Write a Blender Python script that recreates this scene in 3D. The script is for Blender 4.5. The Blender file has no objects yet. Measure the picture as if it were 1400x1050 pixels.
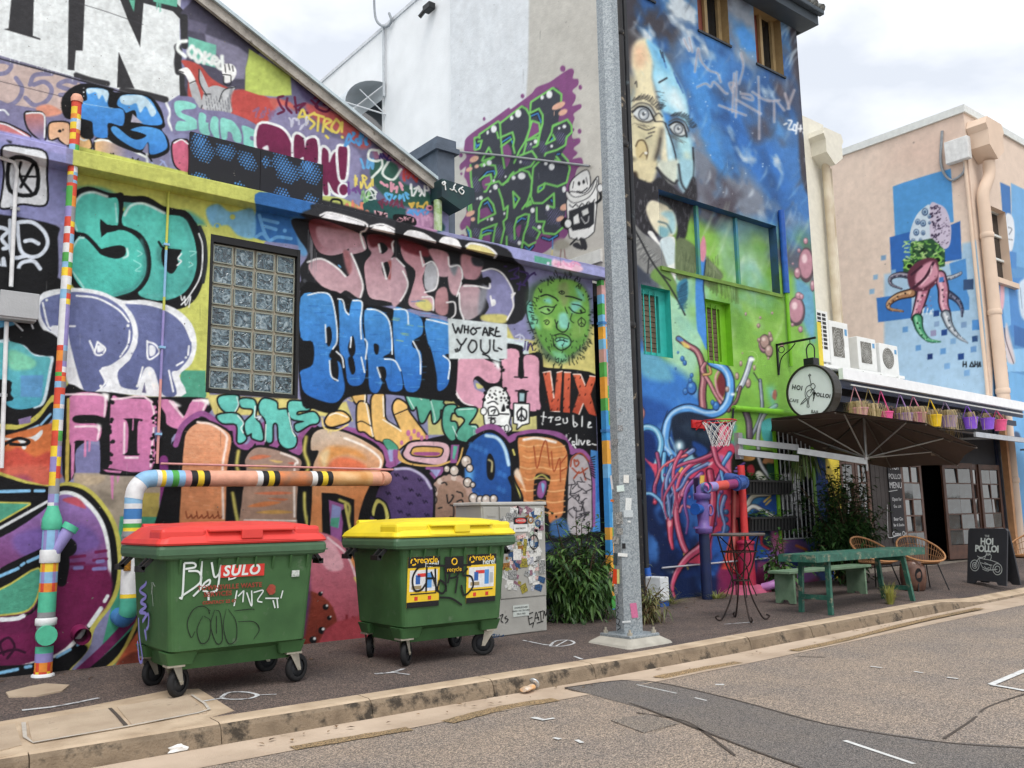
import bpy,bmesh,math,random
import numpy as np
from mathutils import Vector,Matrix
PI = math.pi
random.seed(7)
# ---------------------------------------------------------------- camera, sky, sun, exposure
scene = bpy.context.scene
col = scene.collection
FPX,YAW,PITCH,ROLL,EYE = 1206.94,math.radians(51.5218),math.radians(8.5715),math.radians(-1.0274),1.40
def cam_axes():
    cy,sy = math.cos(YAW),math.sin(YAW)
    fwd = np.array([cy,sy,0.]);right = np.array([sy,-cy,0.]);up = np.array([0,0,1.])
    f2 = fwd*math.cos(PITCH)+up*math.sin(PITCH);u2 = up*math.cos(PITCH)-fwd*math.sin(PITCH)
    r2 = right*math.cos(ROLL)+u2*math.sin(ROLL);u3 = u2*math.cos(ROLL)-right*math.sin(ROLL)
    return r2,u3,f2
CR,CU,CF = cam_axes()
cam = bpy.data.cameras.new('camera');camo = bpy.data.objects.new('camera',cam);col.objects.link(camo)
cam.sensor_width = 36;cam.lens = FPX/1400*36;cam.clip_end = 500;cam.clip_start = .05
camo.matrix_world = Matrix(((CR[0],CU[0],-CF[0],0),(CR[1],CU[1],-CF[1],0),(CR[2],CU[2],-CF[2],EYE),(0,0,0,1)))
scene.camera = camo
SUN_EL,SUN_AZ = math.radians(58),math.radians(-118)      # azimuth: direction towards the sun in the XY plane
w = bpy.data.worlds.new('World');scene.world = w;w.use_nodes = True
nt = w.node_tree;N,L = nt.nodes,nt.links
bg = N['Background'];bg.inputs['Strength'].default_value = .1
sky = N.new('ShaderNodeTexSky');sky.sky_type = 'NISHITA';sky.sun_disc = False
sky.sun_elevation = SUN_EL;sky.sun_rotation = math.radians(90)-SUN_AZ
tc = N.new('ShaderNodeTexCoord');mp = N.new('ShaderNodeMapping');mp.inputs['Scale'].default_value = (1,1,2.0);mp.inputs['Location'].default_value = (.35,.1,.0)
L.new(tc.outputs['Generated'],mp.inputs['Vector'])
n1 = N.new('ShaderNodeTexNoise');n1.inputs['Scale'].default_value = 2.1;n1.inputs['Detail'].default_value = 6;n1.inputs['Roughness'].default_value = .5;n1.inputs['Distortion'].default_value = .4
L.new(mp.outputs['Vector'],n1.inputs['Vector'])
rp = N.new('ShaderNodeValToRGB');e = rp.color_ramp.elements
e[0].position = .36;e[0].color = (6.6,7.0,7.7,1);e[1].position = .60;e[1].color = (13,13,13,1)
e2 = rp.color_ramp.elements.new(.48);e2.color = (9.6,9.8,10.1,1)
L.new(n1.outputs['Fac'],rp.inputs['Fac'])
mx = N.new('ShaderNodeMixRGB');mx.inputs['Fac'].default_value = .93
L.new(sky.outputs['Color'],mx.inputs['Color1']);L.new(rp.outputs['Color'],mx.inputs['Color2']);L.new(mx.outputs['Color'],bg.inputs['Color'])
sl = bpy.data.lights.new('sun','SUN');sl.energy = 1.5;sl.angle = math.radians(22);sl.color = (1,.96,.9)
so = bpy.data.objects.new('sun',sl);col.objects.link(so)
so.rotation_euler = Vector((-math.cos(SUN_EL)*math.cos(SUN_AZ),-math.cos(SUN_EL)*math.sin(SUN_AZ),-math.sin(SUN_EL))).to_track_quat('-Z','Y').to_euler()
scene.view_settings.view_transform = 'Standard';scene.view_settings.look = 'None';scene.view_settings.gamma = 1;scene.view_settings.exposure = .38
scene.render.engine = 'CYCLES';scene.cycles.use_denoising = True;scene.cycles.use_adaptive_sampling = True;scene.cycles.adaptive_threshold = .02;scene.cycles.max_bounces = 6;scene.cycles.diffuse_bounces = 3;scene.cycles.transparent_max_bounces = 8
# ---------------------------------------------------------------- turning photo pixels into places
def ray(x,y): return CR*(x-700)-CU*(y-525)+CF*FPX
def on(x,y,**k):                                             # the point of plane X=, Y= or Z= seen at a photo pixel
    a,v = next(iter(k.items()));i = 'XYZ'.index(a);d = ray(x,y);o = np.array([0,0,EYE])
    return Vector(o+d*((v-o[i])/d[i]))
def proj(V):                                                   # world points -> photo pixels
    V = np.asarray(V,float)-np.array([0,0,EYE]);z = V@CF
    return 700+FPX*(V@CR)/z,525-FPX*(V@CU)/z
def rise(x): return .015*min(max(0,x-7),20)
def gz(x,y): return .02*(min(max(y,6.4),9.6)-6.4)+rise(x)                # height of the footpath
def ground(px,py,dz=0):
    p = on(px,py,Z=0.)
    for _ in range(6): p = on(px,py,Z=gz(p.x,p.y)+dz)
    return p
def rz(x): return rise(x)-.13                                              # height of the road
# ---------------------------------------------------------------- materials
def srgb(h): return tuple(float(v) for v in s2l(hx(h)))
MATS = {}
def mat(name,c,rough=.6,metal=0.,var=.12,scale=9.,bump=.15,bscale=60.,c2=None,spec=.4,dirt=None,coat=0.):
    if name in MATS: return MATS[name]
    m = bpy.data.materials.new(name);m.use_nodes = True;t = m.node_tree;N,L = t.nodes,t.links
    b = N['Principled BSDF'];b.inputs['Roughness'].default_value = rough;b.inputs['Metallic'].default_value = metal;b.inputs['Specular IOR Level'].default_value = spec
    if coat: b.inputs['Coat Weight'].default_value = coat
    tc = N.new('ShaderNodeTexCoord');no = N.new('ShaderNodeTexNoise');no.inputs['Scale'].default_value = scale;no.inputs['Detail'].default_value = 5
    L.new(tc.outputs['Object'],no.inputs['Vector'])
    r = N.new('ShaderNodeValToRGB');a = np.array(srgb(c));bcol = np.array(srgb(c2)) if c2 else a*(1+var)
    e = r.color_ramp.elements;e[0].position = .3;e[1].position = .72
    e[0].color = (*(a*(1-var)),1);e[1].color = (*np.minimum(bcol,.95),1)
    L.new(no.outputs['Fac'],r.inputs['Fac']);out = r.outputs['Color']
    if dirt:
        d = N.new('ShaderNodeTexNoise');d.inputs['Scale'].default_value = dirt[1];d.inputs['Detail'].default_value = 8;d.inputs['Roughness'].default_value = .7
        L.new(tc.outputs['Object'],d.inputs['Vector'])
        q = N.new('ShaderNodeValToRGB');q.color_ramp.elements[0].position = dirt[2];q.color_ramp.elements[1].position = dirt[2]+.12
        L.new(d.outputs['Fac'],q.inputs['Fac']);x = N.new('ShaderNodeMixRGB');x.inputs['Color2'].default_value = (*srgb(dirt[0]),1)
        L.new(out,x.inputs['Color1']);L.new(q.outputs['Color'],x.inputs['Fac']);out = x.outputs['Color']
    L.new(out,b.inputs['Base Color'])
    if bump:
        n2 = N.new('ShaderNodeTexNoise');n2.inputs['Scale'].default_value = bscale;n2.inputs['Detail'].default_value = 4;L.new(tc.outputs['Object'],n2.inputs['Vector'])
        bp = N.new('ShaderNodeBump');bp.inputs['Strength'].default_value = bump;bp.inputs['Distance'].default_value = .02
        L.new(n2.outputs['Fac'],bp.inputs['Height']);L.new(bp.outputs['Normal'],b.inputs['Normal'])
    MATS[name] = m;return m
def mural_mat(name,rough=.62,bump=.35,bscale=22.,brick=False):
    m = bpy.data.materials.new(name);m.use_nodes = True;t = m.node_tree;N,L = t.nodes,t.links
    b = N['Principled BSDF'];b.inputs['Roughness'].default_value = rough;b.inputs['Specular IOR Level'].default_value = .18
    at = N.new('ShaderNodeVertexColor');at.layer_name = 'Col'
    tc = N.new('ShaderNodeTexCoord')
    no = N.new('ShaderNodeTexNoise');no.inputs['Scale'].default_value = 3.2;no.inputs['Detail'].default_value = 9;no.inputs['Roughness'].default_value = .68;L.new(tc.outputs['Object'],no.inputs['Vector'])
    r = N.new('ShaderNodeValToRGB');r.color_ramp.elements[0].position = .28;r.color_ramp.elements[0].color = (.86,.855,.85,1);r.color_ramp.elements[1].position = .66;r.color_ramp.elements[1].color = (1.04,1.04,1.04,1);L.new(no.outputs['Fac'],r.inputs['Fac'])
    x = N.new('ShaderNodeMixRGB');x.blend_type = 'MULTIPLY';x.inputs['Fac'].default_value = .8;L.new(at.outputs['Color'],x.inputs['Color1']);L.new(r.outputs['Color'],x.inputs['Color2'])
    # chips and pin-holes in the paint
    v = N.new('ShaderNodeTexNoise');v.inputs['Scale'].default_value = 26;v.inputs['Detail'].default_value = 3;L.new(tc.outputs['Object'],v.inputs['Vector'])
    q = N.new('ShaderNodeValToRGB');q.color_ramp.elements[0].position = .735;q.color_ramp.elements[1].position = .755;L.new(v.outputs['Fac'],q.inputs['Fac'])
    y = N.new('ShaderNodeMixRGB');y.inputs['Color2'].default_value = (.16,.15,.14,1);L.new(q.outputs['Color'],y.inputs['Fac']);L.new(x.outputs['Color'],y.inputs['Color1'])
    L.new(y.outputs['Color'],b.inputs['Base Color'])
    n2 = N.new('ShaderNodeTexNoise');n2.inputs['Scale'].default_value = bscale;n2.inputs['Detail'].default_value = 7;n2.inputs['Roughness'].default_value = .65;L.new(tc.outputs['Object'],n2.inputs['Vector'])
    h = n2.outputs['Fac']
    vo = N.new('ShaderNodeTexVoronoi');vo.feature = 'DISTANCE_TO_EDGE';vo.inputs['Scale'].default_value = .9;wv = N.new('ShaderNodeMixRGB');wv.inputs['Fac'].default_value = .25
    L.new(tc.outputs['Object'],wv.inputs['Color1']);L.new(no.outputs['Color'],wv.inputs['Color2']);L.new(wv.outputs['Color'],vo.inputs['Vector'])
    ck = N.new('ShaderNodeMath');ck.operation = 'LESS_THAN';ck.inputs[1].default_value = .004;L.new(vo.outputs['Distance'],ck.inputs[0])
    ms = N.new('ShaderNodeMath');ms.operation = 'MULTIPLY_ADD';ms.inputs[1].default_value = -.5;L.new(ck.outputs['Value'],ms.inputs[0]);L.new(h,ms.inputs[2]);h = ms.outputs['Value']
    if brick:
        br = N.new('ShaderNodeTexBrick');br.inputs['Scale'].default_value = 1;br.inputs['Brick Width'].default_value = .4;br.inputs['Row Height'].default_value = .2;br.inputs['Mortar Size'].default_value = .006;br.inputs['Mortar Smooth'].default_value = .6
        sx = N.new('ShaderNodeSeparateXYZ');cx = N.new('ShaderNodeCombineXYZ');L.new(tc.outputs['Object'],sx.inputs[0]);L.new(sx.outputs['X'],cx.inputs['X']);L.new(sx.outputs['Z'],cx.inputs['Y']);L.new(cx.outputs[0],br.inputs['Vector'])
        m2 = N.new('ShaderNodeMath');m2.operation = 'MULTIPLY_ADD';m2.inputs[1].default_value = -.35;L.new(br.outputs['Fac'],m2.inputs[0]);L.new(h,m2.inputs[2]);h = m2.outputs['Value']
    bp = N.new('ShaderNodeBump');bp.inputs['Strength'].default_value = bump;bp.inputs['Distance'].default_value = .025;L.new(h,bp.inputs['Height']);L.new(bp.outputs['Normal'],b.inputs['Normal'])
    MATS[name] = m;return m
# ---------------------------------------------------------------- mesh helpers
class MB:
    def __init__(s): s.v = [];s.f = [];s.m = [];s.sm = []
    def add(s,V,F,mi=0,smooth=False):
        o = len(s.v);s.v += [tuple(v) for v in V];s.f += [tuple(i+o for i in f) for f in F];s.m += [mi]*len(F);s.sm += [smooth]*len(F);return s
    def box(s,a,b,mi=0,M=None,bev=0):
        (x0,y0,z0),(x1,y1,z1) = [min(p,q) for p,q in zip(a,b)],[max(p,q) for p,q in zip(a,b)]
        if bev:
            bm = bmesh.new();bmesh.ops.create_cube(bm,size=1)
            for v in bm.verts: v.co = Vector(((x0+x1)/2+v.co.x*(x1-x0),(y0+y1)/2+v.co.y*(y1-y0),(z0+z1)/2+v.co.z*(z1-z0)))
            bmesh.ops.bevel(bm,geom=bm.edges[:],offset=bev,segments=2,affect='EDGES',profile=.5)
            bm.verts.index_update();V = [v.co.copy() for v in bm.verts];F = [[v.index for v in f.verts] for f in bm.faces];bm.free()
        else:
            V = [(x0,y0,z0),(x1,y0,z0),(x1,y1,z0),(x0,y1,z0),(x0,y0,z1),(x1,y0,z1),(x1,y1,z1),(x0,y1,z1)]
            F = [(0,3,2,1),(4,5,6,7),(0,1,5,4),(1,2,6,5),(2,3,7,6),(3,0,4,7)]
        if M is not None: V = [M @ Vector(v) for v in V]
        return s.add(V,F,mi)
    def bar(s,p,q,w,h=None,mi=0,up=(0,0,1)):                # a rectangular bar between two points
        p,q = Vector(p),Vector(q);h = h or w;d = (q-p);L = d.length;d.normalize();u = Vector(up)
        if abs(d.dot(u)) > .95: u = Vector((1,0,0))
        r = d.cross(u).normalized();u = r.cross(d)
        V = [p+r*a*w/2+u*b*h/2+d*L*c for c in (0,1) for a,b in ((-1,-1),(1,-1),(1,1),(-1,1))]
        return s.add(V,[(3,2,1,0),(4,5,6,7),(0,1,5,4),(1,2,6,5),(2,3,7,6),(3,0,4,7)],mi)
    def tube(s,P,r,n=10,mi=0,closed=False,cap=True,smooth=True):
        P = [Vector(p) for p in P];m = len(P);R = r if isinstance(r,(list,tuple)) else [r]*m;V = [];F = []
        ref = None
        for i,p in enumerate(P):
            d = (P[(i+1) % m]-P[i-1]) if closed else (P[min(i+1,m-1)]-P[max(i-1,0)])
            d.normalize()
            if ref is None:
                ref = Vector((0,0,1)) if abs(d.z) < .9 else Vector((1,0,0))
            ref = (ref-d*ref.dot(d))
            if ref.length < 1e-5: ref = Vector((0,1,0)) if abs(d.y) < .9 else Vector((1,0,0));ref = ref-d*ref.dot(d)
            ref.normalize();k = d.cross(ref)
            V += [p+(ref*math.cos(2*PI*j/n)+k*math.sin(2*PI*j/n))*R[i] for j in range(n)]
        for i in range(m if closed else m-1):
            for j in range(n): a,b = i*n+j,i*n+(j+1) % n;c,d = ((i+1) % m)*n+(j+1) % n,((i+1) % m)*n+j;F.append((a,b,c,d))
        s.add(V,F,mi,smooth)
        if cap and not closed: s.add(V[:n],[tuple(range(n))[::-1]],mi);s.add(V[-n:],[tuple(range(n))],mi)
        return s
    def lathe(s,prof,c=(0,0,0),n=20,mi=0,M=None,smooth=True,scale=(1,1)):
        V = [];F = []
        for r,z in prof: V += [Vector((r*math.cos(2*PI*j/n)*scale[0],r*math.sin(2*PI*j/n)*scale[1],z)) for j in range(n)]
        if M is not None: V = [M @ v for v in V]
        V = [v+Vector(c) for v in V]
        for i in range(len(prof)-1):
            for j in range(n): F.append((i*n+j,i*n+(j+1) % n,(i+1)*n+(j+1) % n,(i+1)*n+j))
        return s.add(V,F,mi,smooth)
    def disc(s,c,nrm,r,n=20,mi=0):
        d = Vector(nrm).normalized();u = d.orthogonal().normalized();k = d.cross(u);c = Vector(c)
        return s.add([c+(u*math.cos(2*PI*j/n)+k*math.sin(2*PI*j/n))*r for j in range(n)],[tuple(range(n))],mi)
    def prism(s,P,ax,a,b,mi=0):                                # outline in the two other axes, extruded along ax from a to b
        def mk(p,t): q = list(p);q.insert(ax,t);return q
        n = len(P);V = [mk(p,a) for p in P]+[mk(p,b) for p in P]
        F = [tuple(range(n))[::-1],tuple(range(n,2*n))]+[(i,(i+1) % n,n+(i+1) % n,n+i) for i in range(n)]
        return s.add(V,F,mi)
    def mesh(s,name,mats):
        me = bpy.data.meshes.new(name);me.from_pydata(s.v,[],s.f)
        for m in (mats if isinstance(mats,(list,tuple)) else [mats]): me.materials.append(m)
        me.polygons.foreach_set('material_index',s.m);me.polygons.foreach_set('use_smooth',s.sm)
        bm = bmesh.new();bm.from_mesh(me);bmesh.ops.recalc_face_normals(bm,faces=bm.faces[:]);bm.to_mesh(me);bm.free()
        return me
    def build(s,name,mats,parent=None,loc=None,rz_=0):
        o = bpy.data.objects.new(name,s.mesh(name,mats));col.objects.link(o)
        if parent: o.parent = parent
        if loc is not None: o.location = loc
        o.rotation_euler.z = rz_;return o
def link(name,me,parent=None,loc=(0,0,0),rot=(0,0,0),sc=None):
    o = bpy.data.objects.new(name,me);col.objects.link(o);o.location = loc;o.rotation_euler = rot
    if sc: o.scale = sc
    if parent: o.parent = parent
    return o
def tag(o,label,cat,group=None):
    o['label'] = label;o['category'] = cat
    if group: o['group'] = group
    return o
def thing(name,label,cat,loc=(0,0,0),rz_=0,group=None):
    o = bpy.data.objects.new(name,None);col.objects.link(o);o.location = loc;o.rotation_euler.z = rz_;o.empty_display_size = .1
    return tag(o,label,cat,group)
def kind(o,k): o['kind'] = k;return o
def text(name,s,size,m,parent,M,spacing=1.,bold=0.,slant=0.):     # lettering as a thin mesh; M maps (x right, y up, z out)
    cu = bpy.data.curves.new(name,'FONT');cu.body = s;cu.size = size;cu.align_x = 'CENTER';cu.align_y = 'CENTER';cu.extrude = .0008;cu.space_character = spacing;cu.offset = bold;cu.shear = slant;cu.resolution_u = 3
    t = bpy.data.objects.new(name,cu);col.objects.link(t);dg = bpy.context.evaluated_depsgraph_get();me = bpy.data.meshes.new_from_object(t.evaluated_get(dg));bpy.data.objects.remove(t);bpy.data.curves.remove(cu)
    me.materials.clear();me.materials.append(m);me.transform(M);o = bpy.data.objects.new(name,me);col.objects.link(o)
    if parent: o.parent = parent
    return o
def frame_xz(x,y,z): return Matrix(((1,0,0,x),(0,0,-1,y),(0,1,0,z),(0,0,0,1)))    # faces -Y
def smooth_path(P,n=6): return [Vector(p) for p in crom3(P,n)]
def crom3(P,n=6):
    P = np.array([tuple(p) for p in P],float);out = [];m = len(P)
    for i in range(m-1):
        p1,p2 = P[i],P[i+1];p0 = P[i-1] if i else 2*p1-p2;p3 = P[i+2] if i+2 < m else 2*p2-p1
        for t in np.arange(n)/n: out.append(.5*(2*p1+(p2-p0)*t+(2*p0-5*p1+4*p2-p3)*t*t+(3*p1-p0-3*p2+p3)*t**3))
    out.append(P[-1]);return out
def spaced(brk,step):
    out = []
    for a,b in zip(brk[:-1],brk[1:]):
        n = max(1,int(round((b-a)/step)));out += [a+(b-a)*i/n for i in range(n)]
    return out+[brk[-1]]
def paint_mesh(name,V,nu,nv,canvas,m,parent,hole=None,gain=.97,flip=False):
    """a sheet of nu x nv vertices (numpy, row-major: v rows of u) that carries the mural"""
    V = np.asarray(V,np.float64).reshape(-1,3);px,py = proj(V);C = s2l(np.clip(canvas.at(px,py),0,1))**1.06*gain;C = .87*C+.13*(C@np.array([.2126,.7152,.0722]))[:,None]
    i = np.arange(nv-1)[:,None]*nu+np.arange(nu-1)[None];i = i.ravel()
    Fq = np.stack([i,i+1,i+nu+1,i+nu],1)
    if flip: Fq = Fq[:,::-1]
    if hole is not None: Fq = Fq[~hole(V[Fq].mean(1))]
    me = bpy.data.meshes.new(name);me.vertices.add(len(V));me.vertices.foreach_set('co',V.astype(np.float32).ravel())
    me.loops.add(Fq.size);me.loops.foreach_set('vertex_index',Fq.ravel().astype(np.int32));me.polygons.add(len(Fq))
    me.polygons.foreach_set('loop_start',np.arange(len(Fq),dtype=np.int32)*4);me.polygons.foreach_set('loop_total',np.full(len(Fq),4,np.int32));me.update(calc_edges=True)
    a = me.color_attributes.new('Col','FLOAT_COLOR','POINT');a.data.foreach_set('color',np.concatenate([C,np.ones((len(C),1))],1).astype(np.float32).ravel())
    me.materials.append(m);o = bpy.data.objects.new(name,me);col.objects.link(o)
    if parent: o.parent = parent
    return o
def sheet_y(name,X,Z,Y,canvas,m,parent,ztop=None,hole=None,gain=.97,flip=False):           # a wall facing the street
    X = np.asarray(X);Z = np.asarray(Z);g = np.empty((len(Z),len(X),3));g[...,0] = X[None];g[...,1] = Y;g[...,2] = Z[:,None]
    if ztop is not None:
        t = (Z-Z[0])/(Z[-1]-Z[0]);g[...,2] = Z[0]+t[:,None]*(ztop(X)-Z[0])[None]
    return paint_mesh(name,g,len(X),len(Z),canvas,m,parent,hole,gain,flip)
def sheet_x(name,Yv,Z,X,canvas,m,parent,ztop=None,gain=.97):
    Yv = np.asarray(Yv);Z = np.asarray(Z);g = np.empty((len(Z),len(Yv),3));g[...,0] = X;g[...,1] = Yv[None];g[...,2] = Z[:,None]
    if ztop is not None:
        t = (Z-Z[0])/(Z[-1]-Z[0]);g[...,2] = Z[0]+t[:,None]*(ztop(Yv)-Z[0])[None]
    return paint_mesh(name,g,len(Yv),len(Z),canvas,m,parent,None,gain,True)
# ---------------------------------------------------------------- mural painting
# A mural is flat print: it is painted stroke by stroke into a colour field that is then carried by the wall's vertices.
def s2l(c):
    c = np.asarray(c,float)
    return np.where(c <= .04045,c/12.92,((c+.055)/1.055)**2.4)
def hx(c):
    if not isinstance(c,str): return np.array(c,float)
    if len(c) == 3: c = c[0]*2+c[1]*2+c[2]*2
    return np.array([int(c[i:i+2],16)/255 for i in (0,2,4)])
def pts_(s):
    if not isinstance(s,str): return [(float(p[0]),float(p[1])) for p in s]
    return [tuple(float(v) for v in t.split(',')) for t in s.split()]
def crom(P,closed,n=4):
    P = np.array(P,float)
    if len(P) < 3: return P
    out = [];m = len(P)
    for i in range(m if closed else m-1):
        p1 = P[i];p2 = P[(i+1) % m]
        p0 = P[i-1] if (closed or i > 0) else p1*2-p2
        p3 = P[(i+2) % m] if (closed or i+2 < m) else p2*2-p1
        k = max(2,min(n,int(np.hypot(*(p2-p1))/2)+1))
        for t in np.arange(k)/k:
            out.append(.5*(2*p1+(p2-p0)*t+(2*p0-5*p1+4*p2-p3)*t*t+(3*p1-p0-3*p2+p3)*t**3))
    if not closed: out.append(P[-1])
    return np.array(out)
class Canvas:
    def __init__(s,x0,y0,x1,y1,col='8a8ab0'):
        s.x0,s.y0,s.w,s.h = x0,y0,x1-x0,y1-y0
        s.a = np.empty((s.h,s.w,3),np.float32);s.a[:] = hx(col)
        s.fr(0,0,1)
    def fr(s,ox,oy,k): s.ox,s.oy,s.k = ox,oy,k
    def px(s,P): return np.array([(s.ox+x/s.k-s.x0,s.oy+y/s.k-s.y0) for x,y in pts_(P)])
    def _box(s,Q,m):
        a = np.floor(Q.min(0)-m).astype(int);b = np.ceil(Q.max(0)+m).astype(int)+1
        a = np.maximum(a,0);b = np.minimum(b,(s.w,s.h))
        if (b <= a).any(): return None
        return a[0],a[1],b[0],b[1]
    def _dist(s,Q,bx,closed,wid=None):
        X,Y = np.meshgrid(np.arange(bx[0],bx[2])+.5,np.arange(bx[1],bx[3])+.5)
        X = X.astype(np.float32);Y = Y.astype(np.float32)
        D = np.full(X.shape,1e9,np.float32);ins = np.zeros(X.shape,bool)
        n = len(Q)
        for i in range(n if closed else n-1):
            ax,ay = Q[i];bxx,byy = Q[(i+1) % n]
            dx,dy = bxx-ax,byy-ay;L = dx*dx+dy*dy+1e-12
            t = np.clip(((X-ax)*dx+(Y-ay)*dy)/L,0,1)
            d = np.sqrt((X-ax-t*dx)**2+(Y-ay-t*dy)**2)
            if wid is not None: d = d-(wid[i]+(wid[(i+1) % n]-wid[i])*t)
            np.minimum(D,d,out=D)
            if closed and ay != byy:
                ins ^= ((ay > Y) != (byy > Y)) & (X < (Y-ay)*dx/dy+ax)
        return D,ins,X,Y
    def _put(s,bx,al,c):
        v = s.a[bx[1]:bx[3],bx[0]:bx[2]]
        v += al[...,None]*(c-v)
    def F(s,col,P,col2=None,g=None,soft=.9,sm=True,al=1.,jag=0):
        Q = s.px(P)
        if sm: Q = crom(Q,True)
        if jag: Q = Q+RN.normal(0,jag,Q.shape)
        bx = s._box(Q,soft+1)
        if bx is None: return
        D,ins,X,Y = s._dist(Q,bx,True)
        sd = np.where(ins,D,-D)
        A = np.clip(sd/soft+.5,0,1)*al
        if soft > 3: A = A*A*(3-2*A)
        c = hx(col)
        if col2 is not None:
            if g is None: a,b = np.array([0,Q[:,1].min()]),np.array([0,Q[:,1].max()])
            else: a,b = s.px(g)
            d = b-a;t = np.clip(((X-a[0])*d[0]+(Y-a[1])*d[1])/(d@d),0,1)[...,None]
            c = c*(1-t)+hx(col2)*t
        s._put(bx,A,c)
    def P(s,col,P,**k): s.F(col,P,sm=False,**k)
    def S(s,col,w,P,closed=False,sm=True,soft=.9,w2=None,al=1.):
        Q = s.px(P)
        if sm: Q = crom(Q,closed)
        n = len(Q);r = w/s.k/2
        if w2 is None: W = np.full(n,r)
        elif w2 == 'm': W = r*(.25+.75*np.sin(np.linspace(0,np.pi,n)))
        else: W = np.linspace(r,w2/s.k/2,n)
        bx = s._box(Q,W.max()+soft+1)
        if bx is None: return
        D,_,_,_ = s._dist(Q,bx,closed,W)
        A = np.clip(-D/soft+.5,0,1)*al
        if soft > 3: A = A*A*(3-2*A)
        s._put(bx,A,hx(col))
    def B(s,col,P,oc='15161a',ow=12,col2=None,g=None,soft=.9,sm=True):   # a letter with an outline
        s.S(oc,ow*2,P,closed=True,sm=sm);s.F(col,P,col2=col2,g=g,soft=soft,sm=sm)
    def E(s,col,x,y,rx,ry=None,oc=None,ow=0,soft=.9,al=1.,rot=0):
        ry = ry or rx;ca,sa = math.cos(rot),math.sin(rot)
        P = [(x+rx*math.cos(t)*ca-ry*math.sin(t)*sa,y+rx*math.cos(t)*sa+ry*math.sin(t)*ca) for t in np.arange(14)*2*math.pi/14]
        if oc: s.S(oc,ow*2,P,closed=True)
        s.F(col,P,soft=soft,al=al)
    def tag(s,col,x,y,w,h,seed,lw=6,n=5,al=1.):           # a scribbled hand tag
        r = np.random.RandomState(seed);cx = x
        for i in range(n):
            q = [(cx+r.uniform(0,1)*w/n*1.3,y+r.uniform(0,1)*h) for _ in range(r.randint(3,6))]
            s.S(col,lw,q,al=al);cx += w/n
    def drips(s,col,x0,x1,y0,y1,n,lmin,lmax,w,seed):
        r = np.random.RandomState(seed)
        for i in range(n):
            t = r.uniform();x = x0+(x1-x0)*t;y = y0+(y1-y0)*t
            s.S(col,w,[(x,y),(x+r.uniform(-1,1),y+r.uniform(lmin,lmax))],w2=w*.6,al=.9)
    def speck(s,col,P,n,r0,r1,seed,al=1.):
        Q = s.px(P);lo,hi = Q.min(0),Q.max(0);r = np.random.RandomState(seed)
        k = s.k;o = (s.ox,s.oy,s.k);s.fr(s.x0,s.y0,1)
        for i in range(n):
            q = lo+(hi-lo)*r.uniform(size=2)
            c = False;j = len(Q)-1
            for i2 in range(len(Q)):
                if (Q[i2][1] > q[1]) != (Q[j][1] > q[1]) and q[0] < (Q[j][0]-Q[i2][0])*(q[1]-Q[i2][1])/(Q[j][1]-Q[i2][1])+Q[i2][0]: c = not c
                j = i2
            if c: s.E(col,q[0],q[1],r.uniform(r0,r1)/k,al=al)
        s.fr(*o)
    def halftone(s,col,x,y,rx,ry,seed,step=13,rmax=5):
        sl = .26
        for j in range(int(-ry/step),int(ry/step)+1):
            for i in range(int(-rx/step),int(rx/step)+1):
                u,v = (i+.5*(j % 2))*step,j*step*.9
                d = (u/rx)**2+(v/ry)**2
                n = math.sin(u*.05+seed)*math.sin(v*.06+seed*2)*.4
                if d+n < 1: s.E(col,x+u,y+v+u*sl,max(1.6,rmax*(1-.45*max(0,d))))
    def at(s,x,y):
        x = np.clip(np.asarray(x)-s.x0-.5,0,s.w-1.001);y = np.clip(np.asarray(y)-s.y0-.5,0,s.h-1.001)
        i = x.astype(int);j = y.astype(int);u = (x-i)[:,None];v = (y-j)[:,None]
        a = s.a
        return (a[j,i]*(1-u)+a[j,i+1]*u)*(1-v)+(a[j+1,i]*(1-u)+a[j+1,i+1]*u)*v
RN = np.random.RandomState(5)
def fnoise(h,w,cell,seed,oct=4):
    r = np.random.RandomState(seed);out = np.zeros((h,w),np.float32);amp = 1.;tot = 0.
    for o in range(oct):
        c = max(2.,cell/2**o);gh,gw = int(h/c)+3,int(w/c)+3;g = r.uniform(-1,1,(gh,gw)).astype(np.float32)
        y,x = np.mgrid[0:h,0:w];y = y/c;x = x/c;i = y.astype(int);j = x.astype(int);u = x-j;v = y-i;u = u*u*(3-2*u);v = v*v*(3-2*v)
        out += amp*((g[i,j]*(1-u)+g[i,j+1]*u)*(1-v)+(g[i+1,j]*(1-u)+g[i+1,j+1]*u)*v);tot += amp;amp *= .55
    return out/tot
def weather(c,seed,amt=.075):                                # uneven coats, run marks and specks in the paint
    n = fnoise(c.h,c.w,5,seed,2)*amt+fnoise(c.h,c.w,34,seed+9,3)*amt*.9;g = fnoise(c.h//6+2,c.w,3,seed+5,2);st = np.repeat(g,6,0)[:c.h]*amt*.3
    c.a *= (1+n+st)[...,None];r = np.random.RandomState(seed);o = (c.ox,c.oy,c.k);c.fr(0,0,1)
    for i in range(160 if amt > .06 else 24):
        x,y = c.x0+r.uniform()*c.w,c.y0+r.uniform()*c.h;v = r.uniform()
        if v < .35: c.S('2a2a2c' if r.uniform() < .5 else 'd8d8d4',r.uniform(.6,1.1),[(x,y),(x+r.uniform(-1,1),y+r.uniform(5,26))],al=.28)
        else: c.E('2a2826' if r.uniform() < .6 else 'c9c4ba',x,y,r.uniform(.4,1.1),al=.5)
    c.fr(*o)
K_ = '17181c';WH = 'e8eef0'
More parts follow.
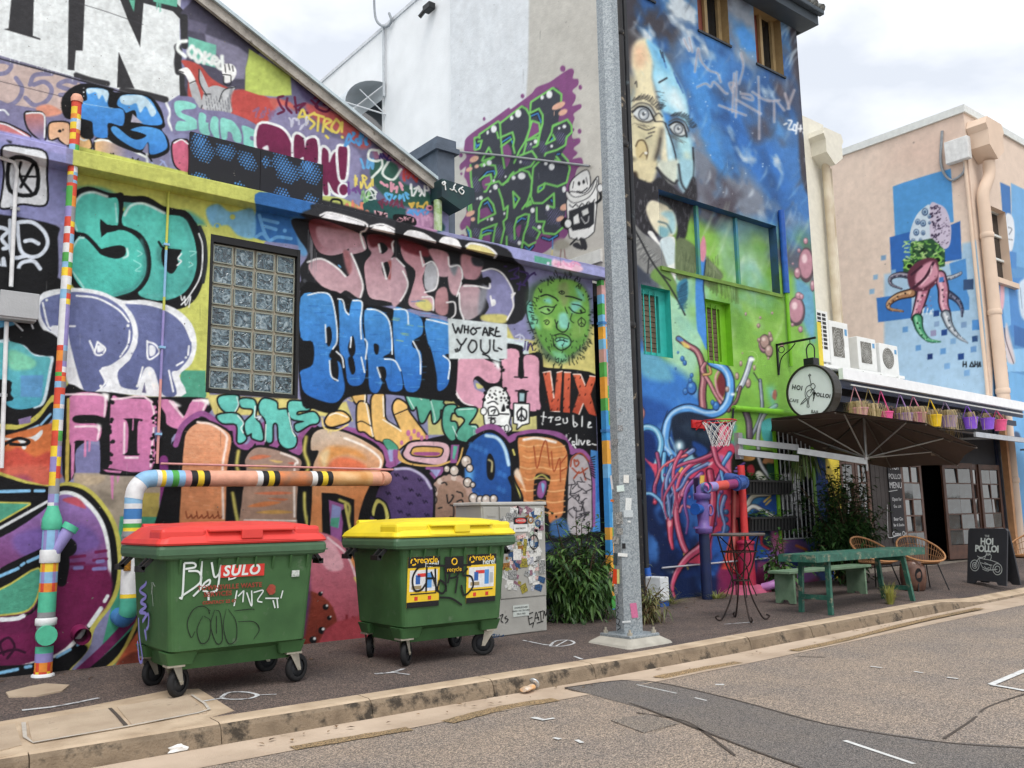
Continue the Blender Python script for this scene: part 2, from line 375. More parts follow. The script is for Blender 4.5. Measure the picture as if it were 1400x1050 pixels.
def paint_wall_a():
    c = Canvas(-160,-120,850,960,'8d8fb8')
    F,P,S,B,E = c.F,c.P,c.S,c.B,c.E
    # ---- gable: giant white lettering
    c.fr(0,0,3.889)
    P('e3eaec','-640,-480 1000,-480 955,90 960,500 890,545 560,455 0,300 -640,130')
    P('3b3b3f','60,0 180,0 175,190 215,205 215,213 20,155 45,150');P('3b3b3f','60,10 80,-480 200,-480 180,10')
    P('3b3b3f','-400,-480 -300,-480 -330,90 -280,110 -280,120 -470,70 -420,60')
    P('3b3b3f','365,5 450,25 440,270 403,268 395,375 360,370');P('3b3b3f','365,8 375,-480 470,-480 450,28')
    P('3b3b3f','640,0 765,0 745,250 680,105');P('3b3b3f','640,2 560,-300 640,-480 770,-480 765,5')
    P('5fc0a4','686,0 718,0 712,65');P('3b3b3f','630,275 715,470 622,465')
    S('3b3b3f',44,'770,-5 930,40 978,90 985,240',sm=False);S('3b3b3f',40,'945,250 950,280 945,330 950,380',soft=2)
    S('3b3b3f',44,'975,395 978,500',sm=False);P('5fc0a4','810,-120 945,-120 942,38 815,8');c.drips('5fc0a4',825,870,12,22,6,20,60,5,1)
    S('3b3b3f',30,'405,400 480,425 570,445',soft=2);S('3b3b3f',34,'650,480 760,500 880,530',soft=2)
    S('4a4a50',3,'380,5 560,60 760,130 ',sm=False)
    # purple band under the sheet edge
    P('8583a4','-640,135 0,295 430,420 430,560 330,640 0,600 -640,520')
    F('c7b2ac','-640,200 0,325 200,370 420,440 425,500 330,600 150,570 0,560 -640,480')
    for q in ('-10,395 35,385 60,350 35,330 -10,325','85,415 118,470 95,530 45,560 0,545','160,450 185,400 275,392','180,450 235,435 275,475 250,535 185,560 135,520','400,440 350,430 310,455 375,480 390,500 320,505',
              '-160,350 -100,340 -80,400 -140,430 -150,480 -60,490'):
        S('8583a4',24,q)
    c.drips('c7b2ac',10,330,560,640,14,15,60,4,3);c.drips(WH,40,400,310,400,16,10,40,3,4)
    P('8784a8','-640,540 0,545 330,600 340,640 900,760 900,930 0,740 -640,640')
    F('e0987d','190,575 260,555 330,600 240,620',soft=3)
    B('d87f7c','-60,650 -10,650 50,665 160,725 100,740 -60,700',ow=8);S(WH,8,'0,655 50,670 150,728');S(WH,10,'-20,590 20,585 45,610')
    B('cf7f74','135,605 175,600 230,612 238,740 205,735 150,680',ow=9,col2='8a82a8',g='180,600 190,740');S(WH,9,'140,604 180,600 235,614 236,730')
    B('e7b184','262,665 300,650 360,655 370,690 365,770 320,745 310,730 265,740',ow=8,col2='f0c9a4',g='260,650 360,770')
    E(K_,318,697,10,8);E(K_,335,690,5);S(WH,12,'250,750 290,760 320,775')
    B('f0c184','400,720 470,735 480,790 400,775',ow=8);S(WH,10,'380,700 440,745 470,735')
    B('efc08a','510,745 560,740 650,770 780,830 780,870 560,820 510,815',ow=9,col2='8886ad',g='510,780 680,800')
    S(WH,11,'505,750 560,745 650,775 775,835',soft=1.5);S(WH,10,'780,820 785,880',soft=3);E(K_,588,820,6);E(K_,602,818,5)
    S(K_,7,'695,850 745,858');S(K_,7,'705,840 715,865 735,845')
    S('26262c',7,'-640,150 0,312 370,412 740,517',sm=False);S('6a6a72',3,'-640,140 0,302 740,507',sm=False,al=.7);S('2c2c34',3,'-640,300 0,432 340,516',sm=False,al=.8)
    # blue ATS
    F(K_,'330,520 430,445 600,470 610,490 780,505 850,570 878,665 860,690 895,740 895,810 800,842 785,760 750,810 690,800 580,745 570,670 500,660 495,735 430,725 425,640 345,625')
    P('2f3640','440,455 462,455 462,520 440,520');P(K_,'425,450 465,450 462,528 425,528');c.halftone(WH,445,490,4,30,1,12,4)
    F('4aa6f0','412,545 462,532 465,470 572,482 576,566 655,584 652,668 575,655 570,730 502,722 492,655 470,640 412,618',col2='2f86dc')
    F('4aa6f0','622,555 655,505 780,515 838,590 860,662 745,655 720,590 690,592 670,600 655,580',col2='3a94e6')
    F('4aa6f0','590,690 615,672 690,730 735,742 778,722 745,705 695,690 760,672 850,690 885,745 882,795 800,822 788,755 745,798 640,745',col2='2f86dc')
    F('c3e2f4','465,470 572,482 566,545 545,505 525,528 508,490 470,500',soft=1.6);F('c3e2f4','642,512 700,505 770,514 830,590 805,620 775,565 745,600 725,550 690,560 645,548',soft=1.6)
    P('b8b4c8','705,605 760,655 695,650');S(WH,3,'420,540 470,555 600,575',al=.7)
    S(WH,14,'885,550 905,600 895,640 915,690',soft=2);c.tag('9da9e0',800,850,90,60,11,8,3)
    B('d56b8c','920,760 980,745 1000,770 1000,920 960,905 925,860',ow=8);S(WH,8,'925,760 965,742 1000,765')
    # cooked corner
    F('565468','960,70 1020,0 1060,-120 1400,180 1345,330 1310,480 1250,480 1250,600 1000,520 995,250 1000,90',soft=2)
    P('8886a0','1090,180 1270,250 1320,290 1300,420 1240,420 1160,300 1095,230',soft=3);P('6d6a84','1000,100 1100,130 1090,180 1000,160',soft=4)
    P('6fc4b0','1003,195 1150,240 1145,360 1040,330 1000,290',soft=1.5)
    F('c5524a','965,320 1060,345 1130,420 1250,480 1400,510 1560,600 1560,720 1361,660 1240,625 1050,590 1000,520 1000,390',soft=2)
    P('b9cc58','1325,260 1520,390 1530,500 1400,480 1305,470 1315,350',soft=2)
    for q in ('990,218 955,225 945,262 985,300','1020,245 1000,275 1020,305 1040,280 1025,248','1050,265 1035,300 1055,330 1075,300 1055,268','1090,280 1085,335','1115,290 1090,312 1125,340','1130,325 1155,315 1135,300 1128,330 1160,345','1180,300 1182,365 1155,350 1170,325'):
        S('eef6f4',20,q,soft=2.5)
    F('b9bdc2','1080,505 1110,465 1150,455 1200,470 1245,480 1245,560 1215,610 1130,605 1075,570');F('b9bdc2','1058,368 1080,400 1120,500 1090,505 1060,430');F('c5c9cd','1252,462 1200,475 1165,540 1205,525')
    F('b3b7bc','1005,440 1040,432 1078,560 1060,595 1035,560');S('9a9ea4',16,'1232,470 1215,560 1220,600')
    F('f2f4f4','945,376 985,358 1010,372 1040,430 1010,442 985,400 960,385');F('f2f4f4','1180,375 1195,340 1240,345 1258,385 1235,430 1195,440 1185,400')
    for q in ('1058,368 1062,440 1100,510','1075,560 1060,595 1035,560','1120,500 1085,500','1252,462 1190,480 1165,540','1010,442 1040,430','1195,345 1200,385','1215,340 1222,372','1236,350 1240,378','1185,395 1225,400','1190,405 1192,445 1225,450 1228,405','945,376 975,385'): S('26262a',5,q)
    for i in range(26): S('55585e',2.4,[(1090+i*6,500+(i*37) % 90),(1094+i*6,525+(i*37) % 90)])
    # ---- gable, right half
    c.fr(220,20,3.5)
    F('6f6d8f','620,295 720,340 900,510 1120,640 1320,800 1320,960 1000,900 780,620 560,440',soft=2)
    F('c4504a','348,365 450,370 545,420 620,500 600,560 470,535 350,470',soft=3);F('d1695f','520,400 620,420 640,470 560,470',soft=4)
    P('b9cc58','430,170 620,290 625,385 545,392 470,385 402,362 405,255',soft=1.8)
    F('8d8ab0','560,440 660,470 760,560 900,620 960,700 900,860 760,640 520,560',soft=6)
    F('c25a5c','700,420 860,480 1000,600 960,640 860,570 720,490',soft=8);F('5a5078','640,310 720,360 800,430 700,420',soft=6)
    F('a06a8c','1020,640 1180,720 1200,780 1060,740',soft=6);F('2f5f52','1040,690 1130,720 1150,800 1280,850 1290,920 1180,920 1060,860 1000,760',soft=5)
    F('235a58','980,880 1200,940 1330,980 1330,1040 980,990',soft=4);F('b98ab0','1180,930 1320,960 1320,1040 1200,1010',soft=4)
    for q in ('585,390 560,400 575,440 590,460 560,475','605,400 600,440 625,470','640,395 650,470','640,440 690,425 660,455 700,470','735,400 770,395 740,440 790,465 810,440 780,430','720,410 750,440'): S('6b1c44',11,q)
    for q in ('655,500 680,455 700,520','665,490 700,485','735,470 705,490 735,520 715,545','730,475 780,490','755,485 750,555','775,560 785,500 815,510 785,530 820,560','840,500 815,540 840,565 860,530 840,500','868,515 866,560','867,585 869,588','790,580 800,590'): S('e6d34c',12,q)
    c.tag('c9cbe0',610,490,90,60,5,9,5);c.tag('8f6a92',440,440,110,60,6,9,5,.8)
    # teal letters
    F('827fa6','55,410 150,395 190,450 330,470 470,540 475,650 130,570 60,570',soft=1.5)
    for q in ('65,420 110,412 165,430 160,450 110,455 100,470 165,500 175,545 75,555 80,510 120,510 75,480','185,470 215,480 215,515 235,520 235,575 190,565 180,520','245,490 275,500 280,590 255,585 235,540','285,500 320,500 350,515 380,560 385,610 350,605 340,570 320,560 315,595 290,590','390,530 460,560 465,590 430,580 430,600 470,610 465,640 400,625 395,580'):
        B('80d2c6',q,'827fa6',8)
    # DNK!
    for q in ('470,530 550,535 600,570 628,640 615,700 560,690 465,650','640,580 680,590 690,640 700,600 745,600 748,715 690,705 680,680 640,700','770,650 800,655 805,710 830,660 880,660 845,760 880,860 830,850 800,800 800,860 775,840'):
        B('7b2552',q,WH,13)
    B('7b2552','848,645 870,632 892,645 885,770 870,790 856,770',WH,13);E('7b2552',874,838,20,26,WH,10)
    c.speck(K_,'640,560 660,560 800,760 820,860 790,860',14,3,4,2);F(WH,'485,640 510,625 515,650',soft=2)
    F('c3cb62','770,870 870,880 960,930 800,915',soft=2);S(K_,10,'810,915 820,885 860,890 868,925');c.tag('e8896d',880,890,90,70,8,9,5);E('dd8f78',985,945,12)
    # small crowded tags
    c.tag('4f9fe0',880,560,110,70,21,12,5);c.tag('5aa9de',950,690,60,50,22,11,3);c.tag('e2cf55',920,770,100,80,23,9,5)
    for q in ('1040,650 1000,650 995,690 1040,700 1060,670 1040,650 1060,720 1010,780','1090,700 1060,760 1110,790 1150,740','985,880 1000,835 1025,880','1005,830 1030,850'): S('dce6e0',12,q)
    E('dde6e2',1002,862,28,28);E('2c4a44',1002,862,22,22);S('dde6e2',7,'985,880 1000,842 1020,882');S('dde6e2',6,'992,868 1030,860')
    c.tag('7a4f9a',890,800,60,60,24,10,3);c.tag('e59fb4',1050,790,110,60,25,12,5);c.tag('57b4ea',1070,850,110,45,26,11,6)
    c.tag('c84a4c',1140,740,100,60,27,12,5);c.tag('eef2f2',1190,810,90,60,28,9,5);c.tag('dcb63f',1180,890,90,40,29,9,5);c.tag('4fa2e4',1170,930,110,30,30,8,6)
    c.tag('7a3550',1040,880,120,50,31,8,7);c.tag('3d2a6a',1040,650,80,50,32,9,4);c.tag('8fd27a',940,840,60,60,33,7,3,.8);c.tag('d0a0c4',1220,960,90,50,34,10,5);E('d68aa4',1285,925,18,14);E('5a2c4a',1287,925,8,6)
    P('e0a9b4','1020,935 1085,950 1085,982 1022,968');c.tag(K_,1028,940,50,30,35,6,4);F(K_,'1120,955 1210,970 1215,1010 1120,990',soft=1);c.tag('e7a9b6',1125,965,80,30,36,4,5)
    # ---- left wall, upper
    c.fr(0,390,4.2)
    P('c3c958','380,-20 1300,-20 1200,650 380,640');P('46a387','1040,488 1180,490 1185,650 1020,640');P('d8cd6a','1180,640 1300,620 1300,720 1190,690')
    c.fr(0,180,4.376)
    P('8d91c4','-700,-150 395,90 400,560 -700,480');P('a2a0d6','-700,-160 400,80 395,140 -700,-90',soft=3)
    P('c3c958','440,80 1700,380 1700,520 1269,1050 400,1050')
    F(K_,'-700,470 -400,470 0,495 330,560 345,640 340,900 230,965 -700,965',soft=2)
    B('e3e8ee','15,110 60,88 160,100 270,130 275,260 280,410 240,440 130,428 60,452 5,450 15,380 30,240',K_,12)
    S(K_,24,'65,165 210,190 212,368 60,352',closed=True);S(K_,18,'125,185 110,240 135,300 185,360',sm=False);S(K_,18,'195,200 125,330');S(K_,12,'90,265 215,270')
    F(K_,'40,50 60,70 70,60',soft=3)
    for q in ('95,548 130,540 200,545 265,600 285,670 250,730 190,750 130,720 110,640 105,560','150,655 190,650 230,670','240,820 200,775 130,785 115,830 190,860 280,875 310,915 270,950 190,940 85,890','-20,570 30,580 45,600 10,640 45,690 20,700','-20,740 15,880 20,760 40,900','60,530 70,740 150,745'):
        S('d3deec',24,q,soft=1.2)
    S('d3deec',22,'-120,560 -60,620 -110,700');S('d3deec',22,'-200,760 -120,900 -60,780')
    # SO
    F('4aa29a','425,370 500,330 610,335 700,375 730,390 1000,470 1140,480 1180,560',soft=9)
    S(K_,44,'455,375 530,350 640,385 700,390 720,385',soft=1.2);S(K_,40,'735,400 800,405 880,410 1000,480 1100,490 1160,560')
    F(K_,'1100,475 1170,550 1215,600 1240,720 1220,880 1170,1000 1080,1060 950,1060 880,1030 690,1010 540,1000 440,930 410,830 415,600 470,450 720,400 740,480 840,430',soft=1.2)
    S('2e333a',20,'1195,570 1225,650 1232,780 1215,900');S(WH,9,'1190,610 1212,690 1200,860 1130,985 1085,1035');S(WH,7,'1080,975 1090,1010 1105,985 1110,1040 1140,985 1130,1050')
    T1,T2 = '46d0c0','33b9ac'
    F(T1,'437,480 458,400 530,360 640,395 705,405 708,545 690,560 640,555 600,528 608,620 650,598 740,590 825,640 872,740 868,860 800,950 690,988 560,975 480,925 428,830 428,690 470,625 440,570',col2=T2)
    P(K_,'600,522 640,555 700,565 735,572 690,595 640,605 606,632')
    S(K_,24,'455,612 510,622 560,668 600,712 650,730');F(K_,'590,712 650,690 720,680 752,698 745,742 690,760 610,738')
    F(T1,'738,485 785,432 870,432 985,492 1095,512 1148,600 1176,720 1168,850 1108,958 1000,1008 890,1002 825,962 888,870 895,720 845,625 738,562',col2='44b5ac',g='760,450 1160,900')
    S(K_,22,'730,570 835,618 888,720 885,860 815,955 690,1000')
    S('3a8f8c',26,'845,650 868,750 858,860 790,940 690,975',soft=7,al=.7);S('3d9c96',30,'1110,540 1150,720 1140,860 1080,950',soft=8,al=.6);S('55c2ba',24,'1040,980 900,985',soft=6)
    F('3e9a92','935,700 965,690 975,800 940,760',soft=6);F(K_,'968,705 1010,700 1080,715 1062,760 1068,790 1040,842 1010,845 972,790');S(K_,14,'950,660 970,690 1010,705 1080,712')
    S(WH,9,'1085,730 1065,760 1085,775 1060,800')
    for q,w in (('450,430 485,380 555,362 640,388',16),('745,500 785,442 865,432 985,487',16),('432,700 470,640 500,635',12),('436,840 500,930',8),('435,520 460,590',10),('760,700 765,740 740,755',12),('690,430 700,540',7)): S('d9f2ef',w,q,soft=2.5,al=.9)
    for q in ('820,710 850,730 825,745','800,770 845,800 810,830 840,835','1135,715 1175,720 1140,745','1130,780 1155,795 1130,810'): S('9fe6de',7,q,al=.8)
    F('5aa5d0','1240,460 1290,455 1290,510 1250,520',soft=3)
    # ---- PR
    c.fr(0,390,4.2)
    F(K_,'-680,-60 340,-40 330,330 310,640 300,760 -680,880',soft=1.5)
    F('e6ecf2','210,130 250,40 430,15 580,35 700,85 840,85 1000,130 1100,220 1130,340 1100,450 1030,520 1040,640 560,615 440,615 370,420 290,300 230,230',soft=1.1)
    F('707bac','236,95 320,55 440,38 590,62 695,125 748,205 762,290 728,385 640,455 578,480 610,560 580,590 480,600 388,262 415,238 300,232 290,262 240,190',col2='636e9e')
    F('707bac','720,105 830,112 960,150 1055,230 1100,330 1085,415 1028,485 985,505 1015,625 935,628 885,488 835,475 800,560 785,600 700,592 668,505 720,450 790,330 765,190',col2='636e9e')
    S('e6ecf2',16,'690,95 760,180 785,290 750,400 720,440 620,495');S('e6ecf2',12,'720,440 670,500 690,585 790,610')
    for q in ('440,60 560,75 680,140 740,210','745,260 735,340 690,410','700,100 850,110 960,145 1050,215 1100,320','1085,350 1080,400','1050,440 1015,460','575,490 605,555 580,590','820,470 790,580','850,480 890,620','970,490 995,610','380,235 430,235','390,330 460,590','245,100 280,240 330,240','515,320 545,390','560,325 605,365 580,400 545,390 560,325','845,320 850,420 890,410 915,380 890,340 850,325','660,500 690,600'):
        S('eef3f8',11,q)
    E(WH,268,85,8);E(WH,735,232,9);E(WH,788,578,8);E(WH,1068,415,7);E(WH,578,578,8)
    F('e6ecf2','560,345 590,350 595,375 560,385');F('e6ecf2','858,345 890,355 890,395 860,405');P('6d6b8f','830,560 840,620 815,615')
    F('e6ecf2','385,400 450,610 420,610 378,520')
    c.speck('4c5684','400,100 1000,200 1050,400 500,420',10,3,7,7)
    # turquoise letter on black at the far left
    S('cfe6f2',26,'-20,330 60,318 130,340 200,400 290,408 285,480 250,660 200,695',soft=1.5)
    F('62c6c6','-600,300 -300,280 0,330 60,322 130,345 200,405 285,415 280,480 245,655 200,698 100,712 30,675 62,590 0,540 -600,560',col2='3fa9c4');P('5a9fd2','118,518 250,515 240,645 118,640',soft=2);F('7ad6b4','60,370 200,430 180,480 60,480',soft=6)
    F(K_,'-600,560 0,545 60,585 60,620 20,670 -600,660');F('5aa9d4','-600,100 0,110 60,190 30,240 -600,280')
    S('dfe6ee',9,'60,190 130,260');S('dfe6ee',9,'170,195 195,260');E(WH,205,296,9);E(WH,217,320,9);F(K_,'50,310 200,250 330,300 330,400 200,395 140,345')
    S('c9c24a',40,'-600,810 0,815 110,820 230,750 308,650');P('8d7aa8','105,770 180,750 175,790 110,800')
    S(K_,60,'-600,880 0,860 110,855 230,800 310,700');S('8fc8f0',14,'235,800 290,740');S('8fc8f0',12,'160,830 220,805')
    P('dd7a36','-600,880 0,870 300,790 300,1200 -600,1200',soft=2);F('cf5340','-600,980 0,955 100,930 200,985 290,960 300,1130 -600,1130',soft=6);F('d96a54','0,1050 300,1040 300,1150 0,1150',soft=10);F('b5566e','20,1110 150,1090 180,1150 20,1150',soft=9)
    F(WH,'0,865 60,880 180,870 240,830 240,860 205,895 190,885 150,880 150,935 130,940 100,890 0,890');S(K_,18,'0,925 100,880 165,895 140,915 60,912')
    # ---- FOX
    F('7d7fae','360,930 600,930 620,1100 360,1100',soft=2)
    F(K_,'370,598 500,610 640,615 830,640 1205,650 1195,740 1110,770 1060,830 985,880 960,1090 590,1100 570,890 440,940 430,1090 360,1090',soft=1.2)
    F('d887b8','400,640 600,632 606,750 588,756 540,745 430,750 432,790 572,802 568,890 505,893 440,890 400,905',col2='cf7cae');P('d887b8','408,905 430,905 425,1080 408,1120')
    P('7d7fae','442,945 576,945 576,1085 442,1075');S('d887b8',14,'490,895 488,980');S('d887b8',12,'515,895 512,950')
    B('d887b8','638,660 700,650 880,668 880,800 872,1055 640,1052 632,1000',K_,14,col2='cd78ac')
    F(K_,'712,765 815,768 812,782 792,790 788,955 798,965 795,978 710,976 712,966 732,950 738,830 728,780');S('d887b8',8,'765,770 762,830')
    F('d887b8','905,660 1000,668 1050,758 1105,660 1190,665 1160,742 1070,810 1040,830 960,800 950,740')
    F('8a7cab','890,800 930,850 895,900',soft=2)
    for q in ('372,628 480,625 590,632 605,660 600,750','432,812 560,815 560,885','640,655 870,668 865,1040','715,790 712,965','975,665 1050,755','1110,662 1180,668 1165,720','720,990 790,990'): S('f2dbe6',12,q,soft=1.5)
    c.speck(K_,'620,660 650,660 650,1040 610,1040',24,8,12,12);c.speck(K_,'870,670 890,670 890,1040 865,1040',24,7,12,13);c.speck('d887b8','880,700 900,700 900,1040 880,1040',12,5,9,14)
    F('ffffff','585,620 625,625 620,665',soft=5,al=.9);F('ffffff','1150,655 1205,655 1195,690',soft=5,al=.9);F('ffffff','555,795 582,805 570,840',soft=5,al=.8);F('ffffff','985,660 1040,690 1010,700',soft=5,al=.8)
    S('c9b545',16,'392,655 390,800 388,900');S('c9b545',16,'388,940 386,1080 380,1150')
    # ---- lower left: purple D
    c.fr(0,600,4.2)
    P('a99c8b','425,195 960,200 960,330 790,330 690,560 600,560 420,400',soft=2);F('8c8172','560,290 660,330 650,400 600,380',soft=8);F('bba98c','440,210 600,215 560,260 450,260',soft=6)
    P('d887b8','590,175 700,185 690,200 675,260 668,200 655,205 650,350 640,340 634,205');S(K_,16,'580,195 700,205 920,205');S('c9b545',22,'388,10 384,240')
    P('b9a84c','795,310 915,310 912,460 780,460');P('3aa383','690,445 1300,455 1400,1300 560,1300 640,960')
    S('8b3a86',50,'940,120 945,300 940,460',sm=False);P('b5a84a','690,640 800,640 800,700 690,700')
    # body
    c.fr(0,0,1)
    F('c9c24a','-60,662 60,663 95,659 122,668 145,692 161,722 168,765 164,802 153,828 130,859 122,886 100,912 72,934 -60,955',soft=1)
    F(K_,'-60,666 60,667 92,664 118,672 140,695 155,724 161,765 158,800 148,824 125,855 115,882 95,904 68,924 -60,940',soft=1)
    F(WH,'-60,735 0,722 45,694 75,675 93,671 112,678 133,699 146,725 152,765 150,800 140,822 121,848 110,874 60,905 -60,915',soft=1)
    F('9a78bc','-60,742 0,729 45,700 76,680 92,676 108,683 128,702 141,728 147,765 145,798 135,820 117,845 105,870 60,900 -60,910',col2='6f1e50',g='90,690 80,850',soft=1)
    F('c9566a','85,683 105,680 118,695 100,690',soft=2);F('7a62b0','20,730 110,715 135,750 40,765',soft=10,al=.7);F('7c1f57','85,785 145,775 145,830 60,890 -60,900 -60,870 60,860',soft=6)
    for x,y,w in ((105,762,22),(100,772,30),(138,755,14),(137,766,18)): S('7c1f57',4,[(x-w/2,y),(x+w/2,y-2)])
    for x,y,w in ((107,777,10),(136,778,16),(137,768,8)): S('8a84c4',5,[(x-w/2,y),(x+w/2,y-1)])
    S(K_,26,'-60,838 0,792 70,758 92,748');S(K_,14,'85,745 88,770 84,795',soft=1)
    S('82c4ef',4.5,'-10,792 25,777',sm=False);S('82c4ef',4,'29,773 33,770');S('82c4ef',4.5,'38,768 58,759',sm=False)
    B('46a387','-60,818 0,807 52,778 52,808 38,833 0,840 -60,845','c9c24a',2.6);S(K_,3,'0,846 42,838 58,812')
    F(K_,'-60,664 70,666 68,690 0,735 -60,745');S('82c4ef',4.5,'0,672 40,671',sm=False);S('82c4ef',4.5,'48,671 60,671');B('46a387','-60,690 0,688 40,689 0,712 -60,725','c9c24a',2.4,sm=False)
    S('e9eef2',4,'0,722 68,684',sm=False,al=.9);S('e6eaf0',6,'-20,848 20,846 32,842')
    F(K_,'-60,913 30,909 95,893 108,880 120,888 98,912 70,932 -60,950');S('82c4ef',4.5,'0,920 24,915');S('82c4ef',4.5,'35,912 42,911');S('82c4ef',4,'78,898 96,888');S('82c4ef',4,'106,882 116,874')
    S(WH,6,'122,855 138,832');S(WH,5,'143,822 147,815')
    for q in ('5,895 0,880 12,872 20,885 10,900','0,893 20,888 34,892'): S('3a1030',3.5,q)
    S('7c2560',12,'105,922 150,880 200,825');S(K_,14,'118,926 160,890 200,850');S('c9b545',5,'130,926 165,895 190,845',soft=1);P('c05a34','150,920 190,860 260,880 240,920',soft=3);F('7a3a2a','160,910 190,890 200,925',soft=5)
    # ---- big lettering: black ground + mauve rim
    c.fr(270,480,4.376)
    F(K_,'-130,520 -90,440 60,390 150,450 220,460 240,560 300,590 350,530 380,590 430,500 450,600 490,550 600,610 620,510 690,440 770,470 900,470 1100,570 1140,690 1260,640 1290,560 1400,520 1640,470 1700,440 1800,500 1870,480 2080,460 2230,520 2380,620 2440,700 2450,1100 2300,1800 -160,1800 -170,700')
    S('9c5a9a',34,'-130,560 -90,450 0,380 60,385 150,455 222,465 235,545 300,575 350,520 378,580 400,440 440,490 452,590 490,545 605,605 612,520 680,435 700,440')
    S('9c5a9a',34,'870,465 980,490 1100,560 1140,680 1190,655')
    P('d9cf76','55,260 330,275 600,285 720,360 890,300 930,420 760,390 100,380',soft=2)
    # iANS
    S('9c5a9a',26,'60,385 150,455 222,465 235,545 300,575 350,520 378,580 400,470 440,490 452,590 490,545 605,605 612,520 680,435')
    for q in ('130,275 235,265 245,310 225,360 180,368 135,330','120,385 230,375 275,430 270,480 290,520 270,545 240,540 235,440 150,430','255,290 330,290 350,330 345,400 375,440 390,530 330,520 325,490 295,500 285,430 330,380 330,345 265,335','370,320 400,285 470,305 480,350 530,350 545,380 560,470 590,520 580,570 530,580 490,540 480,440 450,440 445,540 410,530 410,420 375,370','545,310 600,300 665,315 668,350 600,360 600,385 690,365 725,400 715,430 670,440 600,480 585,440 640,420 560,400'):
        B('5fd0c4',q,K_,10,col2='58c8c0')
    for q in ('235,275 245,320 225,362','240,385 275,430 260,460 275,490','345,330 345,395 380,390 365,410','410,440 405,540','545,370 565,470 585,510'): S('e4f6f3',7,q)
    # letters of the big piece
    B('e0a27a','-80,560 -60,480 0,432 80,432 185,490 200,560 178,700 165,1050 150,1180 -90,1180 -95,800',K_,14,col2='d88a52',g='0,450 0,1050')
    for j in range(22):
        y = 480+j*26
        for i in range(6):
            x = -75+i*45+(j % 2)*22
            if x < 150: S('c97a4c' if (i*7+j*3) % 5 else 'e8b894',4,[(x,y),(x+34,y+3)],al=.55)
    for i in range(7): S('8a3c1c',7,[(-70+i*32,960+(i % 2)*20),(-60+i*32,1000),(-40+i*32,985)])
    S('f3e2d8',14,'0,425 90,440 170,500 172,560 150,700 155,1000',soft=2)
    B('a98f82','285,650 340,582 430,582 560,622 622,660 605,745 592,1000 600,1180 268,1180 265,900 292,720',K_,14,col2='b08a72')
    for q,col in (('310,640 370,620 440,630 350,650','d9744a'),('300,695 380,680 470,690 370,705','e0b04c'),('540,670 575,665 580,680','c95a44'),('300,795 420,790 520,800 400,805','e0803c'),('340,850 480,840 570,850 450,860','d9744a'),('300,930 400,900 500,905 400,930','e0803c'),('350,965 470,950 570,965 450,975','d8a444'),('430,650 510,660 480,670','e6c46a'),('420,880 540,885 500,895','cf6a3c')): F(col,q,soft=2,al=.85)
    S('f0e6e0',13,'500,610 580,640 600,670 580,700 580,990',soft=1.5);S('f0e6e0',8,'280,1010 590,1015')
    for x,q in ((0,'245,600 235,680 250,740'),(1,'210,850 225,950 240,1040 230,1150'),(2,'650,515 640,600 665,680 650,730'),(3,'640,840 640,950 660,1040')): S('d2c85a',20,q,soft=5)
    S(K_,30,'230,760 210,900 245,1100');S(K_,40,'640,760 635,1100');S('d2c85a',18,'210,850 225,950 240,1040 230,1150',soft=4);S('d2c85a',18,'640,850 642,950 660,1060',soft=4)
    B('cdb9a6','690,500 760,465 900,492 1040,562 1112,625 1100,710 1040,790 990,900 960,1050 1000,1250 940,1330 680,1330 685,900 690,700 725,600 680,590',K_,14,col2='d98a4a',g='760,520 850,900')
    F('dd9a4c','730,640 800,570 950,590 1010,650 900,620 800,650 760,720',soft=9);F('e2784a','780,690 830,640 920,640 1010,690 950,720 800,720',soft=7);F('e9cf9c','730,620 790,590 760,700',soft=8)
    S('f2ece6',14,'880,520 1000,570 1090,640 1090,700 1040,705',soft=2)
    B(K_,'745,850 830,855 935,890 935,1100 900,1330 755,1330',K_,3,sm=False);P('9c5a9a','785,890 880,920 860,1150 800,1150 ');P('8f9ad0','805,915 860,935 845,1060 795,1045');P('46a387','798,1000 850,995 840,1060 795,1045');S('d2c85a',16,'850,890 910,930 890,1060 870,1200',soft=4)
    # JW yellow
    for q in ('920,190 960,178 1000,220 1003,310 960,320 925,270','765,420 800,370 870,365 912,410 850,440 790,450','960,320 1005,310 1030,360 1055,510 1000,480 960,465','1040,300 1075,252 1115,262 1122,400 1180,450 1215,470 1170,350 1195,290 1250,320 1262,360 1320,440 1350,480 1370,520 1300,540 1240,560 1190,590 1100,540 1055,505'):
        B('f0c36a',q,K_,10,col2='eabb62')
    for q in ('985,200 1003,260 1000,310','1010,315 1030,420 1050,510','1110,270 1115,390','790,385 830,372 895,395','1110,410 1200,465 1218,480'): S('fbf3e2',9,q)
    S('e6d27c',10,'745,400 760,460 830,475 900,440');c.drips('e6d27c',780,830,470,475,4,10,30,5,9);S('e6d27c',6,'900,290 930,300 915,275');S(K_,6,'950,430 985,420 1040,450');S(K_,6,'1180,380 1262,345')
    B('46a387','1110,540 1150,530 1200,580 1160,610',K_,3);P('9fa4d8','1140,590 1190,590 1180,660 1150,660',soft=2);S('9c5a9a',22,'1115,580 1150,680 1195,660 1200,600')
    S('e0b35a',12,'1205,610 1230,650 1269,660')
    # ---- right half of wall
    c.fr(540,300,4.667)
    P('9091bf','640,140 1330,310 1330,560 1260,900 720,820 760,560 640,300');P('d5cd73','700,650 760,760 1260,810 1260,1000 690,1000',soft=3);P('a0a4d8','655,155 1330,320 1330,390 640,250',soft=2)
    c.fr(540,480,4.373)
    P('d9cf76','830,-160 1240,-160 1240,380 860,380');P('c9c478','190,290 520,260 560,500 200,500',soft=2);P('c9c478','700,380 850,380 850,480 700,480')
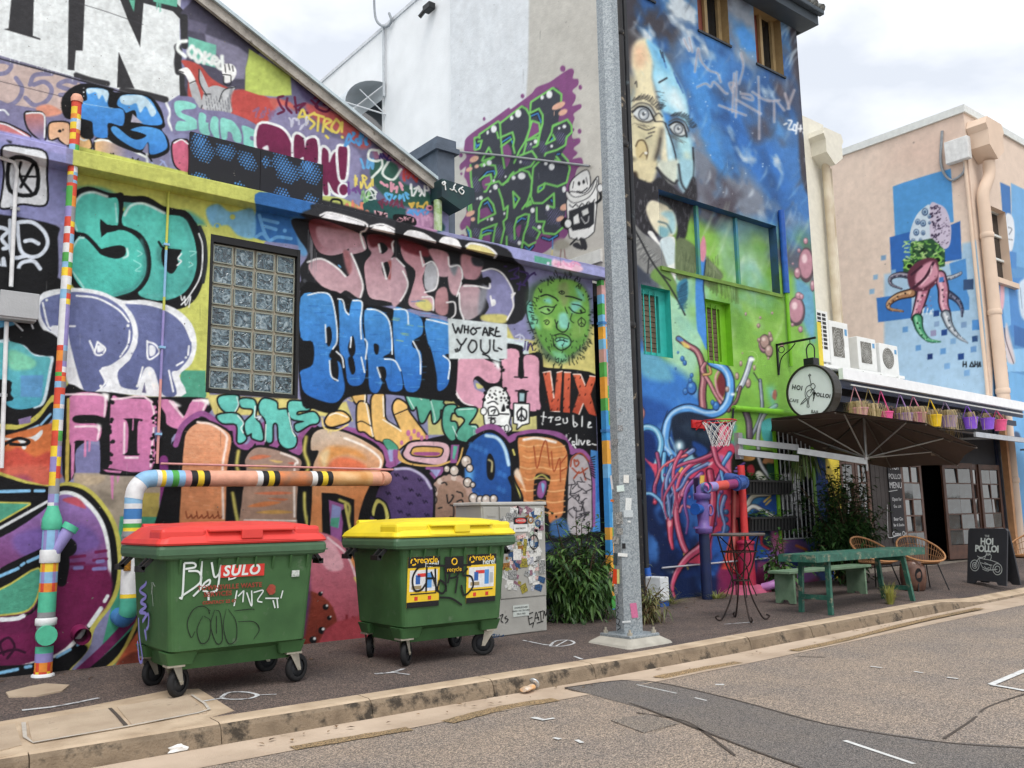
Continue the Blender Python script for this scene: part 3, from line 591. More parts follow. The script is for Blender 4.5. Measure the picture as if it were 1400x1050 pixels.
    # CH
    P('d5e6ea','320,-130 800,-60 800,120 310,200');F(K_,'320,60 350,-20 420,-40 520,20 640,60 640,-40 760,-30 770,20 870,10 890,120 910,200 880,260 870,380 640,380 560,240 540,230 480,170 470,220 500,330 420,340 350,300 320,180')
    F('e5a7bd','352,90 400,15 470,10 540,50 628,95 622,180 560,190 500,150 470,170 480,225 540,260 520,340 430,320 375,270 352,190',col2='dfa2bc')
    F('e5a7bd','645,0 740,0 740,150 772,150 772,30 855,40 862,150 895,190 868,240 868,350 780,345 785,240 735,240 735,330 690,345 650,260 640,120',col2='dfa0ba')
    for q in ('360,90 400,25 470,8 540,40','345,70 335,180 380,280','350,210 400,300 470,330'): S('f6e9ee',9,q)
    F(WH,'585,60 625,70 620,110',soft=6);F(WH,'870,150 900,180 880,230',soft=6);P(K_,'740,40 755,30 760,150 735,150');P(K_,'740,235 790,240 785,320 735,315');P('9fc4cc','745,250 775,252 772,300 745,300');S(K_,8,'715,155 790,157',sm=False);S(K_,8,'722,238 795,240',sm=False)
    F('c9c478','485,190 530,215 495,225')
    c.speck(K_,'345,60 365,60 365,250 345,250',10,6,10,40);c.speck(K_,'630,20 655,20 655,250 630,250',10,6,10,41)
    # ghost face + speech bubble
    B('eef2f2','540,270 570,220 620,212 660,240 680,290 680,340 690,380 680,430 695,470 650,490 640,450 600,440 545,440 535,400 530,330',K_,8)
    for x,y in ((540,250),(532,290),(680,280),(682,310),(675,335),(545,225),(660,225)): E(K_,x,y,11)
    c.speck(K_,'560,230 650,230 670,300 550,300',18,3,7,44);E('eef2f2',530,360,16,20,K_,5);E('eef2f2',645,470,12,20,K_,5);E('eef2f2',668,462,10,18,K_,5)
    for q in ('560,380 560,340 600,335 620,380 560,385','555,312 590,300 615,318','575,360 600,350 590,375','570,415 590,405 600,425 580,435 575,418','600,400 560,400','575,395 570,440'): S(K_,7,q)
    F(K_,'650,315 660,355 635,360');S(K_,8,'620,375 680,378')
    B('eef2f2','712,315 800,318 800,430 760,440 730,465 735,435 712,430',K_,7,sm=False);S(K_,9,'755,340 730,370 740,410 780,410 785,360 755,340');S(K_,8,'758,335 755,420');S(K_,8,'755,375 780,410');S(K_,8,'755,375 735,410')
    F(K_,'690,340 860,345 860,410 690,380',soft=2,al=.0)
    # VIX
    F(K_,'870,110 910,100 1220,150 1210,390 1060,380 880,350',soft=1.2)
    F('dd6a42','885,130 930,122 952,290 968,130 1000,122 985,360 930,358',sm=False,col2='c8502f');F('dd6a42','1012,128 1050,130 1045,370 1005,365',sm=False,col2='c8502f');F('dd6a42','1065,140 1110,140 1140,210 1165,150 1205,155 1170,260 1205,390 1160,375 1125,310 1100,380 1060,365 1100,250',sm=False,col2='bf4a2c')
    for q in ('885,128 930,120 950,280','968,128 1000,120','1012,126 1050,128','1065,138 1110,138 1138,205','1165,148 1205,153','930,362 985,362','1100,380 1125,315'): S('fbe6da',7,q,sm=False)
    for i in range(26):
        x,y = 900+(i*67) % 300,140+(i*43) % 220;S('4a1a10',6,[(x,y),(x+4,y-9)])
    # trouble collective
    P(K_,'845,350 1205,395 1210,610 1100,590 1035,580 1030,520 850,480',soft=1.5)
    def L(q,w=8): S('eef2f2',w,q)
    for q in ('890,365 885,420','875,390 905,395','918,400 935,395 930,425','930,398 945,395','965,400 960,412 985,410 985,395 965,398','1005,405 1010,430 1030,425 1028,400','1065,385 1070,450 1090,440 1075,425','1120,390 1118,450','1155,445 1170,430 1160,425 1155,455 1175,455','965,440 990,436','880,430 882,440','1050,520 1035,545 1050,560','1025,500 1025,560','1075,545 1060,540 1065,560 1080,555','1085,500 1088,560','1100,530 1098,560','1110,535 1120,560 1135,535','1150,550 1165,540 1150,535 1152,560 1170,558','1180,555 1195,560','1050,575 1065,560 1080,580','1200,560 1202,562'): L(q)
    P('b9744a','895,475 945,470 950,490 900,495',soft=3,al=.0)
    # blue wall at the right end
    P('3f8fd8','1170,590 1225,600 1235,1080 1160,1080');P('2e74c4','1205,600 1235,600 1235,900 1205,900',soft=3)
    # MTCZ
    for q in ('55,235 85,215 130,250 160,275 195,250 210,300 240,260 290,280 285,310 300,330 290,350 270,350 265,400 230,430 215,350 175,420 150,420 130,330 100,350','300,335 360,325 370,365 340,370 330,420 365,430 375,500 340,535 300,490 285,420','370,345 480,340 478,380 440,440 490,450 480,540 380,530 375,480 420,420 400,390 375,385'):
        B('54b59c',q,K_,10,col2='4dab92')
    for q in ('70,260 115,345','215,300 240,400 235,425','345,450 370,510','460,450 488,460 480,530','130,265 160,290','380,350 470,345'): S('d4f0e8',6,q)
    c.drips('d4f0e8',470,490,470,480,3,20,60,4,6)
    # mauve rim above O and n
    S('9c5a9a',40,'500,480 560,455 620,470 670,530 720,510 800,490 900,490 990,510 1030,560 1060,600');S('9c5a9a',26,'1050,600 1120,600 1170,670 1185,800 1185,1040')
    F(K_,'420,560 500,490 580,470 650,510 700,560 740,510 850,490 980,520 1045,600 1040,1050 900,1050 420,1050 400,800')
    # pink capsule
    B('deb3bf','60,590 90,550 180,540 290,548 325,580 318,640 280,680 150,665 80,650 50,620',K_,12);B('d9a94e','100,600 130,575 270,580 280,610 250,630 130,625 100,615',K_,8);F('a5558f','120,605 260,605 250,625 130,622')
    S('e0b35a',12,'25,600 30,650 120,680 250,685 330,660');S('9c5a9a',24,'0,680 0,600');P('9fa4d8','200,700 290,700 250,760',soft=2);S('9c5a9a',16,'190,700 290,700 250,770 215,730',sm=False)
    P('9c5a9a','335,560 385,560 370,670 330,670');P('54b59c','350,565 375,570 355,650 343,640');S('e0b35a',10,'405,580 390,640 370,680')
    for x,y,r in ((140,500,12),(115,480,10),(95,520,10),(80,490,13),(160,520,11),(40,548,10),(190,515,10)): E('c673a4',x,y,r,r*1.5)
    # blue O
    B('1d5fae','420,640 450,560 520,500 580,490 640,530 680,610 690,700 695,880 690,1100 500,1100 440,880 420,760',K_,16,col2='1a4d96');F(K_,'550,640 570,612 592,650 598,710 590,760 570,772 550,740');S('cfc48a',10,'560,650 580,665 578,720',soft=2)
    for i in range(16):
        x,y = 455+(i*83) % 220,560+(i*131) % 380
        if abs(x-572) < 40 and 600 < y < 790: continue
        for a in range(4): S('2f78c6',7,[(x-14*math.cos(a*.8+i),y-16*math.sin(a*.8+i)),(x+14*math.cos(a*.8+i),y+16*math.sin(a*.8+i))],al=.75)
    S('b9dcf4',20,'545,505 610,520 655,580 680,680',soft=2);F('58a8e8','430,700 470,720 450,800 425,780',soft=9)
    # wood n
    B('e0934c','735,540 760,515 860,512 960,530 1020,580 1032,680 1010,860 1000,980 930,1030 915,960 905,880 930,760 900,730 850,730 830,800 820,1000 760,1000 770,880 725,780 715,740 745,700',K_,14,col2='c9773a')
    for i in range(13):
        y = 560+i*33;S('c4783a' if i % 2 else 'f0b878',9,[(745+(i*31) % 40,y),(800,y+12),(870,y+2),(940,y+16),(1015,y+6)],al=.8)
    F('f2d8be','712,735 735,700 760,760 780,840 760,800',soft=3);S('f8ece0',16,'770,530 850,520 960,545',soft=2);S('d2c85a',12,'705,590 715,620');S('d2c85a',14,'700,770 740,850 745,890');S(K_,30,'690,760 745,900',w2=20)
    B('9c5a9a','860,790 900,775 905,820 880,880 850,860',K_,8);F('7fb5e0','875,790 895,800 885,850');S('d2c85a',10,'835,760 880,740 920,770',soft=2)
    for q in ('830,570 850,700 880,580 905,540 925,690','935,600 950,720 985,640 990,780','985,680 1030,620','990,720 1040,690'): S('a8481c',7,q)
    for x in (915,940,965): E(K_,x,950+(x-915)*.8,7)
    # bubbles + brown ball + purple ball
    B('a88672','245,820 250,770 310,745 380,760 430,800 450,880 440,1000 430,1120 230,1120 215,1000 240,900',K_,12,col2='9a7864')
    for i in range(12):
        a = math.pi*(1.0+i/11);E('b8988a' if i % 3 else 'd8c4b8',340+105*math.cos(a),850+95*math.sin(a),20,20)
    for q in ('280,790 300,785 310,800','370,840 400,850 405,870','310,860 320,910 350,870 340,860','370,900 400,890 410,920','260,940 280,935','380,960 410,955','330,920 350,930 350,990 330,990'): S(K_,8,q)
    for x,y,r in ((310,705,16),(355,715,24),(425,660,28),(447,700,18),(225,890,22),(225,830,18),(435,785,22),(465,800,12),(470,880,24),(510,890,20),(545,890,24),(590,885,20),(210,860,12)): E('cfc0b4',x,y,r,r*1.15,K_,6);E('f2ece6',x-r*.2,y-r*.4,r*.4)
    B('5f4b7c','-120,900 -80,790 0,705 80,695 170,740 225,820 225,1000 220,1120 -140,1120',K_,14,col2='4d3a6c');S('c4bfe0',16,'0,705 90,705 170,750 215,820',soft=2)
    for x,y in ((10,740),(60,760),(150,770),(95,830),(20,880),(140,860),(90,910),(180,900),(30,960),(80,980),(190,980),(-40,850),(-60,940)): S('241a38',7,[(x-12,y-8),(x-2,y+8),(x+4,y-6),(x+14,y+6)])
    B('d2c85a','-135,980 -115,890 -80,895 -50,930 -40,1010',K_,10);F(K_,'-120,960 -100,910 -70,930 -60,1010 -120,1010')
    # doodled figure
    B('b5aeb2','1040,700 1060,630 1110,620 1150,660 1172,760 1175,900 1165,1080 1040,1080 1035,900',K_,5)
    for q in ('1050,690 1060,640 1110,610 1160,660','1085,660 1070,650 1080,690 1100,670 1090,650','1060,700 1100,730 1150,700','1100,720 1070,760','1120,700 1140,770'): S('a8482c',9,q)
    r = np.random.RandomState(8)
    for i in range(30):
        x,y = r.uniform(1050,1160),r.uniform(720,1060);S('26242a',5,[(x,y),(x+r.uniform(-30,30),y+r.uniform(-10,30)),(x+r.uniform(-30,30),y+r.uniform(10,60))])
    for i in range(9): S(K_,6,[(1170,640+i*12),(1195,630+i*16)])
    F('3a6aa0','930,1030 1010,1000 1040,1100 940,1110',soft=6)
    # ---- JBEES (under and over the coping)
    c.fr(270,260,4.376)
    F('2a6fb4','370,10 700,80 690,170 660,180 640,380 600,330 330,280 350,130',soft=1.2);F('5f9fd4','560,170 640,190 660,370 615,380 590,250',soft=5)
    F('72b4dc','50,120 120,80 200,130 330,110 350,230 330,290 240,270 180,210 90,220',soft=4,al=.9);E('bcc65a',210,160,16);E('bcc65a',120,215,22,18);E('5aa9dc',118,213,12)
    for q in ('370,150 400,250 420,290','395,175 480,195','400,215 470,235','350,280 390,260 430,300 480,280 560,290'): S('62a8e0',20,q)
    E('62a8e0',522,242,12)
    F('27282d','560,180 640,170 690,170 680,120 740,90 1300,250 1800,330 1900,420 1960,480 1980,640 1900,800 1500,760 1250,690 1000,700 900,640 600,600 620,540 610,470 660,380 600,280',soft=1.5);F('33343a','650,170 700,100 760,60 1269,210 1269,290',soft=3)
    LC,LD = 'c98f9a','8a3f4a'
    B('7d3a44','665,200 740,175 960,255 1000,300 1005,360 910,385 905,350 860,380 780,390 710,350',K_,4,col2='c09aa6',g='700,190 830,390');F('b98c98','715,220 800,230 965,265 990,330 900,345 830,350 760,340 720,290',soft=3)
    F('b9929e','870,370 920,370 940,440 985,560 985,630 960,645 890,600 840,620 740,570 665,470 690,415 740,410 840,470 885,515 910,490',col2='cfaab4',g='900,380 800,620')
    F('a36a70','870,370 905,370 925,470 900,500',soft=5)
    B('b78794','1020,270 1100,270 1150,300 1180,360 1160,410 1200,420 1250,480 1250,580 1200,670 1110,660 1030,640 1005,540 1000,440 1040,380 1020,340',K_,4,col2='d2adb8',g='1080,280 1100,650');F('6a262e','1015,270 1110,270 1180,300 1170,350 1100,330 1040,340',soft=5)
    F(K_,'1085,320 1110,315 1140,350 1110,380 1095,370');F(K_,'1110,440 1140,430 1150,480 1130,530 1105,480');S('a85a58',18,'1150,430 1165,480 1150,525',soft=3)
    for q in ('660,430 740,410 830,460 885,515','735,150 800,135 1000,195 1005,240 975,260 1000,350','920,380 955,460 990,570 975,640','1035,215 1110,205 1200,250 1190,290 1165,320 1175,370','1165,410 1240,450 1250,560 1210,670','1085,325 1095,370','1105,435 1130,530'): S('f0f0f2',12,q,soft=1.5)
    P('e8e8ec','740,165 770,138 850,150 1000,200 1000,215');P('f1f1f3','1035,235 1060,212 1130,215 1195,255 1190,270');S('50545c',20,'640,540 680,590',soft=2);E('5aa9dc',850,455,14,5,rot=.8)
    c.drips('8a8a92',660,720,230,400,14,100,260,2,15)
    c.fr(540,300,4.667)
    F('27282d','0,60 60,30 420,130 640,180 660,210 640,260 700,300 770,400 785,520 740,630 690,680 520,640 340,640 340,600 200,590 100,570 0,540',soft=1.2)
    F('c7a2ae','-20,260 30,265 70,330 78,430 40,520 -20,540',soft=2)
    # E
    F(LC,'40,170 130,180 180,250 195,310 175,380 200,470 240,500 245,580 130,570 85,530 110,440 130,330 60,260',col2='cfa8b2',g='100,200 150,580');F('7a2e38','30,120 200,180 210,240 60,200',soft=5)
    F('b9bcc4','200,290 250,280 272,350 260,440 200,450 185,380',soft=2);F('d5cd73','130,540 200,510 240,560 200,585',soft=4)
    F(LC,'215,190 330,210 350,290 345,360 275,360 265,300',soft=2,col2='c7a2ae');F('b98a90','265,460 330,440 335,600 260,590',soft=2);F('cfa8b2','345,300 410,300 430,380 400,480 360,470 340,400',soft=2);F('8a929c','350,300 400,290 380,360',soft=5)
    F(LC,'430,220 520,250 560,280 540,360 490,395 440,370 420,290',soft=3,col2='b98a96');F('3a3c44','490,240 560,260 560,300 500,290',soft=4)
    for q in ('160,205 180,300','185,290 240,270 275,340 260,440 190,465','175,495 240,500 245,580','340,240 350,300 410,295 430,370 395,490','330,530 380,530 385,600 360,630','50,330 82,400 70,460 35,520','10,250 60,300'): S('f0f0f2',10,q,soft=1.5)
    # S
    F('9091bf','555,330 620,320 690,360 750,440 760,540 720,630 650,660 550,645 600,560 570,480 600,420 575,400',soft=1.5)
    F('c9a3ae','415,440 470,410 540,440 560,520 540,600 480,640 440,630 412,560',soft=2,col2='b0a2a8');F('8c8f9a','545,440 590,430 570,560 530,600',soft=7);F('d5cd73','560,610 680,605 720,625 690,665 560,645',soft=4)
    S(K_,30,'440,395 520,400 590,380',soft=1);E(K_,588,395,26,26)
    for q in ('555,330 620,315 690,350 750,450 745,500','745,480 765,470 750,500 755,560 715,640','440,425 520,425 600,440 605,410','410,470 415,570 440,640','610,490 615,520 620,550'): S('f0f0f2',11,q,soft=1.5)
    E('eef0f2',628,530,16,22)
    # white shapes on the coping face
    P('e9e9ec','60,85 90,70 180,90 262,140 262,155 60,100');P('e9e9ec','285,130 320,112 390,130 422,170 420,190 285,148');P('e6d98c','455,165 500,150 600,185 645,225 640,240 455,190');S('f0f0f2',14,'455,170 490,152 590,175 645,220 635,245',soft=1.5);S('f0f0f2',10,'60,95 95,72 180,90 258,140');S('f0f0f2',10,'285,140 315,114 390,130 420,175')
    P('54ad92','890,230 1000,255 1000,295 890,270');F('eec4d8','1010,255 1060,265 1170,290 1200,320 1150,335 1010,300',soft=3);c.tag('e7a0c4',1010,265,170,40,51,10,6);E('d9dcf0',978,280,10)
    # purple tag
    for q in ('730,330 790,310 760,350 790,370 740,380','800,330 850,350 820,410 860,360 890,340','780,410 830,420','800,400 790,450','700,300 710,300','895,350 897,352'): S('43306e',12,q)
    for q in ('770,745 800,735 790,775 765,770','810,740 825,760 805,780 795,760'): S('cfd4ea',9,q)
    for q in ('830,790 828,830','850,785 845,835 865,790 880,835','815,835 817,836','832,778 833,779'): S('43306e',9,q)
    # green head
    F('4c6a52','840,470 880,410 970,375 1080,370 1180,400 1240,480 1255,620 1240,760 1180,860 1060,920 950,890 890,760 845,650',soft=12,al=.8)
    F('7fc043','885,480 930,410 1040,380 1150,395 1225,470 1240,600 1230,740 1170,830 1060,890 970,840 910,740 880,620',soft=3,col2='5a9a3c');F('6fc7b0','840,540 860,520 880,560 895,680 870,690 845,620',soft=2);S(K_,6,'860,520 838,560 850,640 880,720')
    for q,col in (('1040,420 1100,400 1110,500 1080,560 1050,500','8fa860'),('950,510 990,500 1000,540 960,530','7fd8d0'),('1150,430 1200,470 1210,520 1170,500','6fc7a8'),('1050,600 1100,600 1115,690 1060,700 1040,660','86d8c8'),('1120,530 1180,520 1190,560 1130,600','78ccc0'),('870,600 910,620 930,700 890,680','7ed0a0'),('920,560 1000,550 990,600 930,600','8fd070'),('1030,760 1110,760 1110,810 1040,820','7fd8c8'),('960,620 1010,640 1000,700 950,690','9ad058'),('1140,650 1210,640 1210,740 1130,760','7fb24a'),('1000,840 1080,850 1100,900 1040,910','78c890')): F(col,q,soft=7,al=.85)
    for q,w in (('1045,465 1065,455 1082,468 1065,478 1045,465',5),('1063,462 1066,468',8),('930,490 970,480 1020,500 1040,520',9),('1090,490 1130,495 1190,515',9),('920,570 960,555 1010,560 1030,545',7),('930,590 970,605 1000,590 1020,560',6),('1110,560 1140,590 1180,600 1215,590',7),('1130,540 1180,550 1215,580',6),('1085,560 1100,600',5),('1040,650 1030,690 1070,720 1100,700 1110,660',7),('1020,640 1035,690',6),('1015,740 1060,730 1110,750 1120,800 1060,835 1015,800 1010,760',7),('1030,780 1060,770 1100,780',6),('1025,760 1060,752 1105,765',4),('1130,600 1120,640 1140,660',5),('950,650 970,640 985,655 970,672 958,660 970,650',5),('895,640 910,640 905,665',5),('1190,625 1168,650 1180,680 1205,680 1215,650 1190,625',5),('1190,625 1190,685',4),('1190,655 1172,675',4),('1190,655 1210,675',4),('1185,580 1190,592',12),('975,572 985,582',12),('1030,895 1045,885 1040,915 1025,905',5),('1060,890 1070,910 1080,890',5),('1110,890 1112,915',5),('1130,880 1135,910',5)): S('14201a',w,q)
    r = np.random.RandomState(3)
    for i in range(150):
        a = r.uniform(0,2*math.pi);rr = r.uniform(.92,1.14);x,y = 1062+185*rr*math.cos(a),640+265*rr*math.sin(a)
        if a > 3.3 and a < 6.1 and i % 2: pass
        S('14201a',5,[(x,y),(x+r.uniform(5,16)*math.cos(a)+r.uniform(-8,8),y+r.uniform(8,24)*math.sin(a))])
    for i in range(60):
        x,y = r.uniform(900,1220),r.uniform(720,880);S('14201a',4,[(x,y),(x+r.uniform(-8,8),y+r.uniform(6,16))])
    # ---- KARET
    c.fr(270,260,4.376)
    F(K_,'615,590 800,600 860,620 990,680 1130,700 1269,740 1500,790 1560,840 1560,1000 1540,1240 1480,1260 1300,1240 1100,1220 900,1240 820,1330 700,1310 615,1230',soft=1.2)
    b1,b2 = '3f9be4','1c6fc8'
    for q in ('618,640 720,615 790,620 815,700 835,800 830,920 800,960 790,1000 850,1030 870,1100 880,1200 830,1270 740,1260 640,1210 618,1120 618,1080 690,1040 690,910 618,880','845,650 880,700 905,745 925,660 985,670 985,800 1000,900 1010,1000 1000,1130 960,1170 900,1150 880,1010 850,960 850,800','1000,720 1080,715 1140,760 1155,860 1160,960 1110,1000 1170,1010 1215,1080 1225,1190 1150,1200 1120,1130 1080,1210 1030,1190 1020,1040 1005,900','1175,715 1269,730 1340,770 1345,860 1290,900 1290,940 1340,980 1330,1180 1250,1200 1220,1080 1180,1000','1370,770 1530,810 1530,960 1480,985 1510,1030 1500,1160 1440,1200 1430,1100 1400,960 1375,900'):
        F(b1,q,col2=b2,soft=1.1)
    r = np.random.RandomState(4)
    for i in range(170):
        x,y = r.uniform(630,1480),r.uniform(650,1190)
        if c.a[int(c.oy+y/c.k-c.y0),int(c.ox+x/c.k-c.x0),2] > .6: S(['1a64b8','5fb4ee','2b84d8'][i % 3],5,[(x,y),(x+r.uniform(25,60),y+r.uniform(-3,5))],al=.55)
    for i in range(10):
        x,y = r.uniform(1150,1400),r.uniform(760,900);S('b8c86a',4,[(x,y),(x+40,y+6)],al=.6)
    for q in ('770,830 795,820 805,880 790,935 770,910','900,940 930,870 945,960 920,1000','1055,920 1085,930 1080,980 1060,975','795,1020 830,1010 845,1080 835,1140 805,1120','900,1010 930,1000 945,1080 920,1100','1080,1060 1120,1060 1130,1110 1110,1150 1085,1100'): F(K_,q)
    for q in ('660,628 740,612 800,640 830,780 835,900 810,950','840,650 870,660 885,720 905,745','930,660 985,672 975,780 980,890','1015,712 1080,720 1140,770 1160,860 1165,980','765,805 770,910','920,880 915,940','1175,712 1250,720 1262,800','1000,890 1015,920 1005,1010','830,965 865,1000 875,1060','1120,1010 1180,1020 1215,1080','1370,772 1450,790 1520,815 1520,880','1290,905 1330,990 1335,1100','1470,990 1510,1030 1500,1130','790,1020 800,1110 840,1140','1075,1060 1095,1120','980,1000 1000,1090'): S('eaf3fb',9,q)
    # who are you
    c.fr(540,300,4.667)
    P('d3dfe2','338,630 716,668 716,890 345,890',soft=1.3)
    for q in ('368,668 388,725 402,690 418,725 432,675','445,680 443,722','468,682 465,725','444,700 468,705','500,690 482,712 498,735 520,715 500,690','520,695 545,692','560,738 575,690 592,740','565,720 590,722','605,690 602,740','605,692 630,702 605,715 632,742','648,690 640,742 672,745','648,692 650,690','642,715 662,716','395,765 425,800 455,760','425,800 412,835','490,770 468,815 490,850 520,820 515,780 490,770','548,770 550,830 580,855 605,830 605,770','632,770 630,830 655,840','385,830 390,845','398,825 402,842','560,860 590,870 605,885','660,820 680,830'): S(K_,10,q)
    # ---- bottom strip behind the bins
    c.fr(0,0,1)
    F('c9788c','420,735 440,728 468,742 480,770 500,790 512,830 520,895 400,905 385,860 400,790',soft=1.5,col2='b04858');F('e0a6b2','430,738 455,742 470,775 450,780 435,760',soft=4)
    S('edd8dc',3,'448,735 475,760 490,800',al=.8);S(K_,7,'470,700 478,740 492,775 505,800');S('d2c85a',4,'472,690 482,735 498,765',soft=1.5);S('d2c85a',3,'485,790 500,815')
    c.drips('8a2430',470,510,840,850,10,10,30,1.6,60)
    F('8e3c2a','385,850 400,818 425,808 455,830 462,880 440,905 385,905',soft=2,col2='6e2a20')
    for x,y,rr in ((438,812,3),(445,830,4),(450,845,3),(440,862,5),(428,875,5),(410,850,4),(455,870,4)): E(K_,x,y,rr);E(WH,x+2,y-2,rr*.4)
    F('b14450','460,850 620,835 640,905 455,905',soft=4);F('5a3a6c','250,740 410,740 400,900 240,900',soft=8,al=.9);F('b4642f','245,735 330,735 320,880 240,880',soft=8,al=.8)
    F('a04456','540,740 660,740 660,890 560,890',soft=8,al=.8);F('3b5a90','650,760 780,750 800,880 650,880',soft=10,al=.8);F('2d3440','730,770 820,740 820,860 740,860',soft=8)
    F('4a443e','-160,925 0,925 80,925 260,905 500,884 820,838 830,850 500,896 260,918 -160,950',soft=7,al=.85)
    weather(c,1)
    return c
def tube(c,dk,md,lt,w,P,w2=None):
    Q = pts_(P);c.S(dk,w*1.25,P,w2=None if w2 is None else w2*1.25);c.S(md,w*.9,P,w2=None if w2 is None else w2*.9,soft=1.6)
    c.S(lt,w*.3,[(x-w*.16,y-w*.14) for x,y in Q],w2=None if w2 is None else w2*.3,soft=1.6,al=.85)
def ball(c,x,y,rx,ry=None,dk='5a4a52',md='c08a9a',lt='f0d6da'):
    ry = ry or rx;c.E(dk,x,y,rx*1.08,ry*1.08);c.E(md,x-rx*.06,y-ry*.08,rx*.9,ry*.9,soft=2);c.E(lt,x-rx*.25,y-ry*.4,rx*.35,ry*.28,soft=2.5,al=.85)
def clouds(c,col,y0,y1,thr,gainv,seed,cell=46,shear=.6,x0=None,x1=None,al=1.):
    n = fnoise(c.h,c.w*2,cell,seed);Y,X = np.mgrid[0:c.h,0:c.w];XX = np.clip((X+shear*(c.h-Y)*.5),0,c.w*2-1).astype(int);YY = np.clip((Y*.62).astype(int),0,c.h-1);n = n[YY,XX]
    py = Y+c.y0;m = np.clip((n-thr)*gainv,0,1)*np.clip((py-y0)/40,0,1)*np.clip((y1-py)/50,0,1)*al
    if x0 is not None: m = m*np.clip((X+c.x0-x0)/30,0,1)*np.clip((x1-X-c.x0)/30,0,1)
    c.a += m[...,None]*(hx(col)-c.a)
def paint_wall_b():
    c = Canvas(790,-160,1180,900,'5d6474')
    F,P,S,E = c.F,c.P,c.S,c.E;r = np.random.RandomState(12)
    c.fr(0,0,1)
    F('5b6a80','840,-160 1130,-160 1130,120 840,90',soft=30);F('3f7fc4','930,60 990,50 1060,130 1100,180 1110,330 1000,300 940,220',soft=34);F('2f78c8','960,150 1030,170 1080,250 1070,300 990,260',soft=24)
    F('7f8592','940,180 980,170 1010,220 1060,290 960,300 945,250',soft=22,al=.85);F('5aa0dc','1040,40 1070,110 1075,200 1050,150',soft=18,al=.7);F('484550','1078,20 1110,20 1118,260 1095,240 1090,120',soft=6);F('46444e','840,-160 900,-160 930,40 870,60 840,120',soft=20)
    clouds(c,'2c5f9c',-200,340,.05,3,1);clouds(c,'8f9aa8',-200,330,.12,3.2,2,60);clouds(c,'4a4a58',-200,330,.2,3.5,3,50);clouds(c,'3f92dc',-60,340,.1,3,4,44);clouds(c,'c6d4de',-200,320,.24,4,5,36,.9);clouds(c,'56505c',60,340,.22,4,6,70)
    F('484550','1078,20 1110,20 1118,200 1100,180 1092,120',soft=8)
    for i in range(260):                                    # wisps of sprayed cloud
        x,y = r.uniform(860,1095),r.uniform(-150,330);a = r.uniform(.9,1.5);L = r.uniform(8,34)
        S(['a9c4dc','2f6cb4','7d8da4','cfdce6','4a5264','5fa4e0'][i % 6],r.uniform(2,8),[(x,y),(x+L*.5*math.cos(a)+2,y-L*.5*math.sin(a)),(x+L*math.cos(a),y-L*math.sin(a))],w2='m',soft=4.5,al=r.uniform(.15,.5))
    for i in range(50):
        x,y = r.uniform(1030,1080),r.uniform(-20,100);S('c4d6e2',3,[(x,y),(x+6,y-14),(x+18,y-26)],w2='m',soft=3,al=.4)
    for i in range(60): E('eaf2f8',r.uniform(930,1060),r.uniform(60,280),r.uniform(.3,.9),soft=1,al=.8)
    # green field
    F('86c03c','930,300 1000,330 1120,400 1130,470 1125,640 1060,650 985,610 950,540 900,500 905,400',soft=22,col2='79b52c');F('9fd6b4','905,380 950,380 970,420 950,520 915,520',soft=18,al=.9);F('88b8a8','985,300 1060,310 1050,360 990,380',soft=16,al=.6)
    for i in range(46):
        x,y = r.uniform(950,1105),r.uniform(310,480);S('c8e4c4',r.uniform(2,6),[(x,y),(x+10,y-18),(x+16,y-36)],w2='m',soft=5,al=.4)
    F('b9dcc0','1025,330 1045,330 1040,400 1020,395',soft=10,al=.7);F('cfe6d0','1000,385 1020,350 1010,440 1000,460',soft=8,al=.6);F('5fa8d8','1085,380 1115,400 1115,470 1095,440',soft=12,al=.8)
    clouds(c,'b4d88a',300,620,.18,3,7,50,.9,930,1120,.7);clouds(c,'5f9c24',300,640,.15,3,8,60,.5,930,1120,.8);clouds(c,'74b8b0',300,560,.2,3,9,50,.8,900,1120,.6)
    F('7cb830','1060,520 1130,480 1130,640 1040,640',soft=22,al=.8)
    # blue lower field
    F('2f80d4','860,470 900,490 945,520 965,560 985,620 1010,660 900,640 860,640',soft=18);F('5fb0d0','870,480 905,490 920,520 880,515',soft=12);F('1d5cae','860,560 960,590 1000,650 1115,690 1115,880 860,880',soft=14)
    F('1d4f9c','1040,650 1140,640 1150,880 1040,880',soft=14);F('143a7c','866,640 905,650 940,700 960,800 866,810',soft=20);F('0f2450','870,680 900,690 925,760 930,800 875,800',soft=14);F('122a58','866,800 1120,790 1120,880 866,880',soft=8);F('3d7fd4','930,690 960,700 950,740',soft=12,al=.7)
    for i in range(40):
        x,y = r.uniform(870,980),r.uniform(640,790);S(['2a66c0','0e1e44','3a86dc'][i % 3],9,[(x,y),(x+r.uniform(-14,14),y+14),(x+r.uniform(-14,18),y+26)],soft=8,al=.4)
    F('86285a','985,770 1060,760 1120,790 1120,860 1000,850',soft=8);F('b04a7a','1000,730 1040,720 1050,770 1010,780',soft=12,al=.8);F('2a62b8','1020,700 1060,700 1060,760 1030,760',soft=8)
    F('a86ab8','1055,740 1090,735 1115,790 1060,790',soft=10);F('d98a4a','1060,735 1085,745 1070,760',soft=9,al=.7)
    clouds(c,'0e2450',600,820,.08,3,10,40,.2,866,1000);clouds(c,'3f8ce0',500,800,.2,4,11,40,.3,866,1060,.8);clouds(c,'7fb8ec',470,640,.26,4,12,36,.6,866,980,.7)
    # ---- portrait
    c.fr(845,30,4.329)
    F('4a464a','20,40 100,60 130,110 90,200 70,400 40,600 40,960 20,960',soft=22)
    F('ebe1b8','84,200 100,130 130,105 168,105 185,150 206,220 206,330 222,420 250,520 275,600 262,720 225,830 195,960 60,960 42,760 48,600 70,500 95,420 100,330 84,260',soft=9)
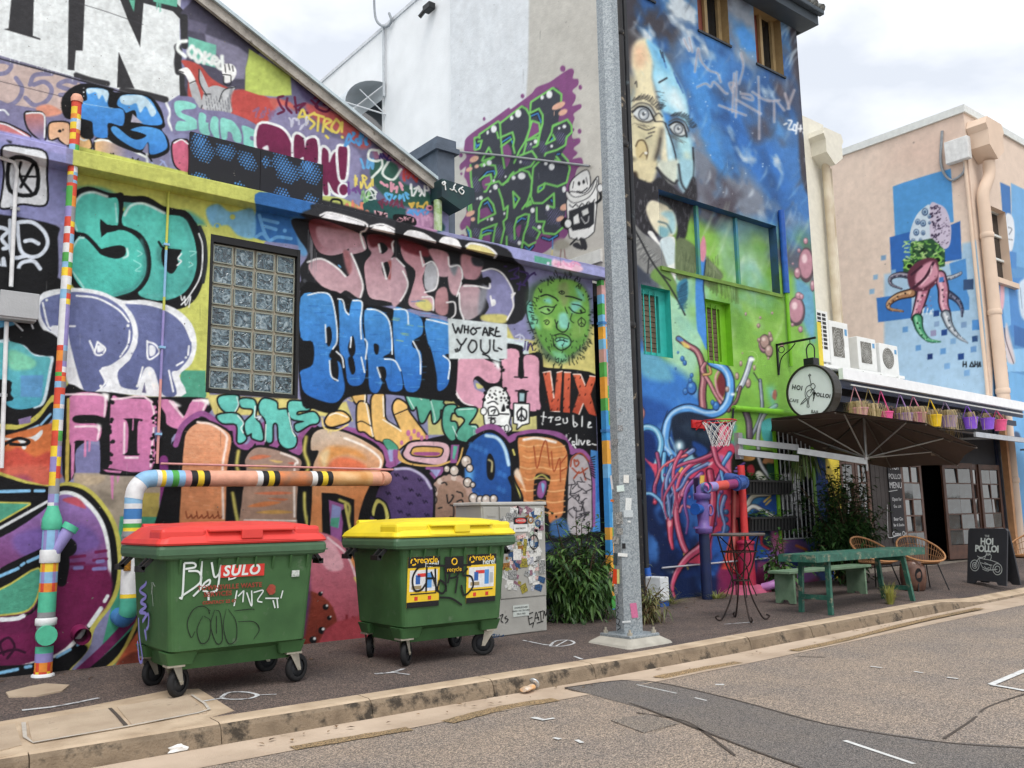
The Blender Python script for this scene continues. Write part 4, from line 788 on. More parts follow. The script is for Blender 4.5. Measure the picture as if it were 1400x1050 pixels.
    F('f2c9a2','95,150 150,140 170,220 130,270 95,240',soft=20);F('b8ad8c','60,330 110,330 100,430 60,470',soft=18,al=.8);F('9fa08c','45,560 90,600 80,700 45,760',soft=16,al=.8);F('e6dcae','100,600 220,620 230,700 120,720',soft=18,al=.8);F('a8a68c','110,640 210,650 240,720 180,800 120,720',soft=20,al=.5)
    F('93d4ee','168,108 215,135 280,205 350,335 400,440 418,560 415,620 360,560 300,540 262,520 232,420 206,330 206,230',soft=6);F('63b4e6','180,120 240,160 285,230 300,300 240,250',soft=12,al=.8);F('d9f1f8','330,390 385,460 402,540 340,520 290,460',soft=14,al=.95);F('c8eaf4','225,330 280,340 330,440 270,480',soft=16,al=.7)
    F('a9dbe4','345,640 420,680 442,760 442,960 370,960 352,840 332,700',soft=10);F('7fb0c4','350,760 380,780 385,960 360,960',soft=10,al=.8);F('6a8494','330,640 360,690 350,760 330,720',soft=8,al=.8);F('d8e2c4','395,780 425,800 425,940 400,940',soft=12,al=.8)
    F('ede6c4','272,610 292,690 300,800 322,880 302,945 262,890 252,800 262,700',soft=8);F('c4eaf4','280,605 318,710 350,850 352,930 322,945 302,850 288,740',soft=6);F('8fc4dc','300,650 325,720 352,840 340,860 318,760',soft=6,al=.8)
    S('4f4a44',26,'258,640 245,710 222,800 190,870',soft=10,al=.75);S('2e2a2c',12,'252,690 240,760 215,830',soft=5,al=.7)
    for q,ww in (('278,600 312,690 340,790 352,900',7),('160,945 200,872 240,830',11),('240,872 262,915 285,945',11),('345,862 358,940',9),('443,745 448,850 440,955',10),('243,358 288,332',9),('100,365 108,352 112,385',5),('250,170 262,210',6),('262,180 275,235',6)): S('25242a',ww,q,soft=1.8)
    for q in ('262,195 285,270','330,300 352,360','345,330 372,390','352,350 385,420'): S('2b5aa8',9,q,w2='m',soft=3)
    F('f0eedd','236,838 262,846 285,915 262,905 242,872',soft=4);F('d6c48e','105,730 130,700 162,715 176,780 160,830 128,842 108,800',soft=4);S('5a4a34',8,'105,735 122,703 155,705 175,760 168,815',soft=2);S('7a6a4a',6,'128,800 150,775 165,790',soft=2);E('f6f6ee',165,776,10,8,soft=2);F('2c2a2c','40,800 110,820 100,880 60,960 40,960',soft=9)
    def eye(x,y,k,ang):
        R = lambda P: [(x+k*(u*math.cos(ang)-v*math.sin(ang)),y+k*(u*math.sin(ang)+v*math.cos(ang))) for u,v in P]
        F('5c6066',R([(-80,-10),(-45,-62),(20,-70),(70,-40),(84,20),(40,52),(-30,44)]),soft=12,al=.55)
        F('c9d0d2',R([(-62,2),(-30,-34),(20,-36),(62,8),(30,36),(-28,34)]),soft=2);F('aebac2',R([(-40,-30),(20,-50),(66,-12),(30,-24),(-20,-24)]),soft=3)
        q = R([(2,2)])[0];E('4a5058',q[0],q[1],33*k,36*k);E('aab4bc',q[0],q[1],27*k,30*k,soft=2);E('d6dce0',q[0]-4*k,q[1]+6*k,15*k,16*k,soft=3);E('5a626a',q[0],q[1]-3*k,10*k,12*k);E('f6f8f8',q[0]+8*k,q[1]-11*k,5*k)
        S('1e1e22',10,R([(-66,4),(-34,-36),(20,-38),(64,10),(76,26)]),soft=1.5);S('3a3a3e',7,R([(-50,24),(-10,44),(40,40),(68,16)]),soft=2);S('4a4a4c',6,R([(-76,-18),(-38,-58),(24,-60),(74,-14)]),soft=2)
        for i in range(46):
            t = i/45;u = -86+t*180;v = -76-34*math.sin(PI*min(1,t*1.15))+10*t;S(['1c1c20','3a3a40','2a2a2e'][i % 3],6,R([(u,v+20+r.uniform(-4,8)),(u+r.uniform(8,24),v-r.uniform(0,18))]),w2='m',soft=1.6,al=.9)
        for i in range(16): u = r.uniform(-60,70);S('5a564e',4,R([(u,52+r.uniform(0,26)),(u+r.uniform(20,46),56+r.uniform(0,24))]),w2='m',soft=2,al=.55)
    PI = math.pi
    eye(150,545,1.,.22);eye(356,632,.86,.42)
    for i in range(40):
        x,y = r.uniform(218,262),r.uniform(400,520);S('30343c',4,[(x,y),(x+r.uniform(10,26),y+r.uniform(-4,10))],w2='m',soft=1.6,al=.6)
    for q in ('40,520 70,530 85,525','42,560 70,548','45,590 78,560','215,560 240,540 262,560','225,590 262,590 285,605','120,620 170,640 215,625','165,690 200,672','180,660 215,650'): S('3c3a3c',6,q,soft=2)
    for i in range(60):
        a = r.uniform(.2,1.3);x,y = r.uniform(90,430),r.uniform(150,940)
        if c.a[int(c.oy+y/c.k-c.y0),int(c.ox+x/c.k-c.x0)].mean() > .5: S(['9a947c','f4f6ee','78b0c8'][i % 3],r.uniform(3,8),[(x,y),(x+14*math.cos(a),y+20*math.sin(a)),(x+20*math.cos(a),y+44*math.sin(a))],w2='m',soft=4,al=.3)
    c.fr(830,0,4.376)
    # sky tag
    for q in ('525,430 545,290 560,360 610,420 660,440 680,490','540,520 590,500 620,520 640,490 700,550 720,560','760,440 750,670','775,430 770,700','800,320 815,400 790,500','740,530 760,500 730,500 750,550','800,560 860,570 870,600 810,580','780,600 920,680','670,630 830,690','905,460 910,640 910,830','870,550 950,600 1030,600','1000,610 1000,730','1020,610 1060,660','1065,560 1090,650','1120,540 1080,650','460,235 490,300','490,225 510,310'): S('e6e4ea',12,q,soft=3,al=.75);S('7d6a72',5,q,soft=2,al=.6)
    for q in ('1060,745 1075,738','1085,720 1105,725 1085,770 1110,775','1120,745 1112,775 1128,780 1130,750 1120,745','1140,735 1130,800','1145,770 1165,770','1158,750 1156,785','1175,790 1178,800'): S('e9edf2',10,q,soft=2)
    c.fr(830,220,4.038)
    F('e0d4a8','130,0 280,0 240,120 200,110 130,80',soft=10);F('cfd8c8','280,10 330,0 400,0 380,120 330,110',soft=8);F('9fd0e0','400,0 470,0 470,100 430,180 395,110',soft=8)
    S('2a2a30',12,'275,40 320,90 370,125 385,110',soft=3);S('2a2a30',10,'395,20 410,120 440,170',soft=3);F('3a2e24','125,70 160,60 170,100 140,110',soft=6)
    # beard, dark hair strokes
    F('2f2e34','118,90 180,100 240,120 290,90 350,130 420,180 470,90 492,120 495,220 470,260 450,340 430,430 380,440 385,350 300,230 240,220 215,270 240,340 290,400 250,420 200,400 120,350',soft=4)
    for i in range(230):
        x,y = r.uniform(120,490),r.uniform(90,440)
        if c.a[int(np.clip(c.oy+y/c.k-c.y0,0,c.h-1)),int(c.ox+x/c.k-c.x0)].mean() < .3: S(['7a7a84','1c1b20','9a9aa4'][i % 3],3,[(x,y),(x+r.uniform(-8,8),y+r.uniform(12,34))],soft=1.4,al=.6)
    F('e9e2c4','215,270 240,220 290,230 350,260 380,320 380,390 340,425 290,410 250,360',soft=4);F('a8d8e0','300,290 360,280 380,340 370,400 330,380 340,330',soft=7);S('54605e',12,'285,215 330,240 350,262',soft=2);S('5a7a80',9,'285,335 330,350 355,395',soft=2.5);F('7fb8c4','290,360 340,380 330,425 290,410',soft=6)
    # collar and coat
    F('eef0ee','225,400 250,390 290,450 300,430 370,420 375,500 380,620 370,680 340,600 290,480',soft=1.6);F('cfe2e8','295,440 365,430 372,560 300,560',soft=3)
    F('8b8d8c','125,340 200,400 290,470 340,600 385,680 380,760 300,640 220,620 130,580',soft=2)
    for i in range(52):
        t = i/52;x,y = 128+t*170,360+t*180;S('55585c' if i % 2 else 'b9bcb8',4,[(x,y),(x+r.uniform(-70,-20),y+r.uniform(20,70))],soft=1.4,al=.7)
    F('6f9a44','270,590 330,590 385,690 390,770 300,690 240,640',soft=4);F('6b7a55','380,450 430,430 520,500 600,580 640,640 560,700 500,610 470,640 385,650',soft=3);F('7d8a6a','540,530 600,590 635,640 590,600',soft=4)
    for i in range(46):
        x,y = r.uniform(390,620),r.uniform(460,640);S('39462e' if i % 2 else '97a67a',3.4,[(x,y),(x+r.uniform(-12,6),y+r.uniform(20,60))],soft=1.4,al=.6)
    for i in range(46):
        x = r.uniform(560,720);S('54702e',4,[(x,650+(x-560)*.35),(x+r.uniform(-6,10),690+(x-560)*.5+r.uniform(0,30))],soft=2,al=.6)
    S('26282c',9,'128,350 170,410 250,560 330,670 390,770 430,850',soft=1.4);S('26282c',7,'230,540 225,620',soft=1.4);S('26282c',7,'290,620 350,660');F('2f84a8','385,690 440,650 445,750 420,800 430,830 400,790',soft=3)
    for i in range(22): S('123e58',4,[(388+r.uniform(0,20),690+i*6),(440+r.uniform(-8,6),665+i*7)],soft=1.4,al=.7)
    F('434b5c','130,590 220,630 240,680 180,700 180,1050 140,1050',soft=5)
    # pink pebbles
    for x,y,a,b in ((1100,575,42,90),(1052,620,18,30),(1097,443,12,18),(1046,830,44,76),(1058,745,18,20),(1075,750,10,16),(1068,930,12,18),(1024,905,8,10),(870,1010,32,50),(900,975,12,24),(838,990,9,12),(836,910,9,12),(965,1015,11,14),(766,845,5,9),(846,866,5,7),(912,840,5,7),(1026,568,5,6),(1135,690,12,30),(1060,495,8,12)): ball(c,x,y,a,b)
    # ribbon from the recess
    c.fr(840,440,5.25)
    F('3b8fe0','585,-330 640,-560 655,-420 640,-250 660,0 665,200 620,110 590,20',soft=1.5);S('1a2430',8,'655,-440 640,-250 665,0 668,200');F('d88aa0','600,-480 640,-620 660,-520 640,-430',soft=2);F('b0405a','590,-470 615,-480 610,-430 590,-430',soft=2)
    tube(c,'2c1e26','9a5a66','e0a8a8',34,'460,120 520,165 590,210 625,290 640,400 630,520 640,660',50);E('4f86c8',470,125,28,14,rot=.5);F('d8c25a','480,140 530,165 540,190 500,180',soft=2)
    tube(c,'2c1e26','b06a76','e8b4b4',26,'650,300 630,350 680,430 720,510 770,590');tube(c,'3a2a20','c08a4a','e8cc8a',18,'680,320 690,370 640,380');F('7a2c34','740,400 780,340 810,380 800,500 760,560 730,480',soft=4);S('d89aa6',14,'760,330 725,400 740,500 780,560',soft=2)
    tube(c,'1c3050','4fa0e8','b8dcf8',56,'700,290 790,340 830,430 820,560 760,640 660,660 540,620 440,650 385,720 365,820 370,900 420,960 440,1000');S('233a5a',6,'380,640 360,700');E('eaf4fc',850,520,16,10,soft=3)
    for x,y,a in ((555,475,34),(510,500,18),(555,385,12),(545,420,14),(488,265,14),(505,295,14),(457,220,7),(440,335,6),(730,605,24),(705,580,14)): ball(c,x,y,a,a*1.35,'12305c','2f78c8','7fc0f0')
    for x,y,a,b in ((1080,145,34,50),(1110,210,28,44),(1115,90,10,20),(1035,28,10,16),(1040,130,12,14),(1125,125,14,18),(1105,262,8,10),(908,300,10,20),(960,440,20,34),(880,390,14,26),(1005,330,10,20),(810,485,14,20),(920,225,4,6),(1145,520,24,30)): ball(c,x,y,a,b,'4a4038','b4948a','ead6cc')
    tube(c,'3a4250','a8b4c0','f0f4f8',34,'980,265 955,350 920,440 890,490');E('f6fafc',985,270,22,14,soft=4);S('d6f0b4',3,'960,210 1010,220 1030,270 1000,330',al=.7);tube(c,'1e2028','6a4a50','b08a8a',22,'905,470 880,560 850,600 820,640')
    tube(c,'2a2c34','7d8c9c','c8d4dc',22,'1045,420 1055,520 1060,620 1040,700 1000,790 970,850');S('30343c',8,'1000,365 1040,430')
    tube(c,'3a3a42','9aa0aa','e6e8ec',26,'1160,600 1080,660 1040,760 1030,870 1050,990 1070,1080');tube(c,'2a2430','6a5a68','9a8a9a',40,'940,640 965,720 970,830')
    F('6fc8b8','1090,480 1150,470 1160,640 1120,600',soft=14,al=.8);F('3fb0b0','1060,720 1155,700 1155,860 1070,850',soft=2);F('b06a58','1140,500 1160,490 1160,560 1135,545',soft=2)
    F('27468c','150,560 215,620 200,740 160,760',soft=12,al=.8);tube(c,'2a1c24','a86a66','d8a49a',22,'190,610 212,660 180,750',8)
    F('1b2c44','405,730 450,660 560,650 700,690 780,740 760,880 700,960 600,980 460,940',soft=4);F('33475e','470,760 600,700 740,760 660,860',soft=14,al=.8)
    F('1d4f9c','560,860 640,890 670,940 600,970',soft=5);F('0f3070','180,800 270,800 300,900 260,1040 180,1040',soft=8);tube(c,'17406e','5fb0dc','c0e2f0',40,'165,790 230,755 300,780 335,860 320,960 290,1050'); 
    F('8fc4d8','510,960 550,940 580,980 660,970 600,1040 500,1030',soft=3);E('b8e0f0',465,890,30,34,soft=10);E('ffffff',465,890,7,18,soft=3);S('8fb8d0',9,'380,850 400,920 430,985',soft=2);S('8fb8d0',8,'400,830 430,900 445,960',soft=2)
    # red-magenta trunk
    c.fr(840,620,4.373)
    tube(c,'3a1024','d8406a','f4a8b8',76,'660,-140 640,-30 580,60 500,110 440,140',40)
    F('d23c60','520,60 600,10 640,-40 720,-40 735,200 745,460 752,700 690,700 690,480 600,480 580,560 575,640 500,640 480,560 560,480 600,440 610,260 520,200',soft=3,col2='a82848');P('d8483a','690,280 770,240 750,460 755,690 640,690 700,460',soft=4)
    F('e0486a','150,0 230,60 330,40 440,-30 350,60 260,120 230,300 240,120',soft=2);P('e2b93a','520,140 535,140 528,270 515,260');P('e2b93a','400,80 425,90 380,150 362,140');S('8ea0d8',12,'470,150 480,270');S('20182c',12,'495,140 500,260')
    F('d86a8a','600,0 690,30 700,160 640,190 590,150 660,150 650,60',soft=3);S('b06ab8',16,'640,20 680,140',soft=2);S('f08aa0',22,'570,90 620,170 720,180',soft=2);S('8a3a9a',18,'720,60 780,90 740,120');S('9a7ad0',12,'720,100 790,60')
    for q,col,lt,w in (('255,0 270,100 240,200 245,290','8a3a6a','d87aa0',22),('300,0 290,140 320,240 330,400','3f98d0','b0e0f4',26),('345,20 330,140 360,260 345,380','2f78b8','9fd0ec',22),('440,170 380,280 370,380 400,520 430,590','c4486c','f0a0b4',34),('470,330 410,310 390,350','d86a8a','f4b8c4',14),('160,250 215,240 270,280 300,340 320,420','4f9cd8','b8e0f4',20),('440,170 400,250 440,220','c85a80','f0a8bc',20)): tube(c,'1a1230',col,lt,w,q)
    tube(c,'3a0a1c','c43a5c','f08a9c',40,'332,400 335,500 348,570',14);E('f0a0a8',330,420,12,20,soft=2);tube(c,'2a0a1c','d04a72','f4a4b8',44,'500,600 430,630 380,700 355,760 345,800 360,860',12);F('d23c60','430,640 500,560 560,580 555,660 480,660',soft=2);S('b0983a',10,'415,600 440,690')
    ball(c,243,292,12,15,'3a0a1c','c43a5c','f08a9c')
    for x,y,a in ((668,350,16),(662,395,20),(665,450,24),(655,320,8)): ball(c,x,y,a,a,'102a50','2f6498','7fb4d4')
    F('24508c','770,500 830,500 850,700 780,740',soft=6);tube(c,'2a0a24','7a2a5a','b8507a',20,'870,480 890,540 930,570');ball(c,915,515,34,50,'0c1420','22384c','4f6c84');S('c02a3a',14,'885,480 880,540 920,570')
    rs = np.random.RandomState(31)
    pal = [('3a1030','c8486e','f4a8b8'),('14264a','3f8fd0','b4e0f4'),('2a1238','8a4a9c','d0a4dc'),('3a1020','e0586a','fbc0c0'),('1a2440','5f7ab8','c0d0ec'),('3a1830','b0406a','e890a8')]
    for i,q in enumerate(('640,-60 560,20 470,60 400,130 370,240 380,330','600,0 500,40 420,60 330,110 290,200 285,280','560,60 450,120 400,200 350,240 310,300','470,-20 400,30 340,90 310,180 325,290 335,390','430,10 350,40 280,90 250,180','520,120 440,200 420,300 440,400 430,480','640,120 600,220 600,330 560,430 520,520','690,0 640,90 650,180 620,280 625,380','400,-10 360,70 350,170 365,260 350,360','590,-40 620,60 680,120 720,200 700,300','380,120 330,200 300,260 300,330 318,400','660,260 640,340 660,430 640,520')):
        tube(c,*pal[(i*5+i//3) % 6],(34,26,22,30,18,26)[i % 6],q,(12,6,8)[i % 3])
    for x,y,a_ in ((548,250,14),(560,300,10),(470,350,12),(640,230,12),(600,420,14),(300,130,9),(450,260,8)): ball(c,x,y,a_,a_*1.2,'1a1430','7a4a8c','d8b0dc')
    F('ffffff','300,690 345,700 330,720',soft=9,al=.4);E('ffffff',352,708,7,soft=5,al=.7);E('ffffff',575,62,16,6,soft=3,al=.8,rot=-.7)
    P('d8483a','700,300 765,250 748,460 752,690 655,690 705,460',soft=4);tube(c,'4a0a18','d04048','f49a90',46,'735,20 728,200 725,420 720,690');tube(c,'3a0a24','b8385c','ec90a4',40,'570,110 590,260 575,420 540,560');P('e8c23a','512,130 540,130 530,270 508,262',soft=1.5);P('2c1a3c','470,150 500,140 505,262 480,268',soft=1.5)
    tube(c,'2a0a1c','d04a72','f4a4b8',48,'520,560 440,620 380,700 352,770 348,820',14)
    # right end shapes
    c.fr(1000,620,4.565)
    F('1c2418','20,0 290,0 280,180 40,190',soft=3);F('d09a54','70,20 110,-10 150,0 140,40 80,45',soft=1.6);F('c48a58','215,20 255,10 265,60 195,60',soft=1.6);F('b83040','100,80 130,70 145,110 120,145 100,110',soft=2);S('8a6ac4',12,'30,90 80,60');S('8a6ac4',12,'20,110 80,110');F('dfe0d0','150,130 180,110 240,190 190,190',soft=2);tube(c,'2a2a30','a4a8b0','e6e8ec',22,'160,0 190,80 240,150 280,190')
    F('184c3c','225,60 275,90 270,170 230,130',soft=3);F('2a7ab0','70,300 150,260 220,260 180,300 90,400',soft=4);tube(c,'22262c','d9d6c8','f6f4ea',30,'75,390 130,270 240,250');tube(c,'22262c','eceae2','ffffff',26,'70,390 130,330 200,360 270,400');S('e2b93a',12,'205,300 240,270');S('e2b93a',10,'215,320 245,290');F('1c3c64','150,360 210,370 180,410 120,400',soft=5)
    P('e6c634','585,-20 650,-20 650,190 590,160');F('7a5a9a','330,560 460,540 470,620 340,640',soft=9);F('c86a9a','250,480 300,500 330,600 260,580',soft=9);S('e07a2a',16,'405,575 465,600');F('12306c','300,660 360,620 440,700 340,720',soft=7)
    weather(c,2,.05)
    return c
def paint_side_wall():
    c = Canvas(560,-160,880,400,'d6dade')
    F,P,S,E = c.F,c.P,c.S,c.E;r = np.random.RandomState(2)
    c.fr(600,60,3.5)
    P('dce0e4','-120,-800 440,-800 425,60 420,180 430,520 -120,520',soft=2);P('c6c2b9','440,-800 1000,-800 1000,1200 -120,1200 -120,520 340,500 410,380 428,100',soft=3)
    P('cdcac2','-120,500 200,500 160,1200 -120,1200',soft=6);P('d6d2c8','640,180 800,200 800,700 700,600 660,400',soft=20,al=.6)
    for i in range(40): S('eef0f2' if i % 2 else 'c9ced2',18,[(r.uniform(60,420),r.uniform(-200,380)) for _ in range(2)],soft=8,al=.25)
    pu,G,D = '8f4f88','78d45c','434753'
    c.fr(625,80,6.347)
    F(pu,'65,740 80,690 180,610 260,560 360,490 450,425 465,440 560,370 650,300 690,250 800,205 880,150 940,110 990,85 1015,110 1005,170 1050,180 1050,230 1000,280 1030,320 1020,370 1000,410 1070,395 1075,430 1010,480 1020,520 1000,580 1000,690 1060,690 1065,730 1010,780 1045,820 1000,870 1075,860 1090,920 1040,960 1010,1080 990,1150 980,1400 950,1540 860,1600 740,1690 600,1690 250,1620 30,1560 35,1530 85,1540 80,1470 40,1490 25,1440 80,1340 75,1200 100,1140 80,1060 60,1020 75,940 30,970 25,920 80,860 60,800')
    for x,y,a_,b_ in ((917,88,24,28),(1068,250,16,22),(567,326,16,20),(234,524,11,17),(33,838,16,20),(37,1000,10,12),(1062,632,16,22),(1005,618,12,16),(46,1538,16,12)): E(pu,x,y,a_,b_)
    F(D,'190,690 195,665 350,545 375,560 560,412 622,450 640,380 830,252 902,310 900,420 880,560 950,525 995,580 1000,650 960,690 940,770 910,830 965,890 975,960 950,1080 940,1160 950,1260 910,1465 850,1545 740,1515 700,1565 630,1605 560,1660 430,1635 130,1545 120,1385 100,1155 122,1125 112,960 145,850 200,820 150,790 150,690')
    for x,y,a_,b_ in ((620,765,55,40),(745,770,40,60),(900,690,60,60),(590,890,90,45),(160,1090,45,75),(375,975,40,70),(170,1510,45,50),(350,1510,50,70),(455,1500,40,100),(640,1450,60,110),(850,1370,90,90),(500,1570,60,50)): c.halftone('8d86bc',x,y,a_,b_,x,17,5)
    for q in ('640,560 690,545 722,640 610,702','390,765 440,742 472,830 430,945 412,880','215,1065 295,1015 290,1065 245,1145','195,1325 215,1305 265,1295 300,1365 200,1385','215,1565 280,1525 280,1595','510,1475 555,1445 540,1545 525,1545'): F(pu,q)
    for q in ('640,500 700,475 730,555','385,730 460,680 485,745','155,715 165,755 195,745 160,778','205,1045 260,985 320,975 325,1005','235,1265 265,1245 305,1325','215,1515 260,1490 310,1495','515,1425 560,1385 595,1395','90,1225 100,1265 95,1305','90,1485 105,1525 110,1555','740,1555 800,1575 870,1535','590,1635 625,1665 660,1625','730,1122 712,1128','815,710 832,690','500,1210 510,1230','815,1225 825,1240','870,830 890,828'): S('12161c',30,q,sm=False);S('3f94e0',13,q,sm=False)
    for q in ('150,790 150,690 185,680 195,690 190,660 355,545 372,560 380,700 390,820 410,950','215,885 275,772 300,830 320,852 220,890','185,720 215,712 195,780 155,795','345,640 358,690','375,560 560,415 602,440 632,500 632,600 590,720 540,800 495,905','375,685 480,640 495,700 485,760 500,820','380,765 470,700','632,470 640,378 830,255 905,310 900,420','640,470 710,435 742,490 742,560 720,640 700,750','600,712 650,540 712,560 722,640 605,712','880,560 830,582 820,640 770,742 850,702 830,662','830,590 955,530 992,580 995,640 950,682 940,750 870,792 770,822 760,842','600,712 702,682 690,760 660,770','575,832 600,735','545,842 650,802 690,862 640,935 540,965','910,830 960,885 978,955 950,1075 870,1110 760,1082','860,850 900,900 850,880',
              '115,925 120,1045 130,1125 100,1165 115,1195 125,1325','200,925 320,855','215,935 235,915 330,930 342,995 325,1035','195,1055 230,1025 292,1005 300,1065 250,1155 235,1155','250,1095 300,1085 360,1065 385,1095 440,1065 460,1015 490,985','185,1425 190,1305 215,1240 265,1210 312,1265 332,1345 190,1415','195,1565 215,1485 345,1435 330,1465 310,1595','210,1565 215,1535 290,1515','360,1135 390,1225 405,1315 440,1280 430,1385 400,1415 410,1475 380,1605','400,1095 470,1015 560,965 620,985 650,1055 640,1155 610,1245 565,1305','485,1155 540,1215 495,1295 485,1155','500,1565 495,1465 520,1385 590,1350 625,1355 610,1445 580,1525 560,1645','430,1545 430,1625','650,1055 660,945 720,885','650,1055 640,1195 660,1255 740,1255 840,1170 842,1295 780,1275','700,1155 705,1115 760,1085 750,1125 705,1160','690,1295 690,1415 760,1415 740,1475 750,1515 850,1525 920,1465','580,1595 620,1625 680,1595','660,1465 720,1505 690,1565','600,1285 635,1235 640,1265 600,1285','80,1200 110,1205 100,1320','85,1460 115,1500 120,1560'): S(G,17,q,sm=False)
    for x,y,a_,b_ in ((318,612,25,32),(265,642,11,17),(530,478,27,34),(473,515,15,20),(800,312,26,33),(738,338,15,19),(278,905,23,22),(235,925,11,15),(680,720,16,19),(640,742,9,11),(820,760,12,13),(930,590,16,16),(885,605,11,11),(550,897,12,14),(770,910,16,17),(820,940,25,29),(560,1020,33,29),(490,1035,17,18),(332,1115,20,23),(288,1153,9,11),(205,1210,17,18),(175,1215,9,10),(655,1317,19,23),(785,1295,17,26),(712,1463,17,18),(540,1600,17,18),(300,1393,15,16),(265,1397,8,10),(928,1135,17,27),(410,1345,9,12),(420,1025,9,11),(318,1060,11,12),(125,1177,8,10)): E('f2f4f4',x,y,a_,b_)
    for x,y,w,h in ((880,410,62,26),(918,467,42,24),(148,872,42,25),(105,962,30,18),(170,935,20,16),(115,1345,42,22),(137,1395,20,18),(930,1290,40,27),(893,1390,36,20)): E('f0b89c',x,y,w,h,rot=-.45)
    S('f0b89c',5,'842,460 840,495');S('3f94e0',10,'828,1560 828,1650');S('e6d27c',10,'824,1665 822,1715')
    c.fr(600,60,3.5)
    F('a7a294','550,950 590,930 630,960 600,985 560,990',soft=6);S('9a7a78',6,'585,985 580,1025 570,1028');S('9a7a78',6,'600,985 605,1025 612,1028')
    # cup character
    B = c.B
    B('f0efec','625,700 640,650 700,605 720,625 722,680 700,720 650,730',K_,4);B('f2f1ee','618,720 700,715 752,645 762,660 745,870 735,905 690,935 640,930 622,900',K_,4);B('e9e8e4','612,705 650,735 720,710 750,650 752,672 720,730 650,760 615,735',K_,3)
    P('33343a','622,800 745,755 742,860 720,880 640,895 622,860');P('f2f1ee','645,830 665,815 672,855 648,862');P('dcdcd8','682,800 712,785 718,810 690,825');S('f2f1ee',4,'680,830 700,860 715,850 718,825',sm=False);S('f2f1ee',4,'645,830 665,815 672,855 648,862',closed=True,sm=False)
    S(K_,4,'625,770 640,782 655,768 670,780 685,764 700,774 715,756 730,764 745,745');E(K_,671,668,6,10);E(K_,693,660,6,10);S(K_,5,'662,705 685,708 710,690');S(K_,3,'640,690 645,660');S(K_,3,'705,640 712,670')
    S(K_,18,'605,840 590,860 612,880');E('f4f4f2',618,860,16,20,K_,4);S(K_,12,'755,760 775,740 770,700');E('f4f4f2',772,690,14,18,K_,4);S(K_,14,'680,935 690,970 700,980');F('3a3a40','675,930 690,980 710,975 700,935');F('3a3a40','640,960 665,950 690,985 650,975');S('2a2a2e',8,'630,960 660,930')
    weather(c,3,.03)
    return c
